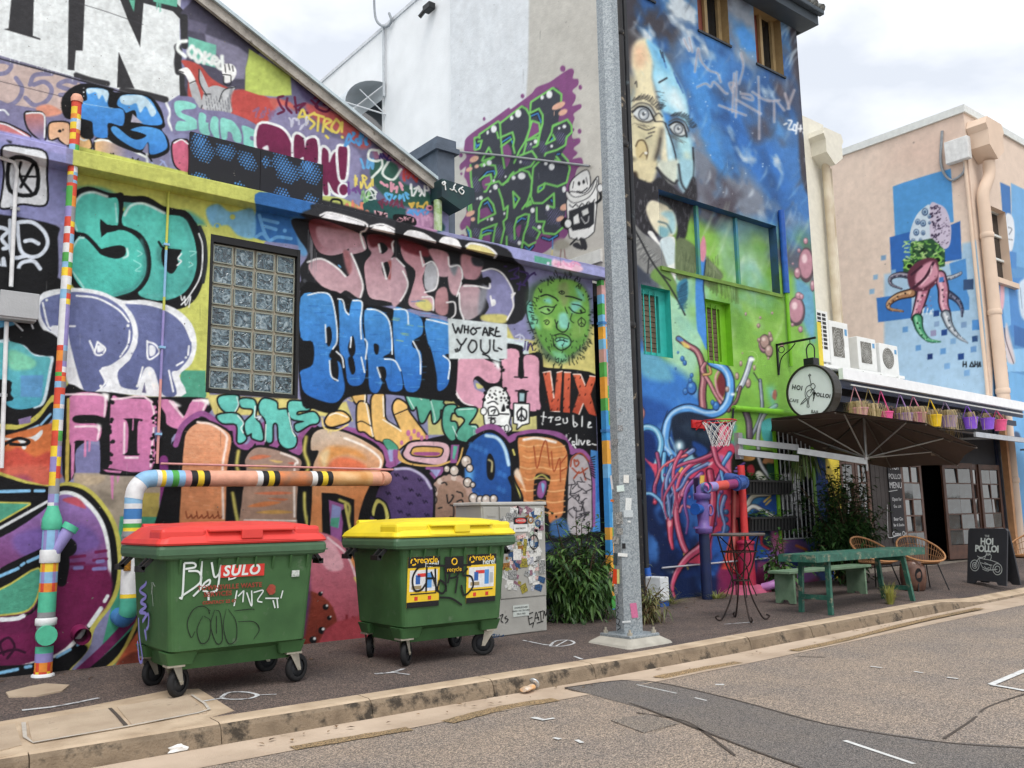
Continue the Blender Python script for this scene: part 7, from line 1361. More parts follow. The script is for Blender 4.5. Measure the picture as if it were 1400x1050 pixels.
x = gx(1190);pl_ = MB();pl_.box((0,0,.3),(.155,.04,3.0),bev=.006);plm = pl_.mesh('plank',[M_plank])
while x < gx(1229)-.1: link('plank',plm,cf,(x,YC,0));x += .163
door(gx(1231),gx(1259),0,2,5,kick=.28);door(gx(1288),gx(1321),-.12,2,5,kick=.3);door(gx(1322),gx(1338),.06,1,5,kick=.3);door(gx(1338),gx(1362),-.08,2,5,kick=.3)
b = MB();b.box((gx(1363),YC-.02,.2),(X1-.02,YC+.05,3.6));b.build('navy_pier',M_navy,cf);b = MB();b.tube([(gx(1370),YC-.12,.3),(gx(1370),YC-.12,3.6)],.06,10);b.build('downpipe',M_navy,cf)
b = MB();b.box((X1-.42,9.2,.25),(X1-.3,9.34,3.7));b.build('timber_post',mat('raw_timber','b98a62',.7,var=.15,scale=5),cf)
# white fabric awning over the doors
aw = thing('white_awning','flat white fabric awning projecting over the folding glass doors','awning');b = MB();b.add([(18.3,9.38,3.18),(24.2,9.38,3.1),(24.2,8.1,2.86),(18.3,8.1,2.94)],[(0,1,2,3)]);b.add([(18.3,9.38,3.16),(24.2,9.38,3.08),(24.2,8.1,2.84),(18.3,8.1,2.92)],[(0,1,2,3)]);M_fab = mat('white_canvas','dfdfe8',.8,var=.04,bump=.1);b.build('canopy',M_fab,aw)
b = MB();b.bar((18.3,8.1,2.88),(24.2,8.1,2.80),.05,.10);b.build('front_bar',mat('bar_grey','a9adb4',.4,.5),aw);b = MB();b.bar((19,9.3,2.9),(19.2,8.12,2.84),.04);b.build('folding_arm',MATS['bar_grey'],aw);b = MB();b.bar((23.4,9.3,2.82),(23.2,8.12,2.78),.04);b.build('folding_arm',MATS['bar_grey'],aw)
# ================================================================ THINGS IN THE STREET
def rring(w,d,z,r,n=5,cy=0.):
    P = [];r = min(r,w/2,d/2)
    for sx,sy,a0 in ((1,1,0),(-1,1,PI/2),(-1,-1,PI),(1,-1,3*PI/2)):
        for i in range(n): a = a0+PI/2*i/(n-1);P.append((sx*(w/2-r)+r*math.cos(a),cy+sy*(d/2-r)+r*math.sin(a),z))
    return P
def loft(b,rings,mi=0,cap0=True,cap1=True,smooth=False):
    n = len(rings[0]);V = [p for r in rings for p in r];F = [(i*n+j,i*n+(j+1) % n,(i+1)*n+(j+1) % n,(i+1)*n+j) for i in range(len(rings)-1) for j in range(n)]
    if cap0: F.append(tuple(range(n))[::-1])
    if cap1: F.append(tuple(range((len(rings)-1)*n,len(rings)*n)))
    return b.add(V,F,mi,smooth)
def ribbons(name,strokes,w,m,parent,surf,loc=(0,0,0),taper=False):     # painted or inked lines lying on a surface; surf maps a photo pixel to (point, normal)
    b = MB();loc = Vector(loc)
    for s_ in strokes:
        P = pts_(s_) if isinstance(s_,str) else s_;P = crom(P,False,5) if len(P) > 2 else np.array(P);Q = [surf(x,y) for x,y in P];V = [];k = len(Q)
        for i,(p,nn) in enumerate(Q):
            d = Q[min(i+1,k-1)][0]-Q[max(i-1,0)][0];r = d.cross(nn)
            if r.length < 1e-7: r = Vector((0,0,1))
            r = r.normalized()*w/2*((.5+.5*math.sin(PI*(i+.5)/k)) if taper else 1);V += [p-r-loc,p+r-loc]
        b.add(V,[(2*i,2*i+1,2*i+3,2*i+2) for i in range(k-1)])
    return b.build(name,m,parent)
def zf(ox,oy,k,strokes):                                    # strokes traced on an enlarged view -> photo pixels
    return [[(ox+x/k,oy+y/k) for x,y in pts_(s)] for s in strokes]
def decal(name,w,h,m,parent,x,y,z,tilt=0.,rot=0.):     # a thin printed sheet facing -Y
    b = MB();M = Matrix.Translation((x,y,z)) @ Matrix.Rotation(tilt,4,'X') @ Matrix.Rotation(rot,4,'Y');b.box((-w/2,-.0012,-h/2),(w/2,.0012,h/2),M=M);return b.build(name,m,parent)
M_bin = mat('green_bin_plastic','375a36',.5,var=.16,scale=3,bump=.08,bscale=140,c2='43693f',dirt=('566b52',9,.6),spec=.3);M_bind = mat('green_bin_rim','45654a',.45,var=.1,bump=.05)
M_red = mat('red_lid_plastic','d8403a',.4,var=.1,scale=4,bump=.05,dirt=('e06a60',9,.68));M_yell = mat('yellow_lid_plastic','e8d22c',.4,var=.08,scale=4,bump=.05,dirt=('c9b83a',9,.68))
M_tyre = mat('black_rubber','1b1b1d',.75,var=.15,scale=20);M_hub = mat('dark_hub','2c2e32',.6);M_zinc = mat('zinc_bracket','b0aa9c',.45,.5,var=.15);M_blk = mat('black_plastic2','18191b',.5);M_ink = mat('black_marker','101214',.5,bump=0);M_wink = mat('white_marker','cfd8d6',.5,bump=0)
TILT = math.atan(.055/.78)
def yfront(z): return -.455-.055*(z-.34)/.78
def bin_(name,label,lidm,loc,rot,swiv):
    t = thing(name,label,'bin',loc,rot,'wheeled rubbish bins against the wall');b = MB()
    rings = [rring(.98,.66,.215,.05),rring(1.03,.72,.33,.06),rring(1.15,.91,.375,.07),rring(1.25,1.0,1.08,.07),rring(1.27,1.02,1.12,.07)]
    rings = [[(x,y*(1 if y > 0 else 1),z) for x,y,z in r] for r in rings];loft(b,rings,cap1=False);b.build('body',M_bin,t)
    b = MB();loft(b,[rring(1.29,1.03,1.085,.06),rring(1.43,1.07,1.10,.05),rring(1.45,1.09,1.13,.05),rring(1.45,1.09,1.17,.05),rring(1.43,1.07,1.195,.05),rring(1.2,.96,1.19,.05)],cap0=False,cap1=False)
    b.box((-.72,-.55,1.125),(.72,-.548,1.135));b.build('rim',M_bind,t)
    for i in range(8):
        x = -.54+i*.155;r = MB();r.add([(x-.008,-.51,1.09),(x-.008,-.535,1.09),(x-.008,yfront(.98)-.0,.98),(x+.008,-.51,1.09),(x+.008,-.535,1.09),(x+.008,yfront(.98),.98)],[(0,1,2),(3,5,4),(0,3,4,1),(1,4,5,2),(2,5,3,0)]);r.build('rib',M_bin,t)
    ld = MB();loft(ld,[rring(1.44,1.09,1.2,.06),rring(1.46,1.11,1.215,.07),rring(1.42,1.07,1.25,.07),rring(1.20,.92,1.345,.1),rring(.9,.7,1.372,.12),rring(.5,.4,1.385,.15)],smooth=False);lid = ld.build('lid',lidm,t)
    for x0,x1 in ((-.70,-.34),(.42,.66)): p = MB();p.box((x0,-.52,1.215),(x1,-.2,1.335),bev=.03);p.build('lid_block',lidm,lid)
    p = MB();p.add([(-.34,-.555,1.225),(.42,-.555,1.225),(.42,-.50,1.31),(-.34,-.50,1.31),(-.34,-.2,1.345),(.42,-.2,1.345)],[(0,1,2,3),(3,2,5,4)]);p.box((-.33,-.552,1.30),(.41,-.46,1.322),bev=.008);p.box((-.06,-.56,1.24),(.12,-.48,1.318),bev=.006);p.build('lid_grip',lidm,lid)
    for x in (-.55,.35): p = MB();p.tube([(x,.5,1.34),(x+.22,.5,1.34)],.035,10);p.build('hinge',lidm,lid)
    for sy in (-.28,.3):
        h = MB();h.bar((-.70,sy-.05,1.1),(-.78,sy-.05,1.02),.03);h.bar((-.70,sy+.05,1.1),(-.78,sy+.05,1.02),.03);h.bar((-.78,sy-.065,1.02),(-.78,sy+.065,1.02),.045);h.build('lifting_lug',M_blk,t)
        h = MB();h.bar((.70,sy-.05,1.1),(.76,sy-.05,1.02),.03);h.bar((.70,sy+.05,1.1),(.76,sy+.05,1.02),.03);h.bar((.76,sy-.065,1.02),(.76,sy+.065,1.02),.045);h.build('lifting_lug',M_blk,t)
    for i,(sx,sy) in enumerate(((-1,-1),(1,-1),(-1,1),(1,1))):
        a = swiv[i];px_,py_ = sx*.5,sy*.33;ca,sa = math.cos(a),math.sin(a);off = Vector((ca*.05,sa*.05,0));wc = Vector((px_,py_,.118))+off*1.2;ax = Vector((-sa,ca,0))
        wh = bpy.data.objects.new('wheel',None);col.objects.link(wh);wh.parent = t;Mr = Matrix.Translation(wc) @ ax.to_track_quat('Z','Y').to_matrix().to_4x4()
        y = MB();y.lathe([(.076,-.022),(.1,-.027),(.116,-.017),(.118,0),(.116,.017),(.1,.027),(.076,.022)],n=22,M=Mr);y.build('tyre',M_tyre,wh)
        y = MB();y.lathe([(.0,-.012),(.076,-.012),(.078,0),(.076,.012),(0,.012)],n=18,M=Mr);y.lathe([(0,-.034),(.02,-.034),(.02,.034),(0,.034)],n=10,M=Mr)
        for q in range(8): d = Mr.to_3x3() @ Vector((math.cos(q*PI/4),math.sin(q*PI/4),0));y.bar(wc+d*.015,wc+d*.076,.01,.03)
        y.build('wheel_hub',M_hub,wh)
        f = MB()
        for s_ in (-1,1):
            o = ax*s_*.036;f.add([wc+o+Vector((0,0,-.02))-off*.35,wc+o+Vector((0,0,-.02))+off*.35,Vector((px_,py_,.25))+o+off*.9,Vector((px_,py_,.25))+o-off*1.1],[(0,1,2,3)]);f.add([wc+o*1.12+Vector((0,0,-.02))-off*.35,wc+o*1.12+Vector((0,0,-.02))+off*.35,Vector((px_,py_,.25))+o*1.12+off*.9,Vector((px_,py_,.25))+o*1.12-off*1.1],[(0,1,2,3)])
        f.box((px_-.07,py_-.06,.246),(px_+.07,py_+.06,.262));f.tube([wc-ax*.045,wc+ax*.045],.012,8);f.build('caster_fork',M_zinc,t)
        c_ = MB();loft(c_,[rring(.2,.16,.262,.02),rring(.26,.22,.36,.03)]);c_.v = [(x+px_*.93,yy+py_*.95,z) for x,yy,z in c_.v];c_.build('caster_socket',M_bin,t)
    return t
rb = bin_('wheeled_bin','green four-wheeled bin with red lid under fat painted pipe',M_red,(2.89,7.73,gz(2.89,7.6)),.0,(.6,.35,.5,.2))
yb = bin_('wheeled_bin','green four-wheeled bin with yellow lid and recycle posters beside stickered cabinet',M_yell,(5.03,7.74,gz(5.0,7.6)),.0,(.7,2.6,.9,.4))
def bin_surf(o):
    def f(px,py):
        p = on(px,py,Y=o.location.y-.48)
        for _ in range(3): p = on(px,py,Y=o.location.y+yfront(p.z-o.location.z)-.004)
        return p,Vector((0,-1,-.07))
    return f
sr,sy_ = bin_surf(rb),bin_surf(yb)
def blocal(o,px,py): return bin_surf(o)(px,py)[0]-o.location
q = blocal(rb,332,780);M_decred = mat('red_decal','c8352e',.45,var=.1)
d = decal('maker_plate',.37,.098,M_decred,rb,q.x,q.y,q.z,TILT);text('plate_lettering','SULO',.115,M_wink,d,Matrix.Translation((q.x-.01,q.y-.002,q.z)) @ Matrix.Rotation(TILT,4,'X') @ frame_xz(0,0,0),1.15,.004,.15)
M_decr2 = mat('faded_red_print','8f3a2c',.6,var=.3,scale=30,dirt=('3f6a3c',30,.56))
for s_,px,py,sz in (('TOWNSVILLE WASTE',315,802,.052),('SERVICES',298,812,.052),('CONTACT 22 47',300,823,.034)): q = blocal(rb,px,py);text('owner_lettering',s_,sz,M_decr2,rb,Matrix.Translation((q.x,q.y,q.z)) @ Matrix.Rotation(TILT,4,'X') @ frame_xz(0,0,0),1.1,.0015,.0)
q = blocal(rb,371,806);b = MB();b.add([(q.x+.045*math.cos(a)*(1 if k % 2 else .8),q.y,q.z+.045*math.sin(a)) for k,a in enumerate(np.arange(10)*PI/5)],[tuple(range(10))]);b.build('owner_emblem',M_decr2,rb)
q = blocal(rb,404,784);decal('worn_sticker',.07,.055,mat('worn_paper','b9c0bc',.7,var=.3,scale=50,dirt=('4a7048',24,.52)),rb,q.x,q.y,q.z,TILT)
ribbons('white_tag',zf(160,690,3.75,['345,300 335,470 320,475','345,300 395,300 400,320 350,330','365,340 420,345 425,400 330,470','435,290 430,420 450,400 475,385 470,410 420,430','430,430 390,470','440,440 465,450 470,490','485,295 500,370 525,350 530,310 515,430 480,450']),.016,M_wink,rb,sr,rb.location)
ribbons('white_tag',zf(160,690,3.75,['575,385 570,330 600,310 625,320 610,370 570,385','615,440 600,520','620,470 650,440','650,440 645,500','665,450 690,520 690,440','700,450 750,440 720,490 745,500','760,480 830,480','800,490 810,530','850,440 840,480','820,480 825,530 ']),.011,M_wink,rb,sr,rb.location)
ribbons('black_tag',zf(160,690,3.75,['480,545 440,520 390,540 360,610 380,680 400,650','470,540 475,560','440,570 410,640 430,710 470,690 480,600 445,570','500,540 480,620 510,710 540,690 530,560 505,540','510,570 510,660','560,535 545,620 570,710 610,690 610,600 570,535','600,545 690,535 705,540','620,600 700,600 730,640 700,690']),.007,M_ink,rb,sr,rb.location,True)
b = MB();rr = random.Random(2)
def side_surf(px,py): p = on(px,py,X=rb.location.x-.612);return p,Vector((-1,0,-.05))
ribbons('violet_tag',zf(160,690,3.75,['135,300 120,360 150,400 115,440 150,470 120,500 150,520 115,550 150,560 130,600 160,560 160,620 150,640','110,580 115,680 130,790 115,800 105,700','145,640 150,690 140,640']),.028,mat('violet_marker','8a86d0',.5),rb,side_surf,rb.location)
ribbons('scratch',zf(160,690,3.75,['170,320 185,520','160,360 195,420','165,330 180,400','190,370 175,460']),.006,M_wink,rb,side_surf,rb.location)
# posters on the yellow-lidded bin
M_pk = mat('poster_black','15161a',.4);M_py = mat('poster_yellow','e2bf2e',.4,var=.05);M_pw = mat('poster_white','d6d8da',.4,var=.12,scale=30);M_pyt = mat('poster_yellow_ink','e8b820',.4);M_blue = mat('bottle_blue','4f8fd0',.3);M_redp = mat('packet_red','c83a34',.4)
def poster(px,py,w,h):
    q = blocal(yb,px,py);d = decal('poster',w,h,M_py,yb,q.x,q.y,q.z,TILT);R = Matrix.Rotation(TILT,4,'X')
    def sub(nm,dx,dz,ww,hh,m,lift=.002): M = Matrix.Translation((q.x,q.y,q.z)) @ R @ Matrix.Translation((dx,-lift,dz));b = MB();b.box((-ww/2,-.0006,-hh/2),(ww/2,.0006,hh/2),M=M);return b.build(nm,m,d)
    sub('poster_heading',0,h*.39,w,h*.22,M_pk);sub('poster_footer',0,-h*.45,w,h*.11,M_pk);sub('poster_picture',0,h*.02,w*.86,h*.42,M_pw);sub('bottle_picture',w*.18,.01,w*.15,h*.3,M_blue,.003);sub('can_picture',-w*.18,.02,w*.14,h*.18,mat('can_blue','2f5ea8',.4),.003);sub('packet_picture',-w*.05,h*.13,w*.3,h*.07,M_redp,.003);sub('carton_picture',-w*.22,-h*.11,w*.3,h*.07,mat('carton_tan','9a8a6a',.5),.0035);sub('jug_picture',w*.34,0,w*.12,h*.22,mat('jug_grey','b0b4b8',.4),.003)
    for i,dx in enumerate((-.22,.2)): sub('red_symbol',dx*w,-h*.33,w*.1,w*.1,M_redp,.003)
    sub('small_print',0,-h*.24,w*.8,h*.025,M_pk,.003)
    MM = lambda dx,dz: Matrix.Translation((q.x,q.y,q.z)) @ R @ Matrix.Translation((dx,-.003,dz)) @ frame_xz(0,0,0)
    text('heading_lettering','recycle',w*.24,M_pyt,d,MM(w*.1,h*.425),.95,.001);text('heading_lettering','here!',w*.22,M_wink,d,MM(w*.25,h*.335),.95,.001)
    a = MB();rx_,rz_ = -w*.33,h*.40
    for k in range(3):
        t0 = k*2*PI/3;V = []
        for t in np.linspace(t0,t0+1.5,6): V += [Matrix.Translation((q.x,q.y,q.z)) @ R @ Vector((rx_+r*math.cos(t),-.003,rz_+r*math.sin(t))) for r in (w*.06,w*.10)]
        a.add(V,[(2*i,2*i+1,2*i+3,2*i+2) for i in range(5)])
    a.build('recycle_symbol',M_pyt,d)
poster(579,795,.36,.47);poster(658,790,.36,.47)
q = blocal(yb,621,772);d = decal('poster',.22,.16,M_pk,yb,q.x,q.y,q.z,TILT);text('heading_lettering','recycle',.06,M_pyt,d,Matrix.Translation((q.x,q.y-.003,q.z-.045)) @ frame_xz(0,0,0));b = MB();b.tube([(q.x+.03*math.cos(t),q.y-.004,q.z+.03+.03*math.sin(t)) for t in np.arange(12)*PI/6],.007,5,closed=True);b.build('recycle_symbol',M_pyt,d)
def sy2(px,py): p,n = sy_(px,py);return p+Vector((0,-.006,0)),n
ribbons('black_tag',zf(470,690,4.373,['480,370 440,380 410,440 420,510 460,510 490,470','495,370 490,520','520,400 560,520','490,440 550,440','545,380 550,520','570,450 560,510 590,530 610,490 590,460 570,450','605,370 610,520','640,380 620,470','640,400 690,390 670,430 630,440','680,430 665,530','740,380 710,420 760,430 770,490 720,540 700,480','570,555 640,560 705,600','490,360 600,365 760,360']),.02,M_ink,yb,sy2,yb.location)
# ---- electrical cabinet
kx0,kx1,ky = 6.14,7.10,8.32;cz = gz(6.6,8.4);cb = thing('electrical_cabinet','grey electrical cabinet plastered with stickers beside leafy shrub','cabinet',(0,0,0));M_cab = mat('cabinet_grey','a09f9a',.5,var=.1,scale=4,bump=.08,dirt=('7d7a76',8,.66))
b = MB();b.box((kx0,ky+.02,cz),(kx1,ky+.55,cz+1.5),bev=.01);b.build('housing',M_cab,cb);b = MB();b.box((kx0-.02,ky-.0,cz+1.5),(kx1+.02,ky+.57,cz+1.54),bev=.01);b.build('top',mat('cabinet_top','b8b8b4',.5),cb)
b = MB();b.box((kx0+.26,ky,cz+.42),(kx1-.012,ky+.03,cz+1.48),bev=.006);dr = b.build('door',M_cab,cb);b = MB();b.box((kx0+.02,ky+.005,cz+.42),(kx0+.24,ky+.03,cz+1.48),bev=.006);d2_ = b.build('side_door',M_cab,cb)
for i in range(4): b = MB();b.box((kx0+.07,ky-.002,cz+1.22+i*.05),(kx0+.19,ky+.01,cz+1.24+i*.05));b.build('louvre',M_cab,d2_)
b = MB();b.box((kx0+.02,ky+.008,cz+.01),(kx1-.012,ky+.03,cz+.41),bev=.004);b.build('plinth_panel',M_cab,cb)
rr = random.Random(11);cols = ['d8dad8','c6cacc','e2e2de','2f6fb0','2f8a4a','c84a3a','d8922c','1c1e24','8fb4d0','d49ab0','4a5a8a','b9bfae','e0d04a','70757c']
SM = [mat('sticker_%d' % i,c,.45,var=.35,scale=60,bump=0,c2=('1d2026' if i % 3 == 0 else 'e8e8e4')) for i,c in enumerate(cols)]
def sub_st(x,z,w,h,m,rot=0.,y=ky-.002,par=None): return decal('sticker',w,h,m,par or dr,x,y,z,0,rot)
n = 0
for i in range(150):
    x,z = rr.uniform(kx0+.32,kx1-.07),cz+rr.uniform(.5,1.44)
    if z < cz+.75 and rr.random() < .5: continue
    if 6.58 < x < 6.84 and cz+1.1 < z < cz+1.36: continue
    sub_st(x,z,rr.uniform(.04,.13),rr.uniform(.03,.11),rr.choice(SM[:3]+SM),rr.uniform(-.5,.5),ky-.0015-.0003*(i % 14))
for x,z,r_,m in ((6.86,1.32,.045,SM[6]),(6.97,1.28,.045,SM[3]),(7.04,1.34,.03,SM[4]),(6.42,1.3,.05,SM[0])):
    b = MB();b.tube([(x,ky-.007,cz+z),(x,ky-.003,cz+z)],r_,18);b.build('sticker',m,dr);b = MB();b.tube([(x,ky-.0085,cz+z),(x,ky-.004,cz+z)],r_*.55,14);b.build('sticker',SM[7] if m is SM[6] else SM[0],dr)
d = sub_st(6.70,cz+1.27,.21,.17,mat('sign_white','d8dad8',.4),0,ky-.006);b = MB();b.box((6.595,ky-.009,cz+1.275),(6.805,ky-.0065,cz+1.355));b.build('sign_panel',M_pk,d);b = MB();b.lathe([(0,0),(.085,0),(.085,.0015),(0,.0015)],M=Matrix.Translation((6.70,ky-.0092,cz+1.315)) @ Matrix.Rotation(PI/2,4,'X'),scale=(1,.38),n=24,smooth=False);b.build('sign_oval',M_decred,d)
text('sign_lettering','DANGER',.036,M_wink,d,frame_xz(6.70,ky-.012,cz+1.315));text('sign_lettering','ELECTRICITY',.026,M_ink,d,frame_xz(6.70,ky-.009,cz+1.225))
for dx,dz,w_,h_,m in ((6.71,1.13,.14,.045,SM[5]),(6.76,1.0,.05,.2,SM[12]),(6.64,.92,.12,.13,SM[2]),(7.02,.76,.1,.16,SM[0]),(6.86,.62,.1,.08,SM[1]),(6.86,1.04,.1,.07,SM[8]),(6.84,.84,.1,.08,SM[10])): sub_st(dx,cz+dz,w_,h_,m,rr.uniform(-.25,.25),ky-.007)
b = MB();b.tube([(6.90+.07*math.cos(t),ky-.009,cz+1.06+.085*math.sin(t)) for t in np.arange(16)*PI/8],.006,4,closed=True);b.tube([(6.90,ky-.009,cz+1.16),(6.90,ky-.009,cz+.94)],.006,4);b.build('black_tag',M_ink,dr)
decal('notice',.24,.13,mat('notice_pale','bfc6c2',.5,var=.06),cb,6.69,ky+.003,cz+.27); 
for i in range(3): text('notice_lettering',('UNDERGROUND','MAINS / NO GROUND','FIELD USED')[i],.026,M_ink,cb,frame_xz(6.69,ky+.001,cz+.305-i*.036))
cs = lambda x,y: (on(x,y,Y=ky+.002),Vector((0,-1,0)))
ribbons('black_tag',zf(640,670,5,['410,850 420,920','410,850 445,835','415,880 440,870','420,920 450,905','455,900 465,835 485,890','460,875 485,870','480,835 515,825','495,830 500,895','515,880 520,825 530,860 540,815 545,880','565,820 550,820 555,860 575,855','555,890 580,885','440,940 450,905','470,910 515,895','218,860 240,850 225,890 240,905','265,860 250,875 275,885 255,910']),.012,M_ink,cb,cs)
ribbons('blue_tag',zf(640,670,5,['165,990 185,985 170,1010 190,1005','195,985 200,1010 215,985','220,1005 245,990 230,1010']),.01,SM[3],cb,cs)
# ---- lamp pole
pb = Vector((7.2,7.06,gz(7.2,7.06)));po = thing('street_pole','galvanised octagonal steel pole covered in small stickers by kerb','pole',pb)
def galv():
    m = mat('galvanised_steel','8c959b',.5,.35,var=.16,scale=10,bump=.06,c2='a9b1b6');N,L = m.node_tree.nodes,m.node_tree.links
    v = N.new('ShaderNodeTexVoronoi');v.inputs['Scale'].default_value = 75;tc = N.new('ShaderNodeTexCoord');L.new(tc.outputs['Object'],v.inputs['Vector']);sp = N.new('ShaderNodeSeparateColor');L.new(v.outputs['Color'],sp.inputs[0])
    r = N.new('ShaderNodeValToRGB');r.color_ramp.elements[0].color = (*srgb('7a8389'),1);r.color_ramp.elements[1].color = (*srgb('a6aeb3'),1);L.new(sp.outputs[0],r.inputs['Fac']);L.new(r.outputs['Color'],N['Principled BSDF'].inputs['Base Color']);return m
M_galv = galv();sh = MB();n = 8;prof = [(.155,.10),(.152,.5),(.135,8.8)]
V = [(r*math.cos(2*PI*(j+.5)/n),r*math.sin(2*PI*(j+.5)/n),z) for r,z in prof for j in range(n)];sh.add(V,[(i*n+j,i*n+(j+1) % n,(i+1)*n+(j+1) % n,(i+1)*n+j) for i in range(2) for j in range(n)]);sh.build('shaft',M_galv,po)
b = MB();b.box((-.23,-.23,.075),(.23,.23,.105),bev=.006);b.build('base_plate',M_galv,po)
for sx in (-1,1):
    for sy in (-1,1): b = MB();b.tube([(sx*.185,sy*.185,.1),(sx*.185,sy*.185,.135)],.028,6,smooth=False);b.tube([(sx*.185,sy*.185,.13),(sx*.185,sy*.185,.165)],.013,8);b.build('anchor_bolt',M_zinc,po)
b = MB();loft(b,[rring(.74,.70,-.03,.06),rring(.68,.64,.02,.06),rring(.48,.48,.075,.04)]);b.build('footing',mat('footing_concrete','a8a49a',.9,var=.15,scale=6,bump=.4,bscale=60),po)
def py_z(px,py): return on(px,py,Y=pb.y-.1).z-pb.z
def pole_surf(px,py):                                          # nearest point of the octagon along the view ray
    d = Vector(ray(px,py)).normalized();o = Vector((0,0,EYE));best = None
    for j in range(8):
        a = 2*PI*j/8+PI/4*.0;nn = Vector((math.cos(a+PI/8*0),math.sin(a),0));r = (.1545-.0021*max(0,py_z(px,py)))*math.cos(PI/8);den = d.dot(nn)
        if den > -1e-4: continue
        t = ((pb+nn*(r+.007))-o).dot(nn)/den;p = o+d*t;s = (p-pb);lat = abs(s.dot(Vector((-nn.y,nn.x,0))))
        if best is None or lat < best[0]: best = (lat,p,nn)
    return best[1],best[2]
rr = random.Random(4);cs_ = [('dcdcd8',452,320,32,26),('dcdcd8',428,372,42,30),('16171a',474,405,14,22),('d6d8d6',468,456,44,14),('e0461e',424,580,24,62),('e0d890',443,580,14,60),('d8dad8',430,655,22,40),('e2e2de',448,245,42,50),('c8d8d4',455,75,30,26),('d0d4d4',500,170,24,60),('b8c0c4',500,220,38,30),('d8d8d4',488,20,22,34),('3a4a50',425,480,22,50),('d97a3a',408,145,20,10),('d4d8d8',505,265,12,8),('d8d8dc',405,40,12,60),('c06a90',533,775,26,60),('c4c8ca',490,840,34,8)]
for i,(c_,x,y,w_,h_) in enumerate(cs_):
    p,nn = pole_surf(740+x/4.2,650+y/4.2);r = Vector((-nn.y,nn.x,0));k = 1/4.2*10.2/FPX;u = Vector((0,0,1));a = rr.uniform(-.15,.15);r2 = r*math.cos(a)+u*math.sin(a);u2 = u*math.cos(a)-r*math.sin(a)
    b = MB();ww,hh = min(w_*k*1.35,.105),h_*k*1.3;b.add([p+nn*.001*(1+i % 3)-pb-r2*ww/2-u2*hh/2,p+nn*.001*(1+i % 3)-pb+r2*ww/2-u2*hh/2,p+nn*.001*(1+i % 3)-pb+r2*ww/2+u2*hh/2,p+nn*.001*(1+i % 3)-pb-r2*ww/2+u2*hh/2],[(0,1,2,3)]);b.build('sticker',mat('pole_sticker_%d' % i,c_,.5,var=.15,scale=90,bump=0,c2=('2a2c30' if i in (0,1,6,7) else None)),po)
for px,py,w_,h_ in ((841,603,.1,.05),(840,607,.09,.03),(848,585,.06,.06),(848,560,.03,.03)):
    p,nn = pole_surf(px,py);r = Vector((-nn.y,nn.x,0));b = MB();b.add([p+nn*.003-pb+r*sx*w_/2+Vector((0,0,sz*h_/2)) for sx,sz in ((-1,-1),(1,-1),(1,1),(-1,1))],[(0,1,2,3)]);b.build('sticker',mat('pole_sticker_w','d6d8da',.5,var=.3,scale=80,c2='25272b'),po)
ribbons('marker_tag',zf(740,650,4.2,['430,690 440,720 435,740','430,745 445,760 430,775 445,790','440,800 430,820 450,830 440,860','430,850 455,870 435,890']),.008,M_ink,po,pole_surf,pb)
# ================================================================ PLANTS
def leaf_mat(name,c1,c2,c3):
    m = bpy.data.materials.new(name);m.use_nodes = True;N,L = m.node_tree.nodes,m.node_tree.links;b = N['Principled BSDF'];b.inputs['Roughness'].default_value = .45
    g = N.new('ShaderNodeNewGeometry');r = N.new('ShaderNodeValToRGB');e = r.color_ramp.elements;e[0].color = (*srgb(c1),1);e[1].color = (*srgb(c3),1);q = e.new(.5);q.color = (*srgb(c2),1);L.new(g.outputs['Random Per Island'],r.inputs['Fac']);L.new(r.outputs['Color'],b.inputs['Base Color'])
    tr = N.new('ShaderNodeBsdfTranslucent');L.new(r.outputs['Color'],tr.inputs['Color']);mx = N.new('ShaderNodeMixShader');mx.inputs[0].default_value = .25;L.new(b.outputs[0],mx.inputs[1]);L.new(tr.outputs[0],mx.inputs[2]);L.new(mx.outputs[0],N['Material Output'].inputs['Surface']);MATS[name] = m;return m
def leaves(b,P,L_,W_,rr,droop=.5,out=None):
    for p in P:
        a = rr.uniform(0,2*PI);d = Vector((math.cos(a),math.sin(a),rr.uniform(-droop-.3,.35-droop*.4)))
        if out is not None: d += (Vector(p)-out).normalized()*.7
        d.normalize();s = d.cross(Vector((0,0,1)));
        if s.length < .01: s = Vector((1,0,0))
        s.normalize();k = rr.uniform(.65,1.2);l,w_ = L_*k,W_*k;p = Vector(p);up = s.cross(d)
        b.add([p,p+d*l*.4+s*w_/2+up*w_*.18,p+d*l-Vector((0,0,l*droop*.35)),p+d*l*.4-s*w_/2+up*w_*.18,p+d*l*.5-up*w_*.05],[(0,1,4),(1,2,4),(2,3,4),(3,0,4)])
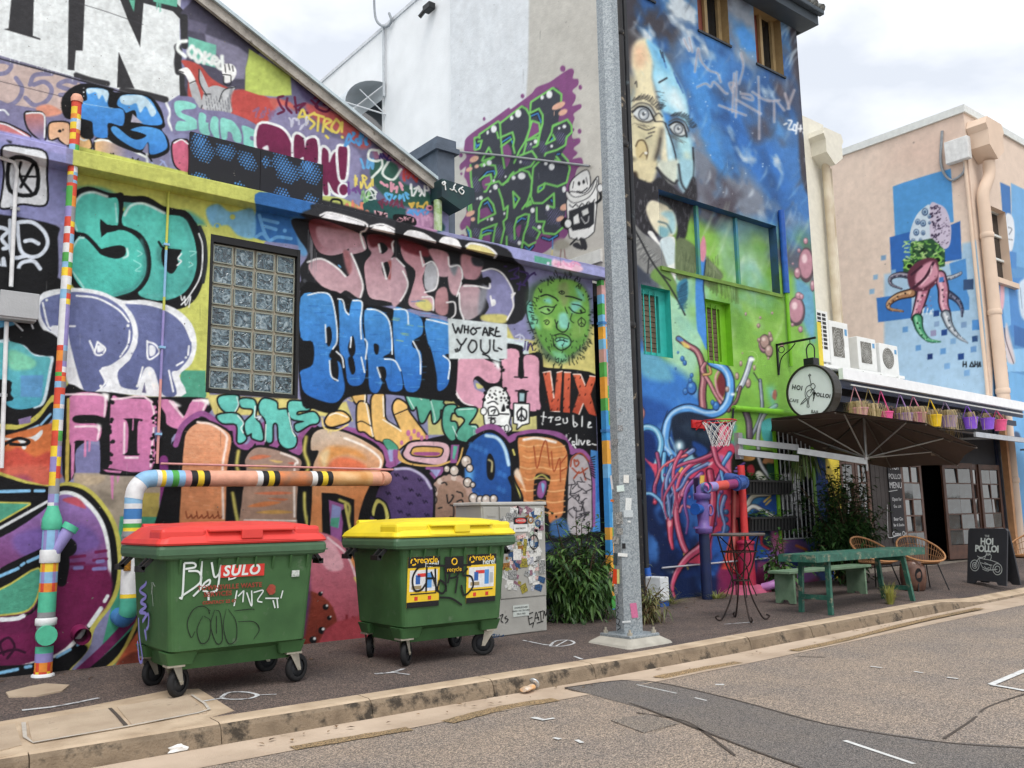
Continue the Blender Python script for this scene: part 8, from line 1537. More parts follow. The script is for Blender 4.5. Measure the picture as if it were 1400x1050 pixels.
def bush(name,label,c,R,nb,nl,L_,W_,m,seed,stem=True,cat='plant',droop=.5,lo=-1.,rough=.35):
    rr = random.Random(seed);base = Vector((c[0],c[1],gz(c[0],c[1])));t = thing(name,label,cat,base);cc = Vector(c)-base;tips = [];sb = MB()
    for i in range(nb):
        while True:
            v = Vector((rr.uniform(-1,1),rr.uniform(-1,1),rr.uniform(lo,1)))
            if .25 < v.length < 1: break
        f = 1+rr.uniform(-rough,rough);e = cc+Vector((v.x*R[0],v.y*R[1],v.z*R[2]))*f;e.z = max(e.z,.05)
        s0 = Vector((rr.uniform(-.12,.12),rr.uniform(-.1,.1),0));mid = (s0+e)/2+Vector((0,0,.25*R[2]));path = smooth_path([s0,mid,e],5);sb.tube(path,[.014*(1-.8*k/(len(path)-1))+.002 for k in range(len(path))],5,cap=False);tips.append(path)
    sb.build('stem',mat('stem_brown','4a3c2c',.8),t);lb = MB()
    for path in tips:
        for k in range(nl//nb): q = path[rr.randint(len(path)//2-1,len(path)-1)];leaves(lb,[q+Vector((rr.gauss(0,.07),rr.gauss(0,.07),rr.gauss(0,.06)))],L_,W_,rr,droop,cc)
    kind(lb.build('foliage',m,t),'stuff');return t
ML1 = leaf_mat('shrub_leaf','27401f','3f6430','688c48');ML2 = leaf_mat('climber_leaf','182c18','28441f','3f6230');ML3 = leaf_mat('dry_frond','a8946a','cbb58a','8a8458');ML4 = leaf_mat('fern_frond','4a5a30','7a7a4a','5c3a2a')
bush('leafy_shrub','dense green shrub with long drooping leaves between cabinet and pole',(8.0,8.72,.66),(.62,.42,.62),110,3000,.17,.042,ML1,1,droop=.7,cat='shrub')
bush('fern_clump','small reddish fern growing behind the foot of grey pole',(8.45,7.95,.3),(.24,.2,.3),40,500,.16,.02,ML4,2,droop=.8)
bush('climbing_shrub','large dark leafy shrub growing between green bench and cafe doors',(14.25,8.7,1.22),(1.1,.42,1.0),150,5200,.15,.06,ML2,3,cat='shrub',droop=.5)
bush('young_plant','young broad-leaved plant at foot of mural beside iron table',(12.55,8.85,.62),(.26,.2,.5),26,320,.14,.06,leaf_mat('young_leaf','2c4a2a','3f6434','6a8a4a'),4)
def grass(name,label,p,n,h,spread,m,seed,cat='grass'):
    rr = random.Random(seed);b = MB()
    for i in range(n):
        a,r = rr.uniform(0,2*PI),rr.uniform(0,spread)*.4;s = Vector((r*math.cos(a),r*math.sin(a),0));hh = h*rr.uniform(.5,1.1);d = Vector((math.cos(a),math.sin(a),0))*spread*rr.uniform(.3,1.5);q = Vector((-math.sin(a),math.cos(a),0))*.004
        b.add([s-q,s+q,s+d*.4+Vector((0,0,hh*.7))+q*.8,s+d*.4+Vector((0,0,hh*.7))-q*.8,s+d+Vector((0,0,hh*(.6 if rr.random() < .5 else 1)))],[(0,1,2,3),(3,2,4)])
    o = b.build(name,m,None,p);return tag(o,label,cat)
MG = leaf_mat('kerb_grass','8a8a3a','b0a85a','6f8a34');p = ground(1217,826);grass('grass_tuft','pale yellow-green grass tuft growing at kerb by trestle table leg',p,130,.33,.13,MG,5)
p = ground(915,838);grass('grass_tuft','low ragged weeds along foot of blue mural wall',Vector((10.0,9.05,gz(10,9))),160,.14,.4,leaf_mat('weed_leaf','55602c','7d7a40','8aa040'),6,'weeds');grass('grass_tuft','low weeds around base of dark blue standpipe',Vector((11.05,8.95,gz(11,9))),120,.12,.35,MATS['weed_leaf'],7,'weeds')
grass('grass_tuft','small green weeds beneath plum coloured standpipe foot',Vector((12.8,8.9,gz(12.8,9))),90,.3,.2,MATS['young_leaf'],9,'weeds')
# ---- basketball hoop on the mural
M_hoop = mat('red_hoop','c02a2c',.4,bump=0);M_net = mat('white_net','dcdcd8',.8,bump=0);M_bb = mat('backplate_black','1a1c20',.6)
hx0,hz = on(938,577,Y=YB).x,on(938,576,Y=YB).z;hp = thing('basketball_hoop','red basketball hoop with white net fixed to mural wall','hoop');hc = Vector((hx0+.30,YB-.42,hz-.02));R_ = .27
b = MB();b.tube([hc+Vector((R_*math.cos(t),R_*math.sin(t),0)) for t in np.arange(24)*PI/12],.011,6,closed=True);b.build('rim',M_hoop,hp)
b = MB();b.box((hx0+.12,YB-.03,hz-.10),(hx0+.46,YB-.001,hz+.03));b.build('back_plate',M_hoop,hp)
for xa_,xb_ in ((.2,.22),(.4,.38)): MB().bar((hx0+xa_,YB-.03,hz-.02),(hx0+xb_,YB-.17,hz-.02),.02).bar((hx0+xa_,YB-.03,hz-.13),(hx0+xb_,YB-.16,hz-.03),.018).build('bracket',M_hoop,hp)
b = MB();ns = 12
for i in range(ns):
    for s in (-1,1):
        P = []
        for k in range(6): t = k/5;a = 2*PI*(i+s*k*.5)/ns;r = R_*(1-.52*t**.7);P.append(hc+Vector((r*math.cos(a),r*math.sin(a),-.40*t)))
        b.tube(P,.0055,4,cap=False)
b.build('net',M_net,hp)
# ---- plum standpipe in front of the mural
sp = thing('valve_standpipe','blue and violet fire standpipe with valve and pink branch pipe','standpipe',(10.86,8.98,gz(10.86,9)));MV = mat('violet_pipe','5a5aa0',.45,var=.2,scale=5,c2='7a5a9c');MBl = mat('deep_blue_pipe','1d2c5c',.5,var=.25,scale=3,c2='14203c')
b = MB();b.tube([(0,0,0),(0,0,1.0)],.082,16);b.build('riser',MBl,sp)
b = MB();b.lathe([(.085,.98),(.13,1.0),(.13,1.04),(.135,1.05),(.135,1.09),(.09,1.1),(.088,1.2),(.10,1.3),(.10,1.45),(.088,1.5),(.13,1.51),(.13,1.55),(.135,1.56),(.135,1.6),(.09,1.61),(.09,1.7),(.0,1.76)],n=18);b.build('valve_body',MV,sp)
b = MB();b.tube([(0,0,1.36),(-.22,-.04,1.36)],.07,12);b.tube([(-.2,-.04,1.36),(-.24,-.045,1.36)],.09,12);b.build('outlet',G_blue,sp);b = MB();b.tube([Vector((.07+.06*math.cos(t),-.09,1.34+.08*math.sin(t))) for t in np.arange(14)*PI/7],.016,6,closed=True);b.build('valve_handle',MV,sp)
b = MB();b.tube([(-.02,-.08,1.69),(-.04,-.15,1.69)],.08,14,cap=False);b.build('hose_coupling',mat('pale_blue_paint','6a8cb4',.5),sp)
band_tube('branch_pipe',[(.02,0,1.66),(.1,-.01,1.69),(.3,-.02,1.71),(.6,-.02,1.74),(.82,-.02,1.76)],.075,[(.15,mat('plum_paint','7a3a80',.45)),(.35,mat('pink_paint','c45a8c',.45)),(.5,PC['lav']),(.72,mat('coral_paint','c8524a',.45)),(1,mat('purple_red','8a3a6a',.45))],sp)
band_tube('branch_elbow',[(.8,-.02,1.76),(.95,-.03,1.77),(1.02,.04,1.8),(1.04,.2,1.85),(1.04,.34,1.87)],.085,[(1,mat('blue_steel','3f5c9c',.45,var=.2,scale=6))],sp);b = MB();b.tube([(.82,-.02,1.76),(.86,-.02,1.76)],.12,14);b.tube([(.98,-.02,1.78),(1.0,0,1.785)],.12,14);b.build('flange',MATS['blue_steel'],sp)
b = MB();b.bar((-.2,.02,1.08),(.0,0,1.08),.04,.03);b.build('bracket',MV,sp)
# ---- red stack
rs = thing('red_stack_pipe','red painted waste pipe flared at foot behind iron table','pipe',(12.05,9.12,gz(12,9.1)));MR = mat('crimson_pipe','b82a44',.5,var=.2,scale=4,c2='8a2048');b = MB();b.tube([(0,0,0),(0,0,.8)],[.14,.13],16);b.build('lower_pipe',MR,rs);b = MB();b.tube([(0,0,.8),(0,0,2.05)],.06,14);b.build('upper_pipe',mat('scarlet_pipe','cc3a3a',.5,var=.15),rs);b = MB();b.lathe([(.13,.76),(.15,.77),(.15,.81),(.07,.84)],n=16);b.build('collar',MR,rs)
b = MB();loft(b,[rring(.9,.5,-.02,.15),rring(.7,.36,.06,.12),rring(.35,.3,.12,.1)]);b.build('concrete_foot',mat('pink_foot','a8506c',.7,var=.25,scale=5),rs)
pe = thing('lilac_pipe_end','short lilac pipe elbow at foot of wall near young plant','pipe');p = ground(1062,800);band_tube('elbow',[(12.25,8.98,.2),(12.3,8.85,.24),(12.45,8.8,.3),(12.75,8.85,.42),(12.9,9.0,.46),(12.92,9.3,.46)],.065,[(1,mat('lilac_paint','b07ab4',.5))],pe)
b = MB();b.tube([(10.2,YB-.03,.60),(13.2,YB-.03,.64)],.014,8);tag(b.build('low_conduit',mat('conduit_white','a8a8b0',.5)),'white conduit running low along the blue mural wall','conduit')
mb_ = thing('meter_box','white and blue box standing at foot of mural behind pole','box',(9.78,8.95,gz(9.95,9)-.03));b = MB();b.box((-.09,-.1,.1),(.09,.2,.44),bev=.015);b.build('box_body',mat('box_white2','d0d4d8',.5,var=.1),mb_);b = MB();b.box((-.085,-.09,-.02),(.085,.2,.1));b.build('box_base',G_blue,mb_);b = MB();b.box((-.06,-.106,.16),(.07,-.1,.24));b.build('torn_label',M_pw,mb_)
# ---- planter boxes on the wall
def planter(label,x0,x1,z,seed):
    t = thing('wall_planter',label,'planter');b = MB();b.prism([(YB-.26,z+.22),(YB-.24,z),(YB-.03,z),(YB-.01,z+.22)],0,x0,x1);b.build('trough',M_blk,t)
    for i in range(14): b = MB();x = x0+.04+(x1-x0-.08)*i/13;b.bar((x,YB-.265,z+.2),(x,YB-.25,z+.02),.02);b.build('rib',M_blk,t)
    b = MB();b.box((x0-.02,YB-.29,z+.2),(x1+.02,YB-.003,z+.235));b.build('lip',M_blk,t);rr = random.Random(seed);lb = MB();leaves(lb,[(rr.uniform(x0,x1),YB-rr.uniform(.08,.22),z+.24+rr.uniform(0,.12)) for _ in range(70)],.14,.05,rr,.2);kind(lb.build('foliage',MATS['young_leaf'],t),'stuff');return t
planter('black ribbed wall planter with pale flower, upper of the two',12.1,13.34,on(1040,672,Y=YB-.15).z-.05,1);planter('black ribbed wall planter with leaves, lower of the two',12.1,13.36,on(1040,722,Y=YB-.15).z-.05,2)
fl_ = thing('spider_plant','trailing spider plant hanging in front of barred window','plant',(13.55,8.95,2.35));lb = MB();rr = random.Random(8)
for i in range(90):
    a = rr.uniform(0,2*PI);r = rr.uniform(.15,.42);L1 = rr.uniform(.25,.6);P = [Vector((0,0,0)),Vector((r*.6*math.cos(a),r*.6*math.sin(a),.12)),Vector((r*math.cos(a),r*math.sin(a),.12-L1))];P = smooth_path(P,3);s = Vector((-math.sin(a),math.cos(a),0))*.008
    for k in range(len(P)-1): lb.add([P[k]-s,P[k]+s,P[k+1]+s*.8,P[k+1]-s*.8],[(0,1,2,3)])
kind(lb.build('foliage',leaf_mat('spider_leaf','3a5228','5f7a3a','7a7a48'),fl_),'stuff');b = MB();b.lathe([(.08,-.16),(.12,0),(.125,.01)],n=14);b.tube([(0,0,0),(0,.2,.5)],.006,4);b.build('pot',mat('dark_pot','3a3430',.7),fl_)
# ---- iron bar table
def M_iron(): return mat('rusty_iron','262224',.6,.4,var=.3,scale=20,bump=.1,c2='40322c')
p = Vector((9.4,7.22,0));p.z = gz(p.x,p.y);bt = thing('iron_bar_table','tall wrought iron bar table with curled legs and round slatted top','table',p);H = 1.09;TR = .33
b = MB();b.lathe([(0,H),(TR,H),(TR+.01,H-.012),(TR,H-.03),(0,H-.03)],n=30,smooth=False);b.build('table_top',mat('weathered_top','5a5450',.8,var=.3,scale=12),bt)
for i in range(4):
    a = PI/4+i*PI/2+.2;d = Vector((math.cos(a),math.sin(a),0));P = [d*.27+Vector((0,0,H-.03)),d*.18+Vector((0,0,.72)),d*.10+Vector((0,0,.5)),d*.14+Vector((0,0,.28)),d*.25+Vector((0,0,.05)),d*.31+Vector((0,0,.015)),d*.35+Vector((0,0,.05)),d*.31+Vector((0,0,.07))]
    b = MB();b.tube(smooth_path(P,5),.011,6);b.build('leg',M_iron(),bt);b = MB();s = Vector((-math.sin(a),math.cos(a),0));b.tube(smooth_path([d*.24+Vector((0,0,H-.04)),s*.15+Vector((0,0,.75)),-d*.12+Vector((0,0,.5)),-d*.2+Vector((0,0,.3))],5),.008,5);b.build('brace',M_iron(),bt)
b = MB();b.tube([Vector((.23*math.cos(t),.23*math.sin(t),.86)) for t in np.arange(20)*PI/10],.008,5,closed=True);b.build('upper_ring',M_iron(),bt);b = MB();b.tube([Vector((.11*math.cos(t),.11*math.sin(t),.5)) for t in np.arange(16)*PI/8],.008,5,closed=True);b.build('lower_ring',M_iron(),bt)
# ---- green trestle table and bench
M_gt = mat('worn_green_paint','24584c',.6,var=.3,scale=9,bump=.3,bscale=40,c2='376e5e',dirt=('958c78',8,.56));M_gt2 = mat('worn_green_bench','5f8064',.7,var=.2,scale=6,bump=.2,c2='7a937a',dirt=('a8a08c',9,.62))
tX0,tX1,tY0,tY1 = 10.25,13.05,6.68,7.2;tz = gz(11.6,6.9);th = .77+tz;tt = thing('trestle_table','long green trestle table with chipped paint at kerb','table')
for i in range(3): b = MB();y = tY0+i*.177;b.box((tX0,y,th-.04),(tX1,y+.17,th),bev=.005);b.build('plank',M_gt,tt)
b = MB();b.box((tX0-.001,tY0-.025,th-.10),(tX1,tY0-.001,th-.003));b.box((tX0,tY1,th-.10),(tX1,tY1+.022,th-.006));b.box((tX0-.024,tY0-.02,th-.098),(tX0-.002,tY1+.02,th-.004));b.build('apron',M_gt,tt)
for x,s in ((10.62,-.03),(12.55,.16)):
    for y,dy in ((tY0+.06,-.02),(tY1-.06,.02)): b = MB();b.bar((x,y,th-.1),(x+s,y+dy,gz(x,y)),.06,.05);b.build('leg',M_gt,tt)
    b = MB();b.bar((x+s*.75,tY0+.05,tz+.2),(x+s*.75,tY1-.05,tz+.2),.05,.06);b.build('stretcher',M_gt,tt);b = MB();b.bar((x+s*.1,tY0+.05,th-.14),(x+s*.1,tY1-.05,th-.14),.05,.07);b.build('cross_rail',M_gt,tt)
bX0,bX1,bY0,bY1 = 11.15,13.1,7.62,7.98;bz = gz(12,7.8);bn = thing('green_bench','low pale green plank bench behind chipped trestle table','bench')
for i in range(2): b = MB();b.box((bX0-.12,bY0+i*.185,bz+.42),(bX1+.12,bY0+i*.185+.18,bz+.46),bev=.006);b.build('plank',M_gt2,bn)
for x in (bX0,bX1-.06): b = MB();b.prism([(bY0+.02,bz),(bY0+.1,bz),(bY0+.14,bz+.05),(bY0+.22,bz+.05),(bY0+.26,bz),(bY1-.02,bz),(bY1-.02,bz+.42),(bY0+.02,bz+.42)],0,x,x+.045);b.build('end_panel',M_gt2,bn)
# ---- cantilever umbrella on wall rails
C = Vector((14.0,8.0,2.56));rt = Vector((.783,-.622,0));nr = Vector((-.622,-.783,0));fz = lambda v: Vector((v.x,v.y,-.22*v.dot(rt)+.12*v.dot(nr)))
um = thing('cafe_umbrella','dark brown octagonal umbrella tilted over the cafe tables','umbrella');M_can = mat('taupe_canvas','6a5a52',.85,var=.08,scale=6,bump=.1,bscale=200);M_rib = mat('steel_rib','b8b8b6',.35,.6);RU = 1.68;HU = .45
cor = [C+fz(Vector((RU*math.cos(2*PI*(k+.35)/8),RU*math.sin(2*PI*(k+.35)/8),0))) for k in range(8)];ap = C+Vector((.04,.02,HU));hub = C+Vector((-.06,-.02,-.28))
cano = bpy.data.objects.new('canopy',None);col.objects.link(cano);cano.parent = um
def canvas2(name,c1,c2):                                    # pale outside, brown inside: a two-sided cloth
    m = bpy.data.materials.new(name);m.use_nodes = True;N,L = m.node_tree.nodes,m.node_tree.links;b = N['Principled BSDF'];b.inputs['Roughness'].default_value = .85;g = N.new('ShaderNodeNewGeometry');x = N.new('ShaderNodeMixRGB');x.inputs['Color1'].default_value = (*srgb(c1),1);x.inputs['Color2'].default_value = (*srgb(c2),1);L.new(g.outputs['Backfacing'],x.inputs['Fac']);L.new(x.outputs['Color'],b.inputs['Base Color']);return m
M_out = mat('canvas_outside','b9b4b0',.85,var=.05,bump=.05);M_in = mat('canvas_inside','5c4d47',.85,var=.06,bump=.05)
for k in range(8):
    a,b_ = cor[k],cor[(k+1) % 8];g = MB();n = 6;V = []
    for i in range(n+1):
        t = i/n
        for s in (0,.5,1): e = a.lerp(b_,s);e = e+(ap-e).normalized()*.04*math.sin(PI*s);q = ap.lerp(e,t);q.z -= .03*math.sin(PI*t)*math.sin(PI*s)*1.5;V.append(q)
    F = [(i*3+j,i*3+j+1,i*3+j+4,i*3+j+3) for i in range(n) for j in range(2)];g.add(V,F);g.add([v-Vector((0,0,.012)) for v in V],F,1);g.build('canopy_panel',[M_out,M_in],cano)
    r = MB();r.tube([hub,a.lerp(ap,.28)-Vector((0,0,.02))],.013,6);r.build('strut',M_rib,um);r = MB();r.tube([ap-Vector((0,0,.03)),a-Vector((0,0,.03))],.012,6);r.build('rib',mat('dark_rib','6a625c',.5,.3),um);r = MB();q = a.lerp(ap,.2)-Vector((0,0,.018));e1 = (cor[(k+1) % 8]-a).normalized();d1 = (ap-a).normalized();r.add([q-e1*.02,q+e1*.13+d1*.02,q+d1*.16,q-e1*.02+d1*.02],[(0,1,2,3)]);r.build('corner_pocket',mat('pocket_beige','9a8a7c',.8),cano)
b = MB();b.tube([hub-Vector((0,0,.22)),ap],.022,8);b.tube([hub-Vector((0,0,.03)),hub+Vector((0,0,.05))],.05,10);b.build('mast',M_rib,um)
a0_ = on(1090,616,Y=8.75);M_alu = mat('aluminium','b4b8bc',.35,.5,var=.06)
b = MB();b.bar(a0_,hub-Vector((0,0,.06)),.05,.10);b.build('arm',mat('white_aluminium','d4d8da',.35,.2),um)
for py in (603,618):
    q0,q1 = on(1008,py,Y=9.22),on(1091,py+9,Y=8.76);b = MB();b.bar(q0,q1,.05,.10);b.build('rail',M_alu,um)
q0 = on(1008,610,Y=9.28);b = MB();b.box((q0.x-.05,9.2,q0.z-.22),(q0.x+.05,9.299,q0.z+.22));b.build('wall_plate',M_alu,um)
# ---- round hanging sign
sX = on(1066,482,Y=YB).x;sc_ = on(1112,536,X=sX-.1);rad = abs(on(1145,540,X=sX-.1).y-on(1080,532,X=sX-.1).y)/2*1.03;sg = thing('round_hanging_sign','round white drum sign with black rim hung from iron bracket','sign')
MX = Matrix.Translation(sc_) @ Matrix.Rotation(PI/2,4,'Y');b = MB();b.lathe([(0,-.09),(rad*.94,-.09),(rad*.94,.09),(0,.09)],n=40,M=MX,smooth=False);b.build('face',mat('sign_face','d4dcda',.4,var=.03,bump=0),sg)
b = MB();b.lathe([(rad*.93,-.115),(rad,-.115),(rad*1.01,-.1),(rad*1.01,.1),(rad,.115),(rad*.93,.115),(rad*.93,.095),(rad*.93,-.095),(rad*.93,-.115)],n=40,M=MX,smooth=False);b.build('rim',mat('bronze_rim','2c2823',.35,.3,var=.15),sg)
topz = sc_.z+rad;b = MB();b.box((sX-.19,sc_.y-.1,topz-.02),(sX-.01,sc_.y+.1,topz+.12),bev=.01);b.build('cap',M_blk,sg);b = MB();b.tube(smooth_path([(sX-.1,sc_.y-.07,topz+.1),(sX-.1,sc_.y-.075,topz+.3),(sX-.1,sc_.y,topz+.38),(sX-.1,sc_.y+.075,topz+.3),(sX-.1,sc_.y+.07,topz+.1)],5),.012,6);b.build('hanger',M_blk,sg)
zbk = topz+.47;b = MB();b.bar((sX-.1,YB-.01,zbk),(sX-.1,sc_.y-.12,zbk),.03,.035);b.bar((sX-.1,YB-.02,zbk+.02),(sX-.1,YB-.02,zbk-.55),.03);b.tube(smooth_path([(sX-.1,YB-.03,zbk-.5),(sX-.1,YB-.1,zbk-.25),(sX-.1,YB-.3,zbk-.12),(sX-.1,YB-.4,zbk-.03)],5),.01,5);b.tube([Vector((sX-.1,YB-.11+.06*math.cos(t),zbk-.1+.06*math.sin(t))) for t in np.arange(12)*PI/6],.008,5,closed=True);b.tube([Vector((sX-.1,sc_.y,zbk)),Vector((sX-.1,sc_.y,topz+.38))],.008,4);b.build('bracket',M_blk,sg)
FX = sX-.1-.096
def face_m(dy,dz): return Matrix(((0,0,-1,FX),(-1,0,0,sc_.y+dy),(0,1,0,sc_.z+dz),(0,0,0,1)))
rot = lambda a: Matrix.Rotation(a,4,'Z')
text('sign_lettering','HOI',.11,M_ink,sg,face_m(.25,.10) @ rot(-.25),1.15,.003);text('sign_lettering','POLLOI',.09,M_ink,sg,face_m(-.22,-.09) @ rot(-.25),1.1,.003);text('sign_lettering','CAFE',.08,M_ink,sg,face_m(.33,-.12) @ rot(-.25));text('sign_lettering','BAR',.08,M_ink,sg,face_m(-.06,-.36) @ rot(-.25))
fs = lambda x,y: (on(x,y,X=FX-.001),Vector((-1,0,0)))
ribbons('line_figure',zf(1020,480,7.5,['640,255 665,250 650,235 640,255','650,260 662,320 670,345','690,330 670,340 665,370 690,390 710,360 690,330','665,345 620,370 605,430 610,470','690,395 650,400 620,430 640,470 670,450 690,410','620,470 570,530 560,550','640,480 610,510 570,545','610,480 630,510 625,570 645,575','650,470 640,520 648,575','690,400 690,510','700,400 705,450 685,515','680,390 660,430']),.012,M_ink,sg,fs)
# ---- hanging baskets under the roof edge
pots = [(1174,564,'c48a94','dry'),(1193,567,'8a7a4a','dry'),(1210,569,'d8508a','none'),(1236,571,'9a7ab0','dry'),(1254,570,'c47a94','dry'),(1277,573,'e6c020','thin'),(1297,574,'8f7a9a','dry'),(1327,576,'7a4ab8','thin'),(1350,577,'7a4ab8','thin'),(1367,579,'d0507a','none')]
nm = ['faded pink','straw-covered','bright pink empty','lilac overgrown with dry straw','dusty pink','yellow','mauve shaggy','violet with twigs beside shaggy one','violet with dry stems beside pink one','deep pink netted']
for i,(x,y,c_,k) in enumerate(pots):
    q = on(x,y,Y=8.78);t = thing('hanging_basket',nm[i]+' hanging basket under white cafe roof','basket',q,0,'hanging baskets along the cafe roof');s = .15 if k != 'dry' else .17
    b = MB();b.lathe([(0,-.16),(s*.75,-.16),(s,.06),(s*1.06,.06),(s*1.06,.085),(s*.95,.085),(s*.9,.03),(0,.03)],n=16,smooth=False);m = mat('basket_'+c_,c_,.5,var=.1);b.build('pot',m,t)
    zt_h = 3.72-.0154*(q.x-15)-q.z
    for a in (0,2.1,4.2): b = MB();b.tube([(s*math.cos(a),s*math.sin(a),.07),(0,.05,zt_h)],.009,4);b.build('strap',m,t)
    rr = random.Random(i);lb = MB();nn_ = {'dry': 190,'thin': 40,'none': 14}[k]
    for j in range(nn_):
        a = rr.uniform(0,2*PI);r = rr.uniform(.06,.3)*(1 if k == 'dry' else .8);L1 = rr.uniform(-.05,.6) if k == 'dry' else rr.uniform(-.1,.3);P = smooth_path([(0,0,.04),(r*.7*math.cos(a),r*.7*math.sin(a),.2),(r*math.cos(a),r*math.sin(a),.1-L1)],3);sd = Vector((-math.sin(a),math.cos(a),0))*.004
        for u in range(len(P)-1): lb.add([P[u]-sd,P[u]+sd,P[u+1]+sd*.7,P[u+1]-sd*.7],[(0,1,2,3)])
    kind(lb.build('foliage',ML3,t),'stuff')
b = MB();b.bar((X0,8.8,3.72),(X1-.3,8.8,3.60),.025);tag(b.build('hanging_rail',M_rib),'thin rail along cafe roof that carries the hanging baskets','rail')
# ---- air conditioners on the roof frame
M_ac = mat('ac_white','dadcda',.45,var=.05,bump=.03);M_grl = mat('ac_grille','6a6862',.6,var=.2);M_gl = mat('ac_grille_wire','b0b0ac',.5)
def ac(label,pxl,pxr,pyt,pyb,Y,kind_):
    q0 = on(pxl,pyb,Y=Y);q1 = on(pxr,pyt,Y=Y);x0,x1 = q0.x,on(pxr,pyb,Y=Y).x;z0 = q0.z;z1 = on(pxl,pyt,Y=Y).z;W,Hh = x1-x0,z1-z0;t = thing('air_conditioner',label,'air conditioner',(x0,Y,z0),0,'air conditioners on the cafe roof');b = MB();b.box((0,0,0),(W,.34,Hh),bev=.015);b.build('housing',M_ac,t)
    if kind_ == 'cells':
        for i in range(3):
            for j in range(9): b = MB();b.box((W*.12+i*W*.27,-.004,Hh*.25+j*Hh*.08),(W*.12+i*W*.27+W*.2,.01,Hh*.25+j*Hh*.08+Hh*.055));b.build('grille_cell',M_blk,t)
    else:
        gx0,gx1,g0,g1 = W*.16,W*.72,Hh*.22,Hh*.86;cx,cz_ = (gx0+gx1)/2,(g0+g1)/2;b = MB()
        if kind_ == 'round': b.lathe([(0,0),(Hh*.34,0),(Hh*.34,.012),(0,.012)],n=24,M=Matrix.Translation((cx,-.006,cz_)) @ Matrix.Rotation(-PI/2,4,'X'),smooth=False)
        else: b.box((gx0,-.006,g0),(gx1,.005,g1))
        g = b.build('fan_grille',M_grl,t);b = MB()
        for k in range(5): r = .06+k*(Hh*.32-.06)/4;b.tube([Vector((cx+min(r,(gx1-gx0)/2)*math.cos(a),-.012,cz_+r*math.sin(a))) for a in np.arange(24)*PI/12],.006,4,closed=True)
        for a in np.arange(8)*PI/8: b.bar((cx-min(Hh*.32,(gx1-gx0)/2)*math.cos(a),-.014,cz_-Hh*.32*math.sin(a)),(cx+min(Hh*.32,(gx1-gx0)/2)*math.cos(a),-.014,cz_+Hh*.32*math.sin(a)),.006)
        b.build('grille_wire',M_gl,g);b = MB();b.box((W*.8,-.004,Hh*.72),(W*.92,.004,Hh*.86));b.build('badge',mat('ac_badge','5a94c0',.5),t)
    b = MB();b.box((W*.1,.03,-.06),(W*.2,.3,0));b.build('foot',M_ac,t);b = MB();b.box((W*.8,.03,-.06),(W*.9,.3,0));b.build('foot',M_ac,t);return t
ac('tall white air conditioner with black cell grille against green wall',1112,1136,422,492,10.0,'cells');ac('large white air conditioner with square fan grille on roof frame',1137,1163,438,500,10.05,'square');ac('narrow cream air conditioner with tall fan grille, third along roof frame',1175,1200,460,505,10.1,'square');ac('white air conditioner with round fan grille at end of roof frame',1205,1230,469,511,10.15,'round')
fr = thing('roof_frame','white steel frame holding the air conditioners above cafe roof','frame');q0,q1 = on(1120,498,Y=9.9),on(1232,515,Y=9.95)
b = MB();b.bar((q0.x-.3,9.95,q0.z),(q1.x+.2,10.0,q1.z),.06,.06);b.bar((q0.x-.3,10.4,q0.z),(q1.x+.2,10.45,q1.z),.06,.06);b.build('rail',M_ac,fr)
for i in range(5): x = q0.x+.3+i*.72;b = MB();z_ = q0.z+(q1.z-q0.z)*(x-q0.x)/(q1.x-q0.x);b.bar((x,9.95,z_),(x,9.95,4.05),.06);b.build('post',M_ac,fr)
b = MB()
for i in range(5): b.tube(smooth_path([(q0.x+i*.7,10.1,q0.z-.1),(q0.x+.3+i*.7,10.2,q0.z-.25-.05*(i % 2)),(q0.x+.7+i*.7,10.1,q0.z-.2)],5),.05,6)
b.build('pipework',mat('lagging_grey','7a7a7c',.8,var=.2),fr)
# ---- chairs, stool, sandwich board, chalkboard
M_rat = mat('rattan','a8764c',.6,var=.2,scale=30,c2='c08f62');M_rat2 = mat('rattan_weave','8a6444',.7,var=.2,scale=40)
def rattan(label,p,rot):
    t = thing('rattan_chair',label,'chair',p,rot,'rattan tub chairs outside the cafe');RX,RY = .34,.33
    def hoop(a): s = (1-math.cos(a))/2;return Vector((RX*1.05*math.sin(a),RY*math.cos(a)*1.05-.02,.46+.38*(s**1.3)))                # low at the front, high at the back
    def hp(a): v = hoop(a);return Vector((v.x,-v.y,v.z))
    b = MB();b.tube([hp(a) for a in np.arange(36)*2*PI/36],.016,6,closed=True);b.build('hoop',M_rat,t)
    b = MB();b.lathe([(0,.42),(.25,.42),(.27,.44),(.25,.455),(0,.455)],n=20,smooth=False);b.build('seat',M_rat2,t)
    b = MB()
    for i in range(30):
        a = PI*.35+i*(2*PI-.7*PI)/29;f = Vector((.25*math.sin(a),-.25*math.cos(a),.44));b.tube([f,hp(a)],.006,4,cap=False)
    for f_ in (.35,.7): b.tube([Vector((.25*math.sin(a),-.25*math.cos(a),.44)).lerp(hp(a),f_) for a in np.linspace(PI*.35,2*PI-PI*.35,30)],.006,4,cap=False)
    b.build('back_weave',M_rat2,t);b = MB();b.tube([Vector((.23*math.cos(a),.23*math.sin(a),.41)) for a in np.arange(20)*PI/10],.01,5,closed=True);b.build('seat_ring',M_blk,t)
    for sx in (-1,1):
        for sy in (-1,1): b = MB();b.tube([(sx*.16,sy*.16,.42),(sx*.26,sy*.26,0)],.011,6);b.build('leg',M_blk,t)
    return t
p = ground(1264,806);rattan('rattan tub chair beside brown ceramic drum stool',p,-.55);p = ground(1200,806);rattan('rattan tub chair half hidden behind green trestle table',p,-.2);p = ground(1408,795);rattan('rattan tub chair behind the sandwich board',p,-1.9)
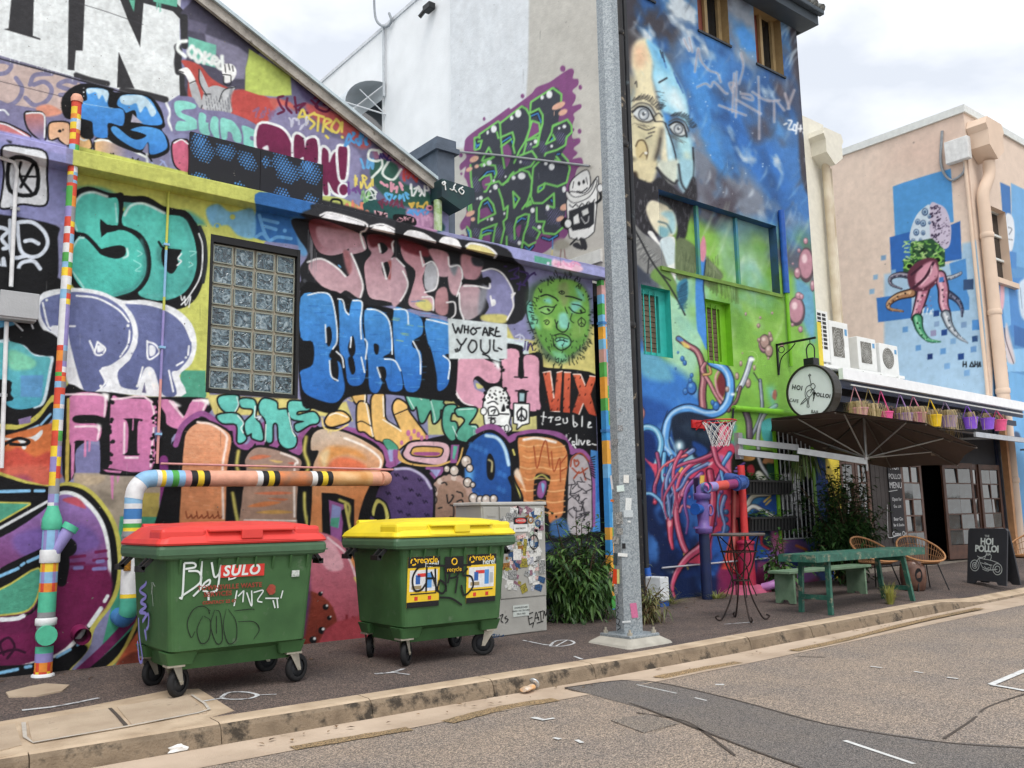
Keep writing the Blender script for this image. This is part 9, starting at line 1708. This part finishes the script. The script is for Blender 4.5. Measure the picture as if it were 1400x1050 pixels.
p = ground(1250,807);ds = thing('drum_stool','brown glazed ceramic drum stool with oval handle hole','stool',p);b = MB();b.lathe([(0,0),(.15,0),(.17,.02),(.195,.15),(.2,.25),(.195,.35),(.17,.45),(.15,.47),(0,.48)],n=24);b.build('body',mat('brown_glaze','5a4038',.25,var=.25,scale=6,c2='7a5a4c'),ds)
dirv = (Vector((0,0,0))-p);dirv.z = 0;dirv.normalize();a_ = math.atan2(dirv.y,dirv.x)+.45
b = MB();V = []
for t_ in np.arange(16)*PI/8: aa = a_+.06*math.cos(t_)/.2;V.append((.2015*math.cos(aa),.2015*math.sin(aa),.25+.11*math.sin(t_)))
b.add(V,[tuple(range(16))]);b.build('handle_hole',M_dark,ds)
b = MB()
for k in range(26): aa = 2*PI*k/26;b.lathe([(0,-.008),(.009,0),(0,.008)],c=(.178*math.cos(aa),.178*math.sin(aa),.42),n=6)
b.build('stud_row',mat('stud_bronze','8a6a54',.4),ds)
# sandwich board
pL,pR = ground(1322,797),ground(1376,803);u = (pR-pL);u.z = 0;W = u.length;u.normalize();nrm_ = Vector((-u.y,u.x,0)); 
if nrm_.dot(Vector((0,0,0))-pL) < 0: nrm_ = -nrm_
sb = thing('sandwich_board','dark grey sandwich board with white motorcycle drawing on footpath','sign',pL);M_sb = mat('board_charcoal','33353b',.55,var=.08)
Hs = .92;lean = .14
def board(sg_): 
    A = [Vector((0,0,0)),u*W,u*W,Vector((0,0,0))];off0 = Vector((0,0,0)) if sg_ > 0 else -nrm_*.3
    b = MB();P = [(0,0),(.06,0),(.16,0),(.2,.05),(W-.2,.05),(W-.16,0),(W,0),(W,Hs-.04),(W-.04,Hs),(.04,Hs),(0,Hs-.04)]
    f = lambda x,z,o: off0+u*x+Vector((0,0,z))+(-nrm_ if sg_ > 0 else nrm_)*(lean*z/Hs)+nrm_*o
    n = len(P);b.add([f(x,z,0) for x,z in P]+[f(x,z,-.025) for x,z in P],[tuple(range(n)),tuple(range(n,2*n))]+[(i,(i+1) % n,n+(i+1) % n,n+i) for i in range(n)]);return b.build('board_front' if sg_ > 0 else 'board_back',M_sb,sb),f
bf,ff = board(1);board(-1)
def sbm(x,z,s=1): o = ff(x,z,.003);zz = (ff(x,z+1,.003)-o).normalized();n_ = u.cross(zz);M = Matrix(((u.x,zz.x,n_.x,o.x),(u.y,zz.y,n_.y,o.y),(u.z,zz.z,n_.z,o.z),(0,0,0,1)));return M
text('board_lettering','THE',.055,M_wink,bf,sbm(W*.5,Hs*.86));text('board_lettering','HOI',.15,M_wink,bf,sbm(W*.5,Hs*.76),1,.006);text('board_lettering','POLLOI',.15,M_wink,bf,sbm(W*.5,Hs*.63),.95,.006)
def bsurf(x,y): q = ff(x,y,.004)+pL;return q,nrm_
mk = MB();cw_ = W*.5
def circ(cx,cz,r,n=18): return [(cx+r*math.cos(t),cz+r*math.sin(t)) for t in np.linspace(0,2*PI,n)]
ribbons('motorcycle_drawing',[circ(W*.2,.3,.09),circ(W*.2,.3,.05),circ(W*.2,.3,.02),circ(W*.78,.26,.09),circ(W*.78,.26,.05),[(W*.2,.3),(W*.3,.42),(W*.45,.41),(W*.6,.40),(W*.8,.36)],[(W*.3,.42),(W*.4,.28),(W*.6,.24),(W*.78,.26)],[(W*.35,.35),(W*.5,.33),(W*.65,.32)],[(W*.4,.25),(W*.55,.22),(W*.62,.3),(W*.45,.36)],[(W*.26,.46),(W*.34,.43)],[(W*.45,.41),(W*.5,.5),(W*.62,.48),(W*.6,.4)],circ(W*.54,.52,.04),[(W*.5,.48),(W*.4,.44),(W*.3,.44)],[(W*.45,.3),(W*.5,.26),(W*.58,.28)]],.011,M_wink,bf,bsurf,pL)
# chalkboard lettering on planks
ck = thing('chalkboard','black chalkboard strip with menu scrawl on dark plank wall','sign');cx0,cx1 = gx(1212),gx(1229);b = MB();b.box((cx0,YC-.03,.75),(cx1,YC-.005,2.4));cbd = b.build('board',mat('chalk_black','26262a',.8,var=.1),ck)
M_chalk = mat('chalk','b9babc',.9,bump=0)
for s_,z,sz in (('HOI',2.28,.19),('POLLOI',2.08,.15),('MENU',1.90,.18),('Open for',1.62,.1),('the sun',1.48,.1),('Beer Gin',1.22,.1),('Bar & Snacks',1.10,.08),('Come On',.92,.14)): text('chalk_lettering',s_,sz,M_chalk,ck,frame_xz((cx0+cx1)/2,YC-.033,z))
ribbons('chalk_line',[[(1215,672),(1227,670)],[(1213,690),(1214,725),(1216,735),(1230,731)]],.012,M_chalk,ck,lambda x,y: (on(x,y,Y=YC-.034),Vector((0,-1,0))))
# ---- litter
def crumple(name,label,pos,size,m,seed,sc=(1,1,.5),cat='litter'):
    rr = random.Random(seed);bm = bmesh.new();bmesh.ops.create_icosphere(bm,subdivisions=2,radius=size)
    for v in bm.verts: v.co = Vector((v.co.x*sc[0],v.co.y*sc[1],v.co.z*sc[2]))*rr.uniform(.6,1.15);v.co.z = max(v.co.z,-size*sc[2]*.5)
    me = bpy.data.meshes.new(name);bm.to_mesh(me);bm.free();me.materials.append(m);o = link(name,me,None,Vector(pos)+Vector((0,0,size*sc[2]*.5)));return tag(o,label,cat)
def rpt(px,py): p = on(px,py,Z=-.13);return on(px,py,Z=rz(p.x))
M_pap = mat('white_paper','dcdcda',.8,bump=.1);p = rpt(241,1027);crumple('paper_scrap','crumpled white paper scrap lying in gutter',p,.07,M_pap,1,(1.2,.5,.5))
p = rpt(724,945);cn = thing('squashed_can','squashed orange and white drink can in gutter','can',p+Vector((0,0,.03)),.35);b = MB();loft(b,[[(-.11,.034*math.cos(t),.02*math.sin(t)) for t in np.arange(14)*PI/7],[(-.06,.045*math.cos(t),.024*math.sin(t)) for t in np.arange(14)*PI/7],[(.0,.042*math.cos(t),.016*math.sin(t)) for t in np.arange(14)*PI/7],[(.05,.036*math.cos(t),.026*math.sin(t)) for t in np.arange(14)*PI/7]]);b.build('can_body',mat('can_print','e0d8cc',.3,.2,var=.1,scale=14,c2='e09a34'),cn)
b = MB();b.lathe([(0,0),(.05,0),(.055,.008),(.05,.016),(0,.01)],M=Matrix.Translation((.075,0,.02)) @ Matrix.Rotation(1.1,4,'Y'),n=20);b.build('can_end',mat('can_silver','c8ccd0',.25,.7),cn)
rr = random.Random(21);lm_ = MB()
for i in range(160):
    x,y = (rr.uniform(1,14),rr.uniform(8.3,9.25)) if i % 3 else (rr.uniform(2.5,14),rr.uniform(6.08,6.3));z_ = gz(x,y)+.006 if y > 6.5 else rz(x)+.006;a = rr.uniform(0,6.3);k = rr.uniform(.5,1.1);ca,sa = math.cos(a)*k,math.sin(a)*k
    lm_.add([(x+u_*ca-v_*sa,y+u_*sa+v_*ca,z_+w_) for u_,v_,w_ in ((-.03,0,0),(0,.012,.006),(.035,0,.002),(0,-.012,.004))],[(0,1,2,3)])
lo_ = kind(lm_.build('leaf_litter',leaf_mat('dry_leaf','6a4a34','4a3a2c','8a6a44')),'stuff');lo_['label'] = 'scattered small dry leaves along wall foot and gutter';lo_['category'] = 'leaves'
